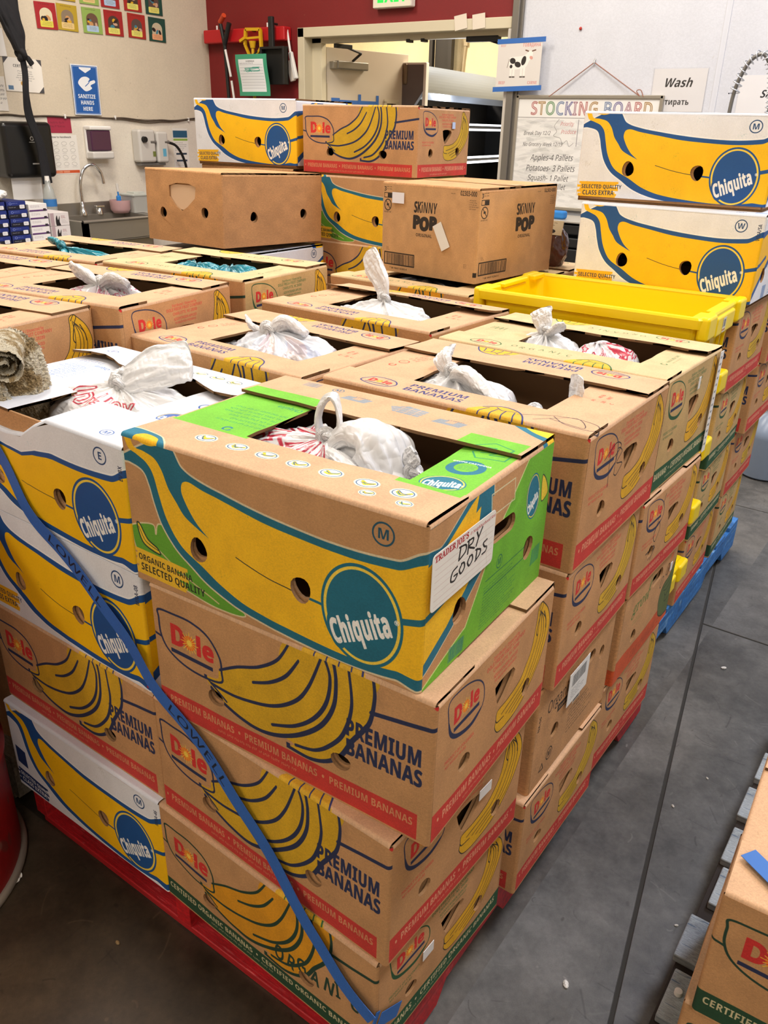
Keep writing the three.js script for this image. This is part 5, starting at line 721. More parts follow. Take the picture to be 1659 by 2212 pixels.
{
  const proto = new THREE.Group();
  const inH = 0.186, mk = (a) => a;
  part(proto, 'crate_wall', loopLoft(mk([[0.006, 0.262, 0.152], [0.004, 0.268, 0.158], [0.0, 0.268, 0.158], [0.15, 0.285, 0.172], [0.152, 0.285, 0.172], [inH, 0.288, 0.176], [inH, 0.283, 0.171], [0.15, 0.2805, 0.168], [0.006, 0.264, 0.154]]), 0.025), yel);
  part(proto, 'crate_base', bx(0.53, 0.004, 0.31, 0, 0.004, 0), yel);
  part(proto, 'rim', loopLoft([[0.162, 0.287, 0.174], [0.166, 0.2985, 0.186], [0.187, 0.3, 0.188], [0.192, 0.297, 0.185], [0.192, 0.284, 0.172], [0.186, 0.282, 0.17]], 0.02), yel);
  for (const s of [-1, 1]) {
    for (const q of [-1, 1]) part(proto, 'corner_lug', merge([rbx(0.028, 0.058, 0.075, 0.009, s * 0.296, 0.166, q * 0.145), rbx(0.03, 0.014, 0.07, 0.004, s * 0.28, 0.186, q * 0.14)]), yel);
    part(proto, 'handle', merge([rbx(0.028, 0.05, 0.17, 0.007, s * 0.292, 0.155, 0), rbx(0.02, 0.012, 0.15, 0.004, s * 0.28, 0.187, 0)]), yel);
    part(proto, 'rib', merge([-0.1, -0.05, 0.05, 0.1].map((z) => rbx(0.008, 0.12, 0.006, 0.002, s * 0.283, 0.085, z))), yel);
  }
  part(proto, 'bar_code_sticker', bx(0.0008, 0.035, 0.028, 0.3066, 0.155, 0.02), std(0xe9e6dc, 0.5, { map: canvasTex(64, 96, (c, w, h) => { c.fillStyle = '#f2efe6'; c.fillRect(0, 0, w, h); barcode(c, 10, 12, 44, 50, '#333', 2); c.fillStyle = '#d08a3a'; c.fillRect(4, 76, 56, 12); }) }));
  for (let i = 0; i < 5; i++) { const g = i ? proto.clone() : proto; if (i) g.name = ''; g.position.set(-0.36 + [-0.014, -0.012, -0.016, -0.012, 0][i], 0.141 + i * 0.1955 - (i === 4 ? 0.001 : 0), -1.432); g.rotation.y = [0.01, 0.0, 0.012, 0.0, 0.0][i]; if (i === 4) g.rotation.y = 0.02; add(g, 'crate', ['lowest yellow plastic crate, at the bottom of the crate stack', 'second yellow crate from the bottom, its lip showing beside the boxes', 'third yellow crate from the bottom, middle of the crate stack', 'second yellow crate from the top, its lip showing beside the boxes', 'empty yellow plastic crate open on top of the crate stack'][i], 'crate'); }
}
// ------------------------------------------------------------------ tape, label, slips
function ribbon(pts, width, t = 0.0008, nrm = [0, 0, 1], sub = 8) {
  const cv = new THREE.CatmullRomCurve3(pts.map((p) => V(...p)), false, 'centripetal'), n = (pts.length - 1) * sub, pos = [], uv = [], idx = [], N = V(...nrm);
  for (let j = 0; j <= n; j++) { const s = j / n, p = cv.getPointAt(s), tg = cv.getTangentAt(s), sd = tg.clone().cross(N).normalize(); for (const [k, d] of [[-1, 0], [1, 0], [1, -t], [-1, -t]]) { const q = p.clone().addScaledVector(sd, k * width / 2).addScaledVector(N, d + 0.0015 * Math.sin(s * 40)); pos.push(q.x, q.y, q.z); uv.push(k > 0 ? 0 : 1, 1 - s); } }
  for (let j = 0; j < n; j++) for (let k = 0; k < 4; k++) { const a = j * 4 + k, b = j * 4 + (k + 1) % 4, c = a + 4, d = b + 4; idx.push(a, c, b, b, c, d); }
  const g = new THREE.BufferGeometry(); g.setAttribute('position', new THREE.Float32BufferAttribute(pos, 3)); g.setAttribute('uv', new THREE.Float32BufferAttribute(uv, 2)); g.setIndex(idx); const q = g.toNonIndexed(); q.computeVertexNormals(); return q;
}
{
  const tex = canvasTex(64, 2048, (c, w, h) => { c.fillStyle = '#3468b8'; c.fillRect(0, 0, w, h); wear(c, w, h, 60, '#1d437e', 3, 0.9); for (const y of [470, 1080]) text(c, 'LOWELL', 14, y, 50, '#14202f', { rot: 1.57, font: 'normal', sx: 1.5 }); }, 0.06, 3);
  const g = new THREE.Group(), m = std(0xffffff, 0.5, { map: tex, side: THREE.DoubleSide });
  part(g, 'tape_run', ribbon([[-0.95, 1.05, 0.018], [-0.871, 0.963, 0.02], [-0.811, 0.878, 0.021], [-0.728, 0.824, 0.022], [-0.649, 0.774, 0.023], [-0.572, 0.709, 0.024], [-0.502, 0.658, 0.034], [-0.425, 0.613, 0.038], [-0.348, 0.562, 0.042], [-0.281, 0.495, 0.044], [-0.21, 0.425, 0.048], [-0.14, 0.346, 0.054], [-0.084, 0.294, 0.057], [-0.02, 0.258, 0.0585]], 0.029), m);
  const D0 = placed.D; { const e = new THREE.Group(); const q = part(g, 'tape_end', merge([bx(0.0008, 0.027, 0.062, 0, 0, -0.031), bx(0.0008, 0.027, 0.012, -0.0042, 0, 0.0045).rotateY(0)]), M.blueTape, [0, 0, 0]); const v = V(0.2635, 0.108, 0.1915).applyAxisAngle(V(0, 1, 0), D0.rotation.y).add(D0.position); q.position.copy(v); q.rotation.set(0, D0.rotation.y, 0); q.rotateX(-0.55); }
  add(g, 'masking_tape', 'long blue masking tape with a handwritten name running diagonally down the front boxes', 'tape');
}
{
  const tex = canvasTex(768, 512, (c, w, h) => {
    c.fillStyle = '#f1ede4'; c.fillRect(0, 0, w, h); text(c, "TRADER JOE'S", 0.03 * w, 0.14 * h, 74, '#b3262e', { face: 'serif', sx: 0.74, stroke: 4 }); text(c, "TRADER JOE'S", 0.03 * w, 0.14 * h, 74, '#b3262e', { face: 'serif', sx: 0.74 }); text(c, '® Neighborhood Stores', 0.56 * w, 0.13 * h, 40, '#b3262e', { face: 'serif', font: 'italic bold', sx: 0.78 });
    c.strokeStyle = '#c08f8c'; c.lineWidth = 2; for (let i = 0; i < 7; i++) { c.beginPath(); c.moveTo(0.04 * w, (0.27 + i * 0.11) * h); c.lineTo(0.97 * w, (0.27 + i * 0.11) * h); c.stroke(); }
    const K = '#1c1714', st = (p, lw = 17) => { curve(c, p, w, h); fillS(c, null, K, lw); };
    st([[0.42, 0.2], [0.4, 0.42]]); st([[0.4, 0.2], [0.5, 0.24], [0.5, 0.36], [0.4, 0.43]]); st([[0.55, 0.2], [0.54, 0.44]]); st([[0.53, 0.21], [0.62, 0.22], [0.61, 0.3], [0.55, 0.32], [0.65, 0.43]]); st([[0.68, 0.17], [0.71, 0.28]]); st([[0.77, 0.15], [0.71, 0.3], [0.68, 0.42]]);
    st([[0.38, 0.52], [0.31, 0.56], [0.29, 0.7], [0.35, 0.74], [0.39, 0.66], [0.34, 0.65]]); st([[0.46, 0.54], [0.42, 0.62], [0.45, 0.71], [0.5, 0.65], [0.49, 0.55], [0.45, 0.53]]); st([[0.59, 0.52], [0.55, 0.6], [0.58, 0.69], [0.63, 0.63], [0.62, 0.53], [0.58, 0.52]]); st([[0.7, 0.49], [0.69, 0.69]]); st([[0.68, 0.49], [0.76, 0.55], [0.75, 0.64], [0.68, 0.7]]); st([[0.87, 0.46], [0.81, 0.48], [0.83, 0.56], [0.87, 0.6], [0.86, 0.67], [0.8, 0.68]]);
    c.strokeStyle = '#cfc6b6'; c.lineWidth = 3; c.beginPath(); c.moveTo(0.84 * w, 0.3 * h); c.quadraticCurveTo(0.86 * w, 0.6 * h, 0.9 * w, 0.96 * h); c.stroke();
  }, 0.025, 5);
  const A = placed.A, g = new THREE.Group(); g.position.copy(A.position); g.rotation.y = A.rotation.y;
  const sh = new THREE.Shape(); const a = 0.164, b = 0.078, r = 0.008; sh.moveTo(r, 0); sh.lineTo(a - r, 0); sh.quadraticCurveTo(a, 0, a, r); sh.lineTo(a, b - r); sh.quadraticCurveTo(a, b, a - r, b); sh.lineTo(r, b); sh.quadraticCurveTo(0, b, 0, b - r); sh.lineTo(0, r); sh.quadraticCurveTo(0, 0, r, 0);
  const geo = new THREE.ExtrudeGeometry(sh, { depth: 0.0008, bevelEnabled: false, curveSegments: 4 }), p = geo.attributes.position, u = geo.attributes.uv; for (let i = 0; i < p.count; i++) u.setXY(i, p.getX(i) / a, p.getY(i) / b);
  geo.rotateY(Math.PI / 2).translate(0.512 / 2 + 0.0062, 0.2385 * 0.495, 0.375 / 2 - 0.004);
  part(g, 'label_sheet', geo, std(0xffffff, 0.45, { map: tex })); add(g, 'paper_label', 'white lined label lettered dry goods on the end of the front corner box', 'label');
}
{ // stickers on the aisle side
  const stick = (id, geo, mat, label, L) => { const B = placed[id], g = new THREE.Group(); g.position.copy(B.position); g.rotation.y = B.rotation.y; part(g, 'sticker_sheet', geo, mat); add(g, 'sticker', label, 'sticker'); };
  const bc = std(0xffffff, 0.5, { map: canvasTex(128, 256, (c, w, h) => { c.fillStyle = '#ecebe6'; c.fillRect(0, 0, w, h); barcode(c, 20, 30, 88, 90, '#444', 3); smallPrint(c, 20, 140, 80, 90, 5, '#666', 4); }) });
  stick('F3', bx(0.001, 0.075, 0.095, 0.2606, 0.165, 0.012), bc, 'white bar-code label beside the handle hole of the organic print box');
  const strip = canvasTex(64, 1024, (c, w, h) => { c.fillStyle = '#efede9'; c.fillRect(0, 0, w, h); reseed(6); [...'SNACKSMILKEATS'].forEach((q, i) => { c.globalAlpha = 0.95; c.save(); c.translate(32, 60 + i * 68); c.rotate(1.4); c.fillStyle = '#1c1b1c'; const a = rr(20, 34); c.fillRect(-10, -a / 2, 9, a); c.fillRect(3, -a / 3, 7, a * 0.7); c.fillRect(-10, a * 0.2, 20, 7); c.restore(); }); c.globalAlpha = 1; });
  stick('G1', bx(0.001, 0.235, 0.024, 0.2658, 0.119, -0.158), std(0xffffff, 0.4, { map: strip }), 'tall narrow white strip with black characters on the green band box corner');
  const sm = std(0xe9e7e3, 0.5); stick('G1', bx(0.001, 0.026, 0.012, 0.2656, 0.195, -0.02), sm, 'small white sticker near the top of the green band box end'); stick('C', bx(0.001, 0.02, 0.036, 0.2622, 0.168, -0.055), sm, 'small white sticker above the handle of the third corner box'); stick('D', bx(0.001, 0.022, 0.03, 0.2626, 0.13, 0.06), sm, 'small white sticker above the handle of the lowest corner box'); stick('G3', bx(0.001, 0.022, 0.014, 0.2606, 0.17, -0.125), sm, 'small white sticker on the squash picture box'); stick('J2', bx(0.001, 0.022, 0.022, 0.261, 0.18, -0.055), std(0xbfd0ee, 0.5), 'pale blue sticker on the end of the tall-stack premium box');
  const ts = new THREE.Group(); ts.position.set(0.4, 0.622, -0.228); ts.rotation.y = -0.55; part(ts, 'tape_piece', bx(0.09, 0.0008, 0.026, 0.03, 0, 0), M.blueTape); add(ts, 'tape_scrap', 'blue tape piece across the top of the bottom right box', 'tape');
}
// ------------------------------------------------------------------ dirty rag, drum, litter
{
  const t = canvasTex(256, 256, (c, w, h) => { const im = c.createImageData(w, h), d = im.data; for (let j = 0, k = 0; j < h; j++) for (let i = 0; i < w; i++, k += 4) { const n = fbm(i / 30, j / 30, 5), f = hash(i, j, 2) * 0.35 + 0.75, b = sstep(0.42, 0.62, n); d[k] = (214 - 62 * b) * f; d[k + 1] = (204 - 74 * b) * f; d[k + 2] = (180 - 88 * b) * f; d[k + 3] = 255; } c.putImageData(im, 0, 0); });
  const terry = new THREE.MeshStandardMaterial({ map: t, roughness: 1, bumpMap: t, bumpScale: 0.004 });
  const g = new THREE.Group(); g.position.set(-0.925, 1.07, -0.075); g.scale.setScalar(0.95);
  const fuzz = (geo, s, a) => { const p = geo.attributes.position, n = geo.attributes.normal; for (let i = 0; i < p.count; i++) { const k = a * (fbm(p.getX(i) * 160, p.getY(i) * 160 + p.getZ(i) * 120, s, 2) - 0.4) + a * 1.4 * (hash(i, 3, s) - 0.5); p.setXYZ(i, p.getX(i) + n.getX(i) * k, p.getY(i) + n.getY(i) * k, p.getZ(i) + n.getZ(i) * k); } geo.computeVertexNormals(); return geo; };
  terry.side = THREE.DoubleSide;
  part(g, 'rag_body', fuzz(sackGeo(0.062, 0.1, 0.055, [-0.005, 0.095, -0.01], 61, { nu: 200, nv: 150, fold: 0.45, lump: 0.12 }).translate(-0.015, -0.01, 0.0), 4, 0.004), terry);
  { const pos = [], uv = [], idx = [], nu = 190, nv = 60; for (let j = 0; j <= nv; j++) for (let i = 0; i <= nu; i++) { const a = i / nu * 5.2 * Math.PI, r = 0.008 + 0.034 * i / nu, v = j / nv, k = 0.0035 * (hash(i, j, 4) - 0.5) + 0.005 * (fbm(i / 9, j / 7, 6, 2) - 0.45); pos.push(r * Math.cos(a) * (1 + 0.1 * Math.sin(v * 5)) + k * Math.cos(a), r * 0.85 * Math.sin(a) + k * Math.sin(a) + 0.012 * Math.sin(v * 3), (v - 0.5) * 0.11 + 0.006 * Math.sin(a * 0.7)); uv.push(i / nu * 3, v); } for (let j = 0; j < nv; j++) for (let i = 0; i < nu; i++) { const a = j * (nu + 1) + i; idx.push(a, a + 1, a + nu + 1, a + 1, a + nu + 2, a + nu + 1); } const sp = new THREE.BufferGeometry(); sp.setAttribute('position', new THREE.Float32BufferAttribute(pos, 3)); sp.setAttribute('uv', new THREE.Float32BufferAttribute(uv, 2)); sp.setIndex(idx); sp.computeVertexNormals(); part(g, 'rag_roll', sp.rotateY(0.95).rotateX(0.25).translate(0.012, 0.05, 0.028), terry); }
  part(g, 'rag_fold', fuzz(sleeveGeo([[-0.04, 0.03, 0.045], [-0.005, 0.0, 0.06], [0.02, -0.04, 0.06], [0.03, -0.085, 0.045]], (q) => 0.036 - 0.008 * q, () => 0.016, [1, 0.2, 0], 63, { nu: 90, ns: 110 }), 6, 0.004), terry);
  add(g, 'rag', 'dirty beige terry rag slumped at the left edge over the white box corner', 'rag');
}
{
  const t = canvasTex(1024, 512, (c, w, h) => { c.fillStyle = '#8f1316'; c.fillRect(0, 0, w, h); wear(c, w, h, 160, '#d5b9ac', 5, 0.05); wear(c, w, h, 120, '#4a0a0c', 6, 0.05); reseed(3); for (let i = 0; i < 260; i++) { c.globalAlpha = rr(0.2, 0.7); c.fillStyle = rnd() < 0.7 ? '#b9b1a2' : '#54463c'; c.beginPath(); c.ellipse(rnd() * w, h * (1 - Math.pow(rnd(), 2.5) * 0.22), rr(2, 12), rr(1, 5), rr(-0.4, 0.4), 0, 7); c.fill(); } c.globalAlpha = 1; }, 0.1, 4);
  const g = new THREE.Group(); g.position.set(-1.142, 0, 0.303); const R = 0.278;
  part(g, 'drum_shell', new THREE.LatheGeometry([[R - 0.004, 0.012], [R - 0.002, 0.03], [R - 0.002, 0.28], [R + 0.006, 0.29], [R + 0.006, 0.3], [R - 0.002, 0.31], [R - 0.002, 0.57], [R + 0.006, 0.58], [R + 0.006, 0.59], [R - 0.002, 0.6], [R - 0.002, 0.86]].map((p) => new THREE.Vector2(...p)), 96), std(0xffffff, 0.45, { map: t }));
  part(g, 'bottom_rim', new THREE.TorusGeometry(R - 0.001, 0.0105, 10, 96).rotateX(Math.PI / 2).translate(0, 0.011, 0), std(0x9f978b, 0.5, { metalness: 0.4 })); part(g, 'top_rim', new THREE.TorusGeometry(R - 0.001, 0.0105, 10, 96).rotateX(Math.PI / 2).translate(0, 0.865, 0), std(0x9f978b, 0.5, { metalness: 0.4 })); part(g, 'lid', new THREE.CylinderGeometry(R - 0.006, R - 0.006, 0.006, 64).translate(0, 0.858, 0), std(0x8f1316, 0.5));
  add(g, 'drum', 'scuffed red steel drum with a worn bottom rim at the left edge', 'drum');
}
{
  const g = new THREE.Group(); g.position.set(-0.925, 0, 0.13); part(g, 'paper_scrap', ribbon([[-0.026, 0.004, 0.004], [-0.012, 0.008, -0.004], [0.004, 0.0045, -0.006], [0.012, 0.006, 0.006], [0.014, 0.003, 0.022]], 0.011, 0.0006, [0, 1, 0.2]), M.paper); add(g, 'scrap', 'torn white paper scrap on the floor beside the red drum', 'litter');
  const cap = new THREE.Group(); cap.position.set(0.337, 0.14, -0.36); part(cap, 'disc', new THREE.LatheGeometry([[0, 0.0005], [0.0068, 0.0005], [0.0072, 0.0015], [0.0068, 0.0088], [0.006, 0.0098], [0, 0.01]].map((p) => new THREE.Vector2(...p)), 20), M.white); add(cap, 'plastic_disc', 'small white cap lying on the worn pallet', 'cap');
  reseed(22); [[0.144, -0.359, 'white pellet on the floor between the two pallets', 0.006, 0xe8e6df], [0.275, -0.62, 'tiny white bit on the floor joint', 0.003, 0xd8d5cc], [0.16, -0.95, 'small pale crumb on the aisle floor near the red pallet', 0.0035, 0xcfc9bd], [0.2, -1.1, 'pale sliver on the aisle floor beyond the crumb', 0.003, 0xd5d0c5], [-0.62, 0.1, 'dry tan crumb on the floor by the front pallet edge', 0.004, 0x9a7f55], [0.1, -1.62, 'white sliver on the far aisle floor', 0.006, 0xe0ded8]].forEach(([x, z, label, r, col]) => { const q = new THREE.IcosahedronGeometry(r, 2), p = q.attributes.position; for (let i = 0; i < p.count; i++) p.setXYZ(i, p.getX(i) * 1.5, p.getY(i) * 0.55, p.getZ(i) * (0.8 + 0.2 * Math.sin(i))); q.computeVertexNormals(); const m = new THREE.Mesh(q, std(col, 0.7)); m.position.set(x, r * 0.52, z); m.rotation.y = rnd() * 3; add(m, 'crumb', label, 'litter'); });
}
// ------------------------------------------------------------------ left wall
const onLeft = (y, z, off = 0.0045) => { const g = new THREE.Group(); g.position.set(XL + off, y, z); g.rotation.y = Math.PI / 2; return g; };   // local x runs towards the back
const onBack = (x, y, off = 0.002) => { const g = new THREE.Group(); g.position.set(x, y, ZB + off); return g; };
const sheet = (w, h, m, t = 0.0012) => bx(w, h, t, 0, 0, t / 2);
{ // photo cards, one atlas for all
  const cols = ['#a3262c', '#b59a2e', '#8fae58', '#a02a2a', '#a53029', '#1f4a40', '#b59a2e', '#8fae58', '#a02a2a', '#a53029', '#1f4a40', '#a3262c'], lab = ['#d9cf52', '#e0c384', '#a9c4e0', '#e2dc72', '#e2dc72', '#e8a67c'];
  const tex = canvasTex(1024, 420, (c, w, h) => { for (let i = 0; i < 12; i++) { const x = (i % 6) * w / 6, y = Math.floor(i / 6) * h / 2, W6 = w / 6, H2 = h / 2; c.save(); c.translate(x, y); c.beginPath(); c.rect(0, 0, W6, H2); c.clip(); c.fillStyle = cols[i]; c.fillRect(0, 0, W6, H2); reseed(i + 3);
    c.beginPath(); c.moveTo(0.2 * W6, 0.72 * H2); c.lineTo(0.2 * W6, 0.45 * H2); c.arc(0.5 * W6, 0.45 * H2, 0.3 * W6, Math.PI, 0); c.lineTo(0.8 * W6, 0.72 * H2); c.closePath(); c.fillStyle = ['#d9cfae', '#8a7a64', '#6b5140', '#4b3b32', '#5b4a44', '#c3b79a'][i % 6]; c.fill(); c.clip();
    for (let k = 0; k < 5; k++) { c.fillStyle = ['#3f7f92', '#2a211e', '#c89660', '#1d1a1c', '#d6a528', '#c9a58c'][(k + i) % 6]; c.beginPath(); c.ellipse(rr(0.3, 0.7) * W6, rr(0.35, 0.7) * H2, rr(8, 26), rr(8, 24), rnd() * 3, 0, 7); c.fill(); }
    c.restore(); c.save(); c.translate(x, y); c.fillStyle = lab[i % 6]; c.beginPath(); c.roundRect(0.18 * W6, 0.69 * H2, 0.62 * W6, 0.24 * H2, 8); c.fill(); smallPrint(c, 0.26 * W6, 0.73 * H2, 0.45 * W6, 0.16 * H2, 3, '#5f5a30', i + 2, 'center'); smallPrint(c, 0.2 * W6, 0.06 * H2, 0.6 * W6, 0.06 * H2, 1, '#3a1d18', i + 9); c.restore(); } });
  const m = std(0xffffff, 0.4, { map: tex }), names = ['red', 'mustard', 'light green', 'brick red', 'brown red', 'dark green'];
  const card = (i, y, z, rot, label) => { const geo = bx(0.172, 0.168, 0.0012), u = geo.attributes.uv; for (let k = 0; k < u.count; k++) u.setXY(k, ((i % 6) + u.getX(k)) / 6, ((i < 6 ? 1 : 0) + u.getY(k)) / 2); const g = onLeft(y, z); part(g, 'card_sheet', geo, m, [0, 0, 0.001], [0, 0, rot]); add(g, 'photo_card', label, 'poster'); };
  [-3.425, -3.603, -3.818, -4.015, -4.235, -4.44].forEach((z, i) => card(i, [2.158, 2.163, 2.163, 2.165, 2.165, 2.158][i], z, [0.02, -0.02, 0.01, 0, -0.02, -0.02][i], names[i] + ' photo card in the lower row on the left wall, ' + ['leftmost', 'second from left', 'third from left', 'fourth from left', 'fifth from left', 'rightmost'][i]));
  [-3.603, -3.81, -4.0, -4.215, -4.425].forEach((z, i) => card(6 + i, [2.355, 2.352, 2.35, 2.348, 2.345][i], z, 0, ['mustard', 'light green', 'brick red', 'brown red', 'dark green'][i] + ' photo card in the upper row, cut by the top picture edge'));
}
{
  const s = canvasTex(256, 384, (c, w, h) => { c.fillStyle = '#e9edf2'; c.fillRect(0, 0, w, h); c.fillStyle = '#1d5cab'; c.fillRect(8, 8, w - 16, h - 16); c.strokeStyle = '#cfe0f4'; c.lineWidth = 2; c.strokeRect(15, 15, w - 30, h - 30); c.fillStyle = '#eef2f6'; poly(c, [[0.3, 0.05], [0.74, 0.05], [0.74, 0.08], [0.52, 0.16], [0.3, 0.08]], w, h); c.fill(); curve(c, [[0.22, 0.36], [0.34, 0.26], [0.52, 0.23], [0.66, 0.27], [0.6, 0.33], [0.82, 0.29], [0.86, 0.34], [0.68, 0.4], [0.72, 0.46], [0.5, 0.52], [0.34, 0.46]], w, h, true); c.fill(); curve(c, [[0.48, 0.42], [0.6, 0.36], [0.64, 0.33]], w, h); fillS(c, null, '#1d5cab', 6); ['SANITIZE', 'HANDS', 'HERE'].forEach((q, i) => text(c, q, w / 2, (0.66 + i * 0.125) * h, 43, '#eef2f6', { align: 'center', sx: 0.9 })); });
  const g = onLeft(1.69, -3.685); part(g, 'sign_plate', rbx(0.24, 0.345, 0.004, 0.002), [M.white, M.white, M.white, M.white, std(0xffffff, 0.35, { map: s }), M.white][4], [0, 0, 0.012], [0.03, 0, 0]); part(g, 'mounting_block', bx(0.06, 0.02, 0.012, 0, -0.12, 0.004), M.white); add(g, 'sign', 'blue sign reading sanitize hands here on the left wall', 'sign');
  const gp = (y, z, w, h, m, label, rot = 0, off = 0.0045) => { const q = onLeft(y, z, off); part(q, 'paper_sheet', sheet(w, h), m, [0, 0, 0], [0, 0, rot]); add(q, 'notice', label, 'notice'); };
  gp(1.445, -3.42, 0.2, 0.11, std(0xffffff, 0.5, { map: canvasTex(128, 72, (c, w, h) => { c.fillStyle = '#a32a45'; c.fillRect(0, 0, w, h); smallPrint(c, 12, 20, 100, 34, 2, '#6f1a30', 3); }) }), 'dark pink notice under the cable on the left wall');
  gp(1.24, -3.437, 0.235, 0.275, std(0xffffff, 0.5, { map: canvasTex(256, 320, (c, w, h) => { c.fillStyle = '#e9e6df'; c.fillRect(0, 0, w, h); text(c, 'How to Handwash', 12, 26, 22, '#333'); reseed(3); for (let j = 0; j < 4; j++) for (let i = 0; i < 3; i++) { c.strokeStyle = '#8d8a85'; c.lineWidth = 2; c.beginPath(); c.ellipse(50 + i * 78, 70 + j * 56, 24, 15, rr(-0.4, 0.4), 0, 7); c.stroke(); smallPrint(c, 26 + i * 78, 90 + j * 56, 52, 12, 2, '#8d8a85', i + j * 3); } c.fillStyle = '#d0582c'; c.fillRect(8, 290, w - 16, 24); text(c, 'CLEAN  HANDS', 24, 309, 18, '#f0c8a8'); }) }), 'white hand washing chart with an orange strip beside the faucet');
  gp(1.765, -3.18, 0.3, 0.215, std(0xffffff, 0.45, { map: canvasTex(256, 180, (c, w, h) => { c.fillStyle = '#ece8df'; c.fillRect(0, 0, w, h); c.fillStyle = '#4a4a4e'; for (const p of [[[0, 0], [0.14, 0], [0, 0.2]], [[1, 0], [0.86, 0], [1, 0.2]], [[1, 1], [0.86, 1], [1, 0.8]]]) { poly(c, p, w, h); c.fill(); } c.fillStyle = '#5c7ea0'; c.fillRect(14, 150, 34, 22); text(c, 'CERTIFICATE', w / 2, 50, 22, '#555', { align: 'center' }); smallPrint(c, 70, 66, 130, 60, 5, '#777', 5, 'center'); c.fillStyle = '#c99a4a'; c.beginPath(); c.arc(112, 135, 12, 0, 7); c.fill(); c.fillStyle = '#b93a3a'; c.fillRect(120, 20, 14, 10); }) }), 'white certificate with dark corner triangles behind the hanging apron', -0.02);
  gp(1.28, -4.6, 0.17, 0.31, std(0xffffff, 0.45, { map: canvasTex(128, 256, (c, w, h) => { c.fillStyle = '#e6e3dc'; c.fillRect(0, 0, w, h); c.fillStyle = '#2b5a78'; c.fillRect(4, 14, w - 8, 46); c.fillStyle = '#8fb04a'; c.fillRect(4, 66, w - 8, 14); smallPrint(c, 12, 90, 100, 60, 5, '#777', 3); c.fillStyle = '#2c3f50'; for (const y of [160, 205]) c.fillRect(20, y, 90, 12); smallPrint(c, 12, 220, 100, 30, 3, '#777', 6); }) }), 'notice with a blue header right of the chemical dispenser');
  gp(1.96, -3.015, 0.1, 0.17, M.paper, 'blank white tag at the far left wall, above the certificate', 0.06); gp(1.64, -2.97, 0.1, 0.22, std(0xffffff, 0.5, { map: canvasTex(64, 128, (c, w, h) => { c.fillStyle = '#eae7e0'; c.fillRect(0, 0, w, h); smallPrint(c, 8, 30, 48, 80, 5, '#666', 4); }) }), 'white printed sheet at the far left edge beside the apron');
}
{ // cable and its clips
  const g = new THREE.Group(), x = XL + 0.012; reseed(5); const p = []; for (let i = 0; i <= 26; i++) { const z = -2.3 - i * 0.1; p.push([x, 1.508 - 0.008 * Math.abs(Math.sin(i * 0.9)) - (i > 17 ? 0.012 * Math.sin((i - 17) * 0.5) : 0), z]); }
  part(g, 'cable', tube(p, 0.0065, 160, 6), std(0x4b3f34, 0.7)); part(g, 'second_cable', tube(p.slice(16).map(([a, b, c], i) => [a + 0.004, b - 0.012 * Math.sin(i * 0.45) - 0.004, c]), 0.005, 80, 6), std(0x4b3f34, 0.7));
  for (const z of [-3.47, -3.93, -4.7]) part(g, 'cable_clip', rbx(0.016, 0.03, 0.014, 0.003, x, 1.505, z), M.white); add(g, 'cable', 'dark cable clipped along the left wall between paint and panel', 'cable');
}
{ // soap dispenser
  const g = onLeft(1.325, -3.72); part(g, 'back_plate', rbx(0.2, 0.235, 0.03, 0.01, 0, 0, 0.015), M.white); part(g, 'tinted_window', rbx(0.185, 0.15, 0.07, 0.012, 0, 0.015, 0.05), std(0x4b2843, 0.18)); part(g, 'top_cap', rbx(0.2, 0.03, 0.085, 0.01, 0, 0.104, 0.05), M.white); part(g, 'push_bar', rbx(0.2, 0.055, 0.09, 0.014, 0, -0.09, 0.055), std(0xcfcdc9, 0.35)); add(g, 'soap_dispenser', 'white wall soap dispenser with a purple tinted window', 'dispenser');
}
{ // chemical dispenser
  const g = onLeft(1.3, -4.22); part(g, 'housing', merge([rbx(0.17, 0.25, 0.1, 0.02, -0.06, 0, 0.05), rbx(0.12, 0.24, 0.1, 0.02, 0.1, -0.01, 0.05)]), std(0xc9c6c0, 0.45)); part(g, 'selector_knob', new THREE.CylinderGeometry(0.022, 0.024, 0.03, 20).rotateX(Math.PI / 2).translate(-0.1, 0.05, 0.11), M.black); part(g, 'outlet', merge([rod([-0.03, 0.03, 0.09], [0.03, 0.03, 0.09], 0.014), rod([0.12, 0.03, 0.09], [0.17, 0.03, 0.09], 0.013), rbx(0.26, 0.02, 0.06, 0.005, 0, -0.14, 0.05)]), std(0x6d6a66, 0.5)); part(g, 'product_label', merge([bx(0.03, 0.04, 0.001, -0.0, -0.06, 0.1008)]), std(0x6f7a3a, 0.6)); part(g, 'product_label', bx(0.035, 0.06, 0.001, 0.11, -0.05, 0.1008), std(0x5fa8c8, 0.6));
  part(g, 'supply_hose', tube([[0.16, 0.03, 0.09], [0.24, 0.0, 0.1], [0.33, -0.12, 0.09], [0.37, -0.3, 0.07], [0.36, -0.6, 0.05]], 0.011, 40, 8), M.black); add(g, 'chemical_dispenser', 'grey two-part chemical dispenser with a black hose on the left wall', 'dispenser');
}
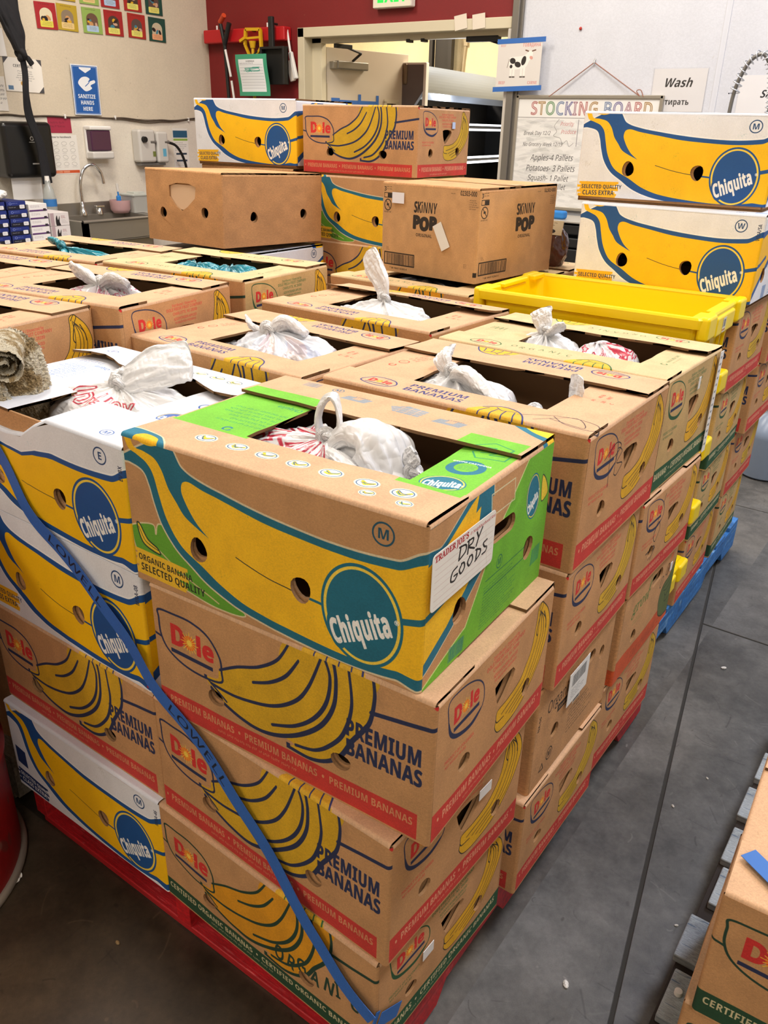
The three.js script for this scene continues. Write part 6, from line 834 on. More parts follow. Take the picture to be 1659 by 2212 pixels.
{ // towel dispenser
  const g = onLeft(1.28, -3.02); part(g, 'cover', rbx(0.4, 0.37, 0.2, 0.035, 0, 0, 0.1, 5), M.blackShiny); part(g, 'side_trim', rbx(0.02, 0.33, 0.15, 0.008, 0.2, 0, 0.09), std(0x2a2a2c, 0.4)); const lg = std(0xb5b3b0, 0.4); part(g, 'emblem_ring', new THREE.TorusGeometry(0.012, 0.003, 8, 20).translate(0.02, 0.075, 0.2005), lg); part(g, 'name_strip', bx(0.05, 0.005, 0.001, 0.02, 0.052, 0.2005), lg); part(g, 'name_strip', bx(0.07, 0.008, 0.001, 0.035, -0.09, 0.2005), lg); part(g, 'paper_tongue', bx(0.24, 0.16, 0.002, -0.02, -0.25, 0.13).rotateX(0.05), M.paper); add(g, 'towel_dispenser', 'black paper towel dispenser on the left wall with a sheet hanging out', 'dispenser');
}
{ // hanging apron
  const cloth = std(0x15151a, 0.85, { side: THREE.DoubleSide }), g = new THREE.Group(); const X = XL + 0.3;
  part(g, 'apron_body', sleeveGeo([[X, 2.75, -2.88], [X, 2.4, -2.89], [X, 2.17, -2.93], [X, 2.0, -2.97], [X, 1.9, -2.985]], (s) => 0.16 - 0.125 * s, () => 0.035, [0, 0, 1], 71), cloth); part(g, 'apron_knot', new THREE.TorusKnotGeometry(0.022, 0.02, 60, 10, 2, 3).translate(X, 1.88, -2.99), cloth);
  part(g, 'apron_string', sleeveGeo([[X, 1.9, -2.99], [X, 1.78, -3.0], [X, 1.65, -2.985], [X - 0.02, 1.5, -3.0], [X - 0.02, 1.3, -3.055], [X - 0.03, 1.06, -3.075]], (s) => 0.022 + 0.035 * Math.max(0, s - 0.4), () => 0.012, [0, 0, 1], 72), cloth); part(g, 'apron_string', sleeveGeo([[X, 1.89, -2.99], [X + 0.02, 1.86, -3.02], [X + 0.02, 1.82, -3.05]], () => 0.02, () => 0.012, [0, 0.6, 1], 73), cloth);
  part(g, 'hook_rail', rbx(0.31, 0.02, 0.03, 0.004, XL + 0.155, 2.74, -2.88), M.black); add(g, 'apron', 'black cloth apron hanging knotted at the upper left', 'apron');
}
{ // hand sink
  const g = new THREE.Group(), x0 = XL + 0.006, x1 = -5.06, z0 = -3.98, z1 = -3.16, top = 0.8, st = std(0x9a958d, 0.38, { metalness: 0.75 });
  part(g, 'basin', merge([bx(x1 - x0, 0.004, z1 - z0 - 0.1, (x0 + x1) / 2, 0.66, (z0 + z1) / 2), bx(0.02, 0.15, z1 - z0, x1 - 0.01, 0.727, (z0 + z1) / 2), bx(0.09, 0.15, z1 - z0, x0 + 0.045, 0.727, (z0 + z1) / 2), bx(x1 - x0, 0.15, 0.05, (x0 + x1) / 2, 0.727, z1 - 0.025), bx(x1 - x0, 0.15, 0.12, (x0 + x1) / 2, 0.727, z0 + 0.06)]), st);
  part(g, 'front_rim', tube([[x1, top + 0.003, z0], [x1, top + 0.003, z1]], 0.012, 4, 10), st); part(g, 'backsplash', merge([rbx(0.016, 0.09, z1 - z0, 0.004, x0 + 0.008, top + 0.045, (z0 + z1) / 2)]), st); part(g, 'drain_body', merge([rbx(0.36, 0.1, 0.6, 0.02, -5.32, 0.6, -3.57), rod([-5.3, 0.56, -3.57], [-5.3, 0.2, -3.57], 0.024), rod([-5.3, 0.2, -3.57], [x0, 0.2, -3.57], 0.024)]), st); part(g, 'bracket', merge([bx(0.4, 0.03, 0.03, -5.36, 0.64, -3.2), bx(0.4, 0.03, 0.03, -5.36, 0.64, -3.94)]), st);
  part(g, 'faucet', merge([new THREE.LatheGeometry([[0.03, 0], [0.028, 0.03], [0.014, 0.06], [0.013, 0.1], [0, 0.1]].map((p) => new THREE.Vector2(...p)), 20).translate(-5.49, top + 0.002, -3.48), tube([[-5.49, 0.88, -3.48], [-5.49, 1.04, -3.485], [-5.485, 1.14, -3.53], [-5.47, 1.17, -3.595], [-5.46, 1.12, -3.655], [-5.455, 1.03, -3.675]], 0.0125, 40, 12)]), M.chrome); part(g, 'tap_handle', merge([new THREE.LatheGeometry([[0.03, 0], [0.026, 0.04], [0.012, 0.055], [0, 0.056]].map((p) => new THREE.Vector2(...p)), 20).translate(-5.49, top + 0.002, -3.63), rbx(0.03, 0.016, 0.08, 0.006, -5.48, top + 0.06, -3.63)]), M.chrome);
  add(g, 'hand_sink', 'stainless steel hand sink with a gooseneck faucet on the left wall', 'sink');
  const b = new THREE.Group(); b.position.set(-5.44, 0.803, -3.8); part(b, 'bowl_shell', new THREE.LatheGeometry([[0, 0.002], [0.06, 0.002], [0.078, 0.03], [0.082, 0.1], [0.079, 0.1], [0.074, 0.03], [0.057, 0.006], [0, 0.006]].map((p) => new THREE.Vector2(...p)), 36), new THREE.MeshPhysicalMaterial({ color: 0xd9b3b4, roughness: 0.35, transmission: 0.3, thickness: 0 })); add(b, 'plastic_bowl', 'translucent pink plastic bowl at the back of the hand sink', 'bowl');
  const sb = new THREE.Group(); sb.position.set(-5.45, 0.806, -3.8); part(sb, 'brush_handle', merge([rbx(0.03, 0.13, 0.035, 0.01, 0, 0.065, 0), rod([0, 0.12, 0], [0, 0.19, 0.004], 0.007)]), std(0x2f83d0, 0.4)); part(sb, 'clear_tip', rod([0, 0.16, 0], [0, 0.22, 0.004], 0.011), std(0xdad7d2, 0.3)); add(sb, 'scrub_brush', 'bright blue brush handle standing in the pink bowl', 'brush');
  const t = new THREE.Group(); t.position.set(-5.42, 0.803, -3.95); part(t, 'tub_shell', loopLoft([[0.002, 0.07, 0.08], [0.13, 0.085, 0.095], [0.13, 0.082, 0.092], [0.006, 0.067, 0.077]], 0.02), new THREE.MeshPhysicalMaterial({ color: 0xd9dad6, roughness: 0.3, transmission: 0.45, thickness: 0 })); part(t, 'lid', merge([rbx(0.18, 0.02, 0.2, 0.008, 0, 0.137, 0), rbx(0.1, 0.02, 0.11, 0.008, 0, 0.15, 0)]), new THREE.MeshPhysicalMaterial({ color: 0xd5dad4, roughness: 0.3, transmission: 0.35, thickness: 0 })); add(t, 'plastic_tub', 'clear plastic tub with a lid beside the pink bowl', 'tub');
}
{ // gloves on their cart, bottle
  const cart = new THREE.Group(); part(cart, 'cart_top', rbx(0.5, 0.03, 0.8, 0.006, -5.14, 0.645, -2.72), M.steel); for (const [x, z] of [[-5.36, -3.08], [-5.36, -2.36], [-4.92, -3.08], [-4.92, -2.36]]) part(cart, 'leg', rod([x, 0, z], [x, 0.63, z], 0.014), M.steel); add(cart, 'cart', 'steel cart under the stacked glove boxes, behind the left pallet', 'cart');
  const tx = (kind) => canvasTex(256, 112, (c, w, h) => { if (kind === 0) { c.fillStyle = '#141628'; c.fillRect(0, 0, w, h); c.fillStyle = '#1e2f7c'; c.fillRect(0, 0, w, h * 0.52); c.strokeStyle = '#9fb0e8'; c.lineWidth = 4; c.beginPath(); c.arc(46, 30, 15, 0, 7); c.stroke(); smallPrint(c, 70, 20, 110, 20, 1, '#9fb0e8', 3); c.fillStyle = '#e8e8ec'; c.beginPath(); c.roundRect(170, 50, 70, 54, 10); c.fill(); smallPrint(c, 184, 66, 44, 26, 2, '#555', 5); smallPrint(c, 20, 76, 120, 22, 1, '#c8c8cf', 6); } else if (kind === 1) { c.fillStyle = '#eceaea'; c.fillRect(0, 0, w, h); smallPrint(c, 20, 20, 150, 40, 2, '#6b5a72', 4); c.fillStyle = '#5a2f6e'; c.fillRect(0, h * 0.8, w, h * 0.2); c.fillStyle = '#2b2430'; c.fillRect(200, 74, 40, 38); } else { c.fillStyle = '#dcd6d6'; c.fillRect(0, 0, w, h); c.fillStyle = '#b09aa0'; c.fillRect(0, 0, 50, h); curve(c, [[0.3, 1], [0.28, 0.5], [0.36, 0.2], [0.4, 0.55], [0.5, 0.25], [0.48, 0.7], [0.52, 1]], w, h, true); fillS(c, '#1b181b'); text(c, 'EXL', 150, 50, 34, '#b08d90'); smallPrint(c, 150, 60, 70, 36, 3, '#8d8488', 4); } });
  const mats = [0, 1, 2].map((k) => [std([0x1d2a66, 0xe6e4e4, 0xd6d0d0][k], 0.5), std(0xffffff, 0.45, { map: tx(k) })]);
  const put = (k, z, y, h, label, group, w = 0.145) => { const g = new THREE.Group(); g.position.set(-5.08, y, z); part(g, 'carton_body', rbx(0.24, h, w - 0.004, 0.004, 0, h / 2, 0), mats[k][0]); part(g, 'printed_end', bx(0.0008, h - 0.004, w - 0.01, 0.1203, h / 2, 0).rotateY(0), mats[k][1]); add(g, 'glove_box', label, 'glove box', group); };
  [0, 1].forEach((q) => { for (let i = 0; i < 6; i++) put(0, [-2.445, -2.597][q] + 0.006 * ((i * 7) % 3 - 1), 0.661 + i * 0.054, 0.0535, ['lowest', 'second from the bottom', 'third from the bottom', 'third from the top', 'second from the top', 'topmost'][i] + ' blue and black glove box, ' + (q ? 'stack beside white boxes' : 'stack at picture edge'), 'blue glove boxes'); });
  for (let i = 0; i < 6; i++) put(1, -2.748, 0.661 + i * 0.05, 0.0495, ['lowest', 'second from the bottom', 'third from the bottom', 'third from the top', 'second from the top', 'topmost'][i] + ' white glove box with purple band in the white stack', 'white glove boxes');
  [[0.055, 1], [0.09, 2], [0.09, 2]].reduce((y, [h, k], i) => { put(k, -2.905, y, h - 0.0008, ['low white carton under the two hand-print glove boxes', 'lower glove box showing a black hand, nearest the sink', 'upper glove box showing a black hand, nearest the sink'][i], undefined, 0.155); return y + h; }, 0.661);
  const cl = new THREE.Group(); cl.position.set(-5.06, 0.99, -2.46); part(cl, 'folded_cloth', sackGeo(0.13, 0.035, 0.11, [0, 0.03, 0], 66, { nu: 60, nv: 40, fold: 0.1, lump: 0.2 }).translate(0, 0.036, 0), M.paper); add(cl, 'cloth', 'white cloth draped on the blue glove boxes', 'cloth');
  const bt = new THREE.Group(); bt.position.set(-5.28, 0.661, -3.06); part(bt, 'bottle_body', new THREE.LatheGeometry([[0, 0.002], [0.042, 0.002], [0.046, 0.02], [0.046, 0.3], [0.034, 0.36], [0.02, 0.39], [0.02, 0.42], [0, 0.42]].map((p) => new THREE.Vector2(...p)), 32), new THREE.MeshPhysicalMaterial({ color: 0xe6ebea, roughness: 0.12, transmission: 0.7, thickness: 0 })); part(bt, 'wrap_label', new THREE.CylinderGeometry(0.0468, 0.0468, 0.05, 32, 1, true).translate(0, 0.27, 0), std(0x2f73b8, 0.5)); part(bt, 'pump_cap', new THREE.CylinderGeometry(0.016, 0.018, 0.03, 16).translate(0, 0.435, 0), M.white); add(bt, 'bottle', 'clear bottle with blue label standing behind the glove boxes', 'bottle');
}
// ------------------------------------------------------------------ back wall
{
  const g = onBack(-5.09, 2.145); part(g, 'rack_board', rbx(0.92, 0.1, 0.09, 0.012, 0.02, 0, 0.045, 3), std(0xb91a20, 0.4)); for (const x of [-0.33, 0.25]) part(g, 'wall_hook', rod([x, 0.05, 0.03], [x, 0.085, 0.03], 0.008), M.white); add(g, 'tool_rack', 'red wall rack with cleaning tools hanging, left of the doorway', 'rack');
  const a = onBack(-5.26, 2.2, 0.13); part(a, 'shaft', merge([rod([-0.02, 0.04, 0], [0.02, -0.12, 0], 0.016), rod([0.02, -0.12, 0], [0.03, -0.75, -0.02], 0.015)]), M.black); part(a, 'grip', merge([rod([-0.02, 0.04, 0], [0.06, 0.085, 0.03], 0.019)]), std(0xc8431c, 0.5)); part(a, 'trigger_arm', rod([0.02, -0.12, 0], [0.095, 0.03, 0.01], 0.02), M.black); part(a, 'second_pole', merge([rod([0.035, -0.16, 0.01], [0.085, -0.36, 0.01], 0.01), rod([0.09, -0.39, 0.01], [0.13, -0.66, 0.01], 0.01)]), M.white); part(a, 'peg', rod([0, -0.02, 0], [0, -0.02, -0.06], 0.01), M.black); add(a, 'reacher_tool', 'black reacher with an orange grip hanging on the red rack', 'tool');
  const m = onBack(-4.92, 2.12, 0.13), ym = std(0xd2a513, 0.45); part(m, 'mop_frame', merge([bar([-0.07, 0.06, 0], [0.09, 0.055, 0], 0.022, 0.022), bar([0.09, 0.055, 0], [0.095, -0.07, 0], 0.022, 0.022), bar([0.095, -0.07, 0], [0.03, -0.14, 0], 0.018, 0.018), bar([-0.07, 0.06, 0], [-0.085, -0.05, 0], 0.022, 0.022), bar([-0.085, -0.05, 0], [-0.03, -0.14, 0], 0.018, 0.018), bar([-0.1, -0.005, 0], [0.09, 0.0, 0], 0.016, 0.016), bar([-0.12, -0.025, 0.02], [-0.06, 0.0, 0.02], 0.02, 0.02)]), ym); part(m, 'clamp', merge([new THREE.CylinderGeometry(0.03, 0.02, 0.05, 16).translate(0.0, -0.05, 0), rod([0, -0.07, 0], [0, -0.7, 0], 0.013)]), ym); part(m, 'peg', rod([0, 0.05, 0], [0, 0.05, -0.06], 0.008), M.black); add(m, 'mop_handle', 'yellow mop handle with a clamp frame hanging on the red rack', 'mop');
  const d = onBack(-4.7, 2.15, 0.13); part(d, 'pan_handle', merge([rbx(0.05, 0.22, 0.03, 0.008, -0.01, 0, 0)]), M.black); part(d, 'pan', merge([rbx(0.26, 0.26, 0.02, 0.006, 0.01, -0.24, -0.02), rbx(0.02, 0.26, 0.06, 0.005, 0.13, -0.24, 0.0), rbx(0.02, 0.26, 0.06, 0.005, -0.11, -0.24, 0.0), rbx(0.26, 0.02, 0.06, 0.005, 0.01, -0.11, 0.0)]), M.black); part(d, 'peg', rod([0, 0.06, 0], [0, 0.06, -0.06], 0.008), M.black); add(d, 'dustpan', 'black dustpan hanging at the right of the red rack', 'dustpan');
  const br = onBack(-4.56, 1.92, 0.045); part(br, 'brush_block', rbx(0.035, 0.2, 0.03, 0.008, 0, 0, 0), M.white, [0, 0, 0], [0, 0, 0.28]); part(br, 'bristles', bx(0.04, 0.15, 0.024, -0.035, -0.03, 0), std(0xd2c8bd, 0.9), [0, 0, 0], [0, 0, 0.28]); part(br, 'brush_grip', merge([rod([-0.028, 0.09, 0], [-0.06, 0.26, 0], 0.009), rod([-0.06, 0.24, 0], [-0.06, 0.24, -0.04], 0.006)]), M.white); add(br, 'hand_brush', 'white hand brush hanging beside the black dustpan', 'brush');
  const c = onBack(-4.865, 1.845, 0.2), pg = canvasTex(256, 256, (q, w, h) => { q.fillStyle = '#3d9c78'; q.fillRect(0, 0, w, h); q.fillStyle = '#e9edf0'; q.fillRect(26, 30, w - 52, h - 56); text(q, 'SCHEDULE', w / 2, 48, 14, '#555', { align: 'center' }); q.strokeStyle = '#9aa0a8'; q.lineWidth = 1.5; for (let i = 0; i < 9; i++) { q.beginPath(); q.moveTo(34, 64 + i * 18); q.lineTo(w - 34, 64 + i * 18); q.stroke(); } smallPrint(q, 36, 52, 150, 12, 1, '#667', 3); reseed(8); for (let i = 0; i < 8; i++) { curve(q, [[rr(0.25, 0.7), rr(0.3, 0.42)], [rr(0.3, 0.8), rr(0.3, 0.42)], [rr(0.3, 0.8), rr(0.3, 0.42)]], w, h); fillS(q, null, '#3a9a86', 3); } });
  const bend = new THREE.PlaneGeometry(0.345, 0.3, 10, 10), p = bend.attributes.position; for (let i = 0; i < p.count; i++) p.setZ(i, 0.018 * Math.sin(p.getY(i) * 12) + 0.012 * Math.cos(p.getX(i) * 9)); bend.computeVertexNormals(); const bk = bend.clone().translate(0, 0, -0.002);
  part(c, 'chart_sheet', bend, std(0xffffff, 0.35, { map: pg, side: THREE.DoubleSide })); part(c, 'sleeve_back', bk, std(0x3d9c78, 0.4, { side: THREE.DoubleSide })); part(c, 'hanger', merge([rod([0, 0.14, 0], [0, 0.18, -0.07], 0.005)]), M.black); add(c, 'wall_chart', 'green-bordered chart in a plastic sleeve hanging over the cleaning tools', 'chart');
}
{
  const g = onBack(-3.59, 2.375, 0.0); part(g, 'sign_box', rbx(0.34, 0.2, 0.06, 0.01, 0, 0, 0.032), std(0xe8e3d6, 0.4)); part(g, 'sign_face', bx(0.33, 0.19, 0.001, 0, 0, 0.0628), std(0xf0ede2, 0.4, { map: canvasTex(256, 148, (c, w, h) => { c.fillStyle = '#f1eee2'; c.fillRect(0, 0, w, h); text(c, 'EXIT', w / 2, 126, 112, '#1fd84a', { align: 'center', sx: 0.9 }); }), emissive: 0xffffff, emissiveMap: canvasTex(256, 148, (c, w, h) => { c.fillStyle = '#000'; c.fillRect(0, 0, w, h); text(c, 'EXIT', w / 2, 126, 112, '#1fe04a', { align: 'center', sx: 0.9 }); }), emissiveIntensity: 0.8 })); part(g, 'mount', bx(0.1, 0.04, 0.03, 0, 0.1, 0.015), M.white); add(g, 'exit_sign', 'white exit sign with lit green letters above the doorway', 'sign');
}
{ // cow poster
  const t = canvasTex(300, 256, (c, w, h) => { c.fillStyle = '#d8d2ca'; c.fillRect(0, 0, w, h); text(c, 'ГОВЯДИНА', 290, 32, 26, '#cf8f88', { align: 'right', sx: 0.85 }); text(c, 'BEEF', 18, 30, 16, '#cf9a94'); text(c, 'BEEF', 18, 236, 24, '#cf8f88', { sx: 0.85 }); text(c, 'CARNE', 285, 236, 24, '#cf8f88', { align: 'right', sx: 0.85 });
    const leg = (x, y) => { c.fillRect(x, y, 14, 58); c.fillStyle = '#5a524c'; c.fillRect(x - 2, y + 54, 18, 8); c.fillStyle = '#ece6dc'; }; c.fillStyle = '#ece6dc'; for (const x of [92, 112, 164, 184]) leg(x, 138); curve(c, [[0.28, 0.36], [0.42, 0.33], [0.56, 0.32], [0.66, 0.28], [0.72, 0.22], [0.79, 0.22], [0.8, 0.32], [0.74, 0.42], [0.66, 0.56], [0.5, 0.6], [0.34, 0.6], [0.28, 0.52]], w, h, true); fillS(c, '#ece6dc'); c.fillStyle = '#2c2725'; for (const [u, v, a, b] of [[0.36, 0.42, 20, 16], [0.48, 0.5, 22, 15], [0.61, 0.42, 15, 26], [0.33, 0.54, 10, 10]]) { c.beginPath(); c.ellipse(u * w, v * h, a, b, 0.3, 0, 7); c.fill(); } curve(c, [[0.7, 0.22], [0.64, 0.2]], w, h); fillS(c, null, '#6a4a3a', 7); curve(c, [[0.79, 0.22], [0.86, 0.2]], w, h); fillS(c, null, '#6a4a3a', 7); c.fillStyle = '#d49a8c'; c.beginPath(); c.ellipse(0.775 * w, 0.36 * h, 12, 9, 0.5, 0, 7); c.fill(); curve(c, [[0.28, 0.38], [0.24, 0.56]], w, h); fillS(c, null, '#8a7f74', 4); });
  const g = onBack(-2.525, 1.895, 0.055); part(g, 'poster_sheet', bx(0.33, 0.28, 0.0015), std(0xffffff, 0.4, { map: t })); part(g, 'tape_strip', bx(0.36, 0.03, 0.001, 0.01, 0.142, 0.0012), M.blueTape, [0, 0, 0], [0, 0, 0.02]); part(g, 'tape_strip', bx(0.37, 0.03, 0.001, -0.005, -0.145, 0.0012), M.blueTape, [0, 0, 0], [0, 0, 0.03]); add(g, 'cow_poster', 'poster of a spotted cow held by blue tape on the doorway corner', 'poster');
}
{ // whiteboard
  const t = canvasTex(1024, 712, (c, w, h) => { c.fillStyle = '#e4e2dc'; c.fillRect(0, 0, w, h); reseed(9); for (let i = 0; i < 240; i++) { c.globalAlpha = rr(0.03, 0.1); c.fillStyle = '#6d6d6c'; c.beginPath(); c.ellipse(rr(0, 0.55) * w, rr(0.2, 1) * h, rr(20, 90), rr(4, 16), rr(-0.3, 0.3), 0, 7); c.fill(); } c.globalAlpha = 1; c.fillStyle = '#8d8b86'; c.fillRect(0, 0.175 * h, w, 4);
    const cs = ['#d98a86', '#caa26a', '#7fae7e', '#8aa0c4', '#8c86b8', '#c99aa6']; let x = 0.1 * w; [...'STOCKING BOARD'].forEach((q, i) => { c.font = 'normal 118px sans-serif'; text(c, q, x, 0.15 * h, 112, cs[i % 6], { font: 'normal', sx: 0.9, stroke: 7 }); text(c, q, x, 0.15 * h, 112, '#6a645f', { font: 'normal', sx: 0.9, stroke: 2.5 }); x += c.measureText(q).width * 0.82 + 6; });
    const L = (s, u, v, z, col = '#4c4a48') => text(c, s, u * w, v * h, z, col, { font: 'italic', rot: -0.02, sx: 0.85 }); L('Break Day 12/2', 0.06, 0.34, 36); L('No Grocery Week 12/19', 0.06, 0.44, 34); L('Apples-4 Pallets', 0.13, 0.57, 54); L('Potatoes- 3 Pallets', 0.1, 0.67, 54); L('Squash- 1 Pallet', 0.12, 0.76, 52); L('Onions- 1 Pallet', 0.12, 0.84, 50); L('Pears- 1 Pallet', 0.1, 0.93, 48); L('Priority', 0.33, 0.25, 36, '#c07a76'); L('Produce', 0.34, 0.32, 36, '#c07a76'); curve(c, [[0.32, 0.19], [0.29, 0.25], [0.31, 0.3], [0.29, 0.34], [0.34, 0.36], [0.36, 0.41], [0.39, 0.38], [0.41, 0.43], [0.44, 0.4]], w, h); fillS(c, null, '#8d8b86', 3); c.fillStyle = '#77757a'; c.fillRect(0.46 * w, 0.19 * h, 4, 0.24 * h); text(c, 'Dairy', 0.6 * w, 0.4 * h, 50, '#6a78b0', { font: 'normal' }); });
  const g = onBack(-2.022, 1.352, 0.006); part(g, 'board_face', bx(1.0, 0.69, 0.012, 0, 0, 0.006), std(0xffffff, 0.25, { map: t })); const al = std(0xa9a294, 0.35, { metalness: 0.6 }); part(g, 'board_frame', merge([rbx(1.03, 0.022, 0.022, 0.004, 0, 0.35, 0.01), rbx(1.03, 0.022, 0.022, 0.004, 0, -0.35, 0.01), rbx(0.022, 0.72, 0.022, 0.004, -0.505, 0, 0.01), rbx(0.022, 0.72, 0.022, 0.004, 0.505, 0, 0.01)]), al); part(g, 'hanging_cord', merge([rod([-0.27, 0.35, 0.02], [0.022, 0.55, 0.005], 0.003, 6), rod([0.022, 0.55, 0.005], [0.36, 0.355, 0.02], 0.003, 6), tube([[0.36, 0.355, 0.02], [0.335, 0.385, 0.02], [0.36, 0.39, 0.02], [0.385, 0.35, 0.02]], 0.003, 16, 6)]), std(0x9a6a58, 0.8)); part(g, 'nail', rod([0.022, 0.57, -0.004], [0.022, 0.545, 0.012], 0.005), M.steel); add(g, 'whiteboard', 'whiteboard headed stocking board, covered in marker lists', 'whiteboard');
}
{
  const g = onBack(-1.43, 1.74); part(g, 'sign_sheet', sheet(0.33, 0.24), std(0xffffff, 0.45, { map: canvasTex(300, 218, (c, w, h) => { c.fillStyle = '#dedcdb'; c.fillRect(0, 0, w, h); text(c, 'Wash', 62, 92, 62, '#17171a', { font: 'italic bold' }); text(c, 'Стирать', 56, 182, 42, '#1d1d20', { font: 'bold', sx: 0.95 }); }) })); part(g, 'clear_sleeve', bx(0.345, 0.255, 0.0006, 0, 0, 0.0018), new THREE.MeshPhysicalMaterial({ color: 0xffffff, roughness: 0.15, transmission: 1, thickness: 0 })); add(g, 'wash_sign', 'white sign reading wash in two languages right of the whiteboard', 'sign');
  const q = onBack(-0.9, 1.7); part(q, 'sign_sheet', sheet(0.33, 0.24), std(0xffffff, 0.45, { map: canvasTex(256, 186, (c, w, h) => { c.fillStyle = '#dedcdb'; c.fillRect(0, 0, w, h); text(c, 'Sanitize', 96, 92, 44, '#17171a', { font: 'italic bold' }); }) })); add(q, 'notice', 'white sign partly behind the spring faucet at the right edge', 'sign');
  const dot = onBack(-2.124, 2.097); part(dot, 'pin_head', new THREE.SphereGeometry(0.01, 14, 10).scale(1, 1, 0.6).translate(0, 0, 0.005), std(0xb03026, 0.4)); add(dot, 'push_pin', 'small red push pin on the white wall above the whiteboard', 'pin');
  const n = onBack(-2.93, 2.165, 0.024); [[-0.09, 0.15], [0.055, 0.1]].forEach(([x, r]) => part(n, 'paper_note', bx(0.1, 0.09, 0.001, 0, 0, 0), std(0xddd2bf, 0.6), [x, 0, 0], [0, 0, r])); add(n, 'taped_notes', 'two small paper notes taped on the doorway header', 'notice');
}
{ // prep sink behind the white boxes, spring faucet
  const g = new THREE.Group(), st = M.steel; part(g, 'counter', merge([rbx(1.6, 0.05, 0.6, 0.008, -0.55, 0.9, -4.66), rbx(1.6, 0.2, 0.02, 0.004, -0.55, 1.0, -4.965), bx(0.5, 0.2, 0.45, -0.8, 0.78, -4.66)]), st); for (const [x, z] of [[-1.3, -4.4], [0.2, -4.4], [-1.3, -4.92], [0.2, -4.92]]) part(g, 'leg', rod([x, 0, z], [x, 0.88, z], 0.02), st); add(g, 'prep_sink', 'steel counter sink hidden behind the white boxes on the right', 'sink');
  const f = new THREE.Group(), z = -4.55; const arc = [[-0.765, 0.93, z], [-0.765, 1.5, z], [-0.775, 1.7, z], [-0.805, 1.83, z], [-0.855, 1.895, z], [-0.91, 1.87, z], [-0.955, 1.78, z], [-0.972, 1.7, z]]; const cv = new THREE.CatmullRomCurve3(arc.map((p) => V(...p)));
  part(f, 'hose', tube([...arc, [-0.977, 1.62, z], [-0.978, 1.5, z], [-0.97, 1.3, z]], 0.0105, 90, 10), std(0x7f7d78, 0.35, { metalness: 0.6 })); part(f, 'spring', new THREE.TubeGeometry(new (class extends THREE.Curve { getPoint(t) { const s = 0.35 + t * 0.65, p = cv.getPointAt(s), tg = cv.getTangentAt(s), b = V(0, 0, 1), n = tg.clone().cross(b), turns = 30, loose = 1 + 0.25 * sstep(0.55, 1, t), a = Math.PI * 2 * (turns * (t < 0.62 ? t * 1.1 : 0.682 + (t - 0.62) * 0.84)); return p.addScaledVector(n, 0.021 * loose * Math.cos(a)).addScaledVector(b, 0.021 * loose * Math.sin(a)); } })(), 900, 0.0036, 6), std(0xd4d6da, 0.35, { metalness: 0.7 })); part(f, 'spray_head', merge([rod([-0.97, 1.3, z], [-0.965, 1.18, z], 0.022, 16, 0.016)]), M.black); part(f, 'riser_base', rod([-0.765, 0.9255, z], [-0.765, 1.0, z], 0.03), M.chrome); add(f, 'spring_faucet', 'chrome spring pre-rinse faucet arching at the upper right', 'faucet');
  const s = new THREE.Group(); part(s, 'shelf_top', merge([rbx(0.55, 0.012, 0.4, 0.003, -2.0, 0.965, -4.7)]), std(0xb9b4aa, 0.4, { metalness: 0.5 })); for (const y of [0.93, 0.85, 0.6]) part(s, 'drawer', rbx(0.54, y === 0.6 ? 0.4 : 0.06, 0.38, 0.008, -2.0, y - (y === 0.6 ? 0 : 0.012), -4.7), M.black); for (const x of [-2.24, -1.76]) for (const zz of [-4.87, -4.53]) part(s, 'leg', rod([x, 0, zz], [x, 0.95, zz], 0.012), M.black); add(s, 'black_cart', 'black drawer cart below the whiteboard, beside the snack carton', 'cart');
  const sp = new THREE.Mesh(rbx(0.11, 0.05, 0.07, 0.015, 0, 0.025, 0, 4), std(0x2e78bd, 0.95)); sp.position.set(-1.965, 0.971, -4.6); add(sp, 'sponge', 'blue sponge on the black cart under the whiteboard', 'sponge');
}
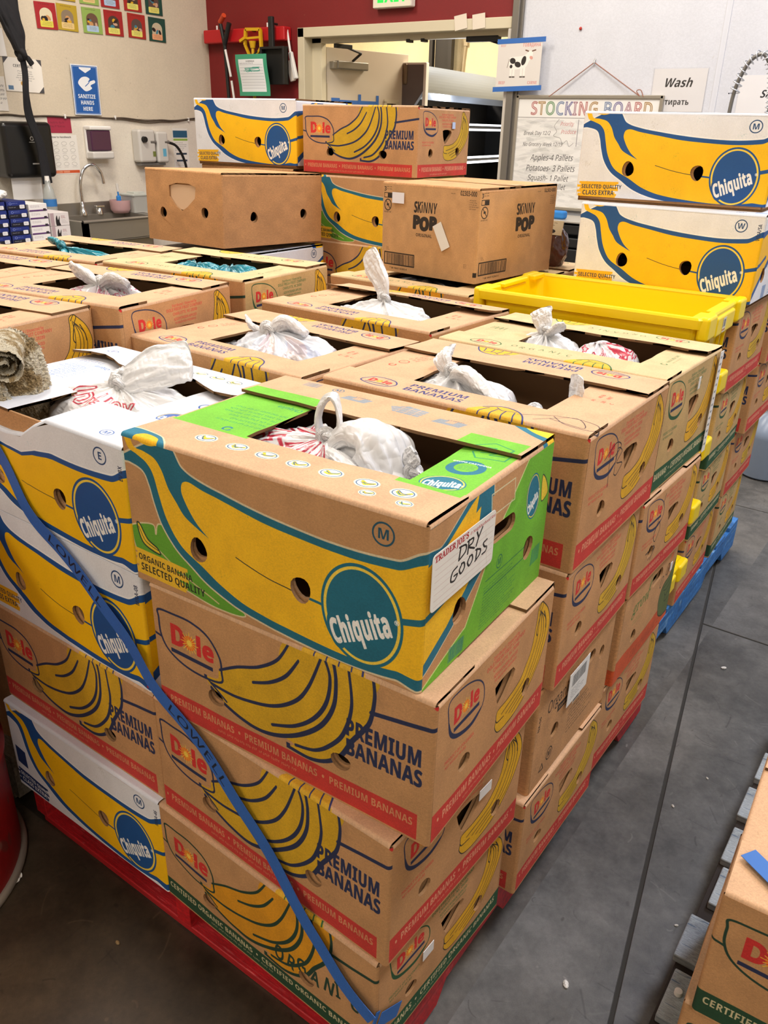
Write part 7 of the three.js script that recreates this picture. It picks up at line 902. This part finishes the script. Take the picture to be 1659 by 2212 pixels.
{ // brown bag of food on the box top
  const g = new THREE.Group(); g.position.set(-0.79, 1.145, -1.94); part(g, 'pouch', sackGeo(0.075, 0.075, 0.05, [0.02, 0.075, 0], 83, { nu: 70, nv: 60, fold: 0.06, lump: 0.08 }), new THREE.MeshPhysicalMaterial({ color: 0x4a1f14, roughness: 0.25, clearcoat: 0.8, clearcoatRoughness: 0.15 })); part(g, 'paper_header', bx(0.09, 0.045, 0.004, 0.02, 0.055, 0.045).rotateX(-0.25), std(0xe6dfcb, 0.5, { map: canvasTex(128, 64, (c, w, h) => { c.fillStyle = '#e8e1ce'; c.fillRect(0, 0, w, h); smallPrint(c, 20, 8, 90, 20, 2, '#6b5a45', 3); c.beginPath(); c.ellipse(62, 48, 34, 11, 0, 0, 7); fillS(c, '#23242c'); }) })); add(g, 'snack_bag', 'brown food bag with a cream header between the snack carton and white boxes', 'bag');
  const j = new THREE.Group(); j.position.set(-0.2, 0, -3.4); part(j, 'jug_body', new THREE.LatheGeometry([[0, 0.002], [0.1, 0.002], [0.112, 0.012], [0.114, 0.2], [0.105, 0.24], [0.06, 0.3], [0.03, 0.32], [0.03, 0.35], [0, 0.35]].map((p) => new THREE.Vector2(...p)), 40), new THREE.MeshPhysicalMaterial({ color: 0x8f9fb4, roughness: 0.3, transmission: 0.25, thickness: 0 })); part(j, 'wrap_label', new THREE.CylinderGeometry(0.1152, 0.1152, 0.11, 40, 1, true, 2.4, 3).translate(0, 0.12, 0), std(0xe6e6e2, 0.5, { map: canvasTex(256, 96, (c, w, h) => { c.fillStyle = '#e4e3df'; c.fillRect(0, 0, w, h); smallPrint(c, 30, 16, 190, 60, 6, '#9a9a9a', 3); }), side: THREE.DoubleSide })); part(j, 'cap', new THREE.CylinderGeometry(0.034, 0.034, 0.03, 20).translate(0, 0.36, 0), std(0x3c5f9c, 0.5)); add(j, 'jug', 'grey blue plastic jug with white label on the floor at the far right', 'jug');
}
// ------------------------------------------------------------------ beyond the doorway
{
  const g = new THREE.Group(); g.position.set(-4.0, 0, -6.05); g.rotation.y = Math.atan2(0.99, -0.139);     // local x runs along the case front
  const sil = std(0x8d97a6, 0.32, { metalness: 0.5 }), gray = std(0x5c5352, 0.6), blk = std(0x17171a, 0.5);
  const side = new THREE.Shape([[0, 0], [0, 0.7], [-0.12, 0.9], [-0.12, 1.62], [0, 1.78], [0, 1.98], [-0.75, 1.98], [-0.75, 0]].map((p) => new THREE.Vector2(...p)));
  part(g, 'end_panel', new THREE.ExtrudeGeometry(side, { depth: 0.05, bevelEnabled: true, bevelSize: 0.004, bevelThickness: 0.004, bevelSegments: 1 }).rotateY(-Math.PI / 2).translate(0.0, 0, 0), gray); part(g, 'edge_trim', merge([rbx(0.06, 2.0, 0.03, 0.006, -0.02, 1.0, 0.012), rbx(0.06, 0.02, 0.75, 0.004, -0.02, 1.99, -0.37)]), std(0xd8d5cf, 0.4));
  const can = new THREE.Shape(); can.moveTo(0, 1.77); can.quadraticCurveTo(0.03, 1.91, -0.06, 1.985); can.lineTo(-0.7, 1.98); can.lineTo(-0.7, 1.9); can.lineTo(-0.1, 1.72); can.closePath(); part(g, 'canopy', new THREE.ExtrudeGeometry(can, { depth: 3.3, bevelEnabled: false, curveSegments: 10 }).rotateY(-Math.PI / 2).translate(3.3, 0, 0), sil);
  part(g, 'back_panel', bx(3.3, 1.75, 0.04, 1.65, 0.95, -0.7), blk); part(g, 'end_panel', bx(0.04, 1.95, 0.74, 3.28, 0.98, -0.37), blk); part(g, 'front_apron', bx(3.3, 0.55, 0.06, 1.65, 0.28, -0.02), blk); part(g, 'deck', bx(3.3, 0.05, 0.68, 1.65, 0.55, -0.35), blk);
  for (const y of [1.18, 1.5]) { part(g, 'shelf', bx(3.2, 0.025, y > 1.4 ? 0.32 : 0.46, 1.63, y, y > 1.4 ? -0.52 : -0.45), blk); part(g, 'light_strip', merge([bx(3.2, 0.022, 0.014, 1.63, y - 0.02, y > 1.4 ? -0.352 : -0.212), bx(3.2, 0.02, 0.014, 1.63, y + 0.03, y > 1.4 ? -0.352 : -0.212)]), std(0xffffff, 0.5, { emissive: 0xf4f8ff, emissiveIntensity: 2.2 })); }
  add(g, 'display_case', 'open refrigerated display case seen through the doorway', 'display case');
  const ll = new THREE.PointLight(0xf4f8ff, 1.2, 0); ll.position.set(-4.3, 1.42, -7.1); ll.name = 'case_light'; scene.add(ll);
  const cell = (x, z) => { const v = V(x, 0, z).applyAxisAngle(V(0, 1, 0), g.rotation.y).add(g.position); return v; };
  [[0.95, 'black produce bin with pale greens in the display case'], [1.4, 'black produce bin with dark produce in the display case']].forEach(([x, label], i) => { const b = new THREE.Group(), v = cell(x, -0.42); b.position.set(v.x, 1.194, v.z); b.rotation.y = g.rotation.y; part(b, 'bin_wall', loopLoft([[0, 0.18, 0.18], [0.16, 0.195, 0.195], [0.16, 0.187, 0.187], [0.01, 0.17, 0.17]], 0.02), M.blackShiny); part(b, 'bin_base', bx(0.34, 0.006, 0.34, 0, 0.005, 0), M.black); add(b, 'produce_bin', label, 'bin'); });
  { const v = cell(0.95, -0.36); reseed(4); [['pale cabbage head in the display case bin', 0xd9dcae, 0], ['bright green lettuce in the display case bin', 0x9fc43a, 0.12], ['white cauliflower behind the lettuce in the bin', 0xe6e2cf, -0.11]].forEach(([label, col, o]) => { const q = new THREE.IcosahedronGeometry(0.075, 12), p = q.attributes.position; for (let i = 0; i < p.count; i++) { const k = 1 + 0.5 * (fbm(p.getX(i) * 30 + o * 9, p.getY(i) * 30 + p.getZ(i) * 22, 4, 3) - 0.5); p.setXYZ(i, p.getX(i) * k, p.getY(i) * k, p.getZ(i) * k); } q.computeVertexNormals(); const m = new THREE.Mesh(q, std(col, 0.6)); const w = cell(0.95 + o, -0.42); m.position.set(w.x, 1.28, w.z); add(m, 'vegetable', label, 'vegetable'); }); }
  const d = new THREE.Group(); part(d, 'track_post', merge([bx(0.22, 3.3, 0.1, -5.86, 1.66, -9.3), bx(0.05, 3.3, 0.06, -6.0, 1.66, -9.22), bx(0.05, 3.3, 0.06, -5.72, 1.66, -9.22)]), std(0x2e2a27, 0.5)); add(d, 'door_track', 'dark vertical track on the far cream wall through the doorway', 'track');
  const pp = new THREE.Group(); part(pp, 'conduit', tube([[-5.6, 3.3, -9.38], [-5.6, 2.5, -9.38], [-5.62, 2.3, -9.38], [-5.68, 1.2, -9.38]], 0.016, 30, 8), std(0xb8a98a, 0.6)); part(pp, 'junction', bx(0.05, 0.06, 0.04, -5.6, 2.45, -9.38), std(0xb8a98a, 0.6)); add(pp, 'conduit_pipe', 'thin conduit on the far cream wall beside the dark track', 'pipe');
  const ph = new THREE.Group(); part(ph, 'bracket_body', rbx(0.09, 0.2, 0.06, 0.01, -5.05, 2.12, -9.36), M.blueTape); part(ph, 'stem', rod([-5.05, 2.02, -9.37], [-5.08, 1.6, -9.37], 0.016), std(0x77706a, 0.5)); ph.position.x = 0.0; ph.position.set(0.0, 0, 0); add(ph, 'blue_fixture', 'blue fixture on the far wall left of the cow poster', 'fixture');
}
// ------------------------------------------------------------------ draw
scene.traverse((o) => { if (o.isRectAreaLight === undefined && o.isLight && o.shadow) o.castShadow = true; });
renderer.render(scene, camera);
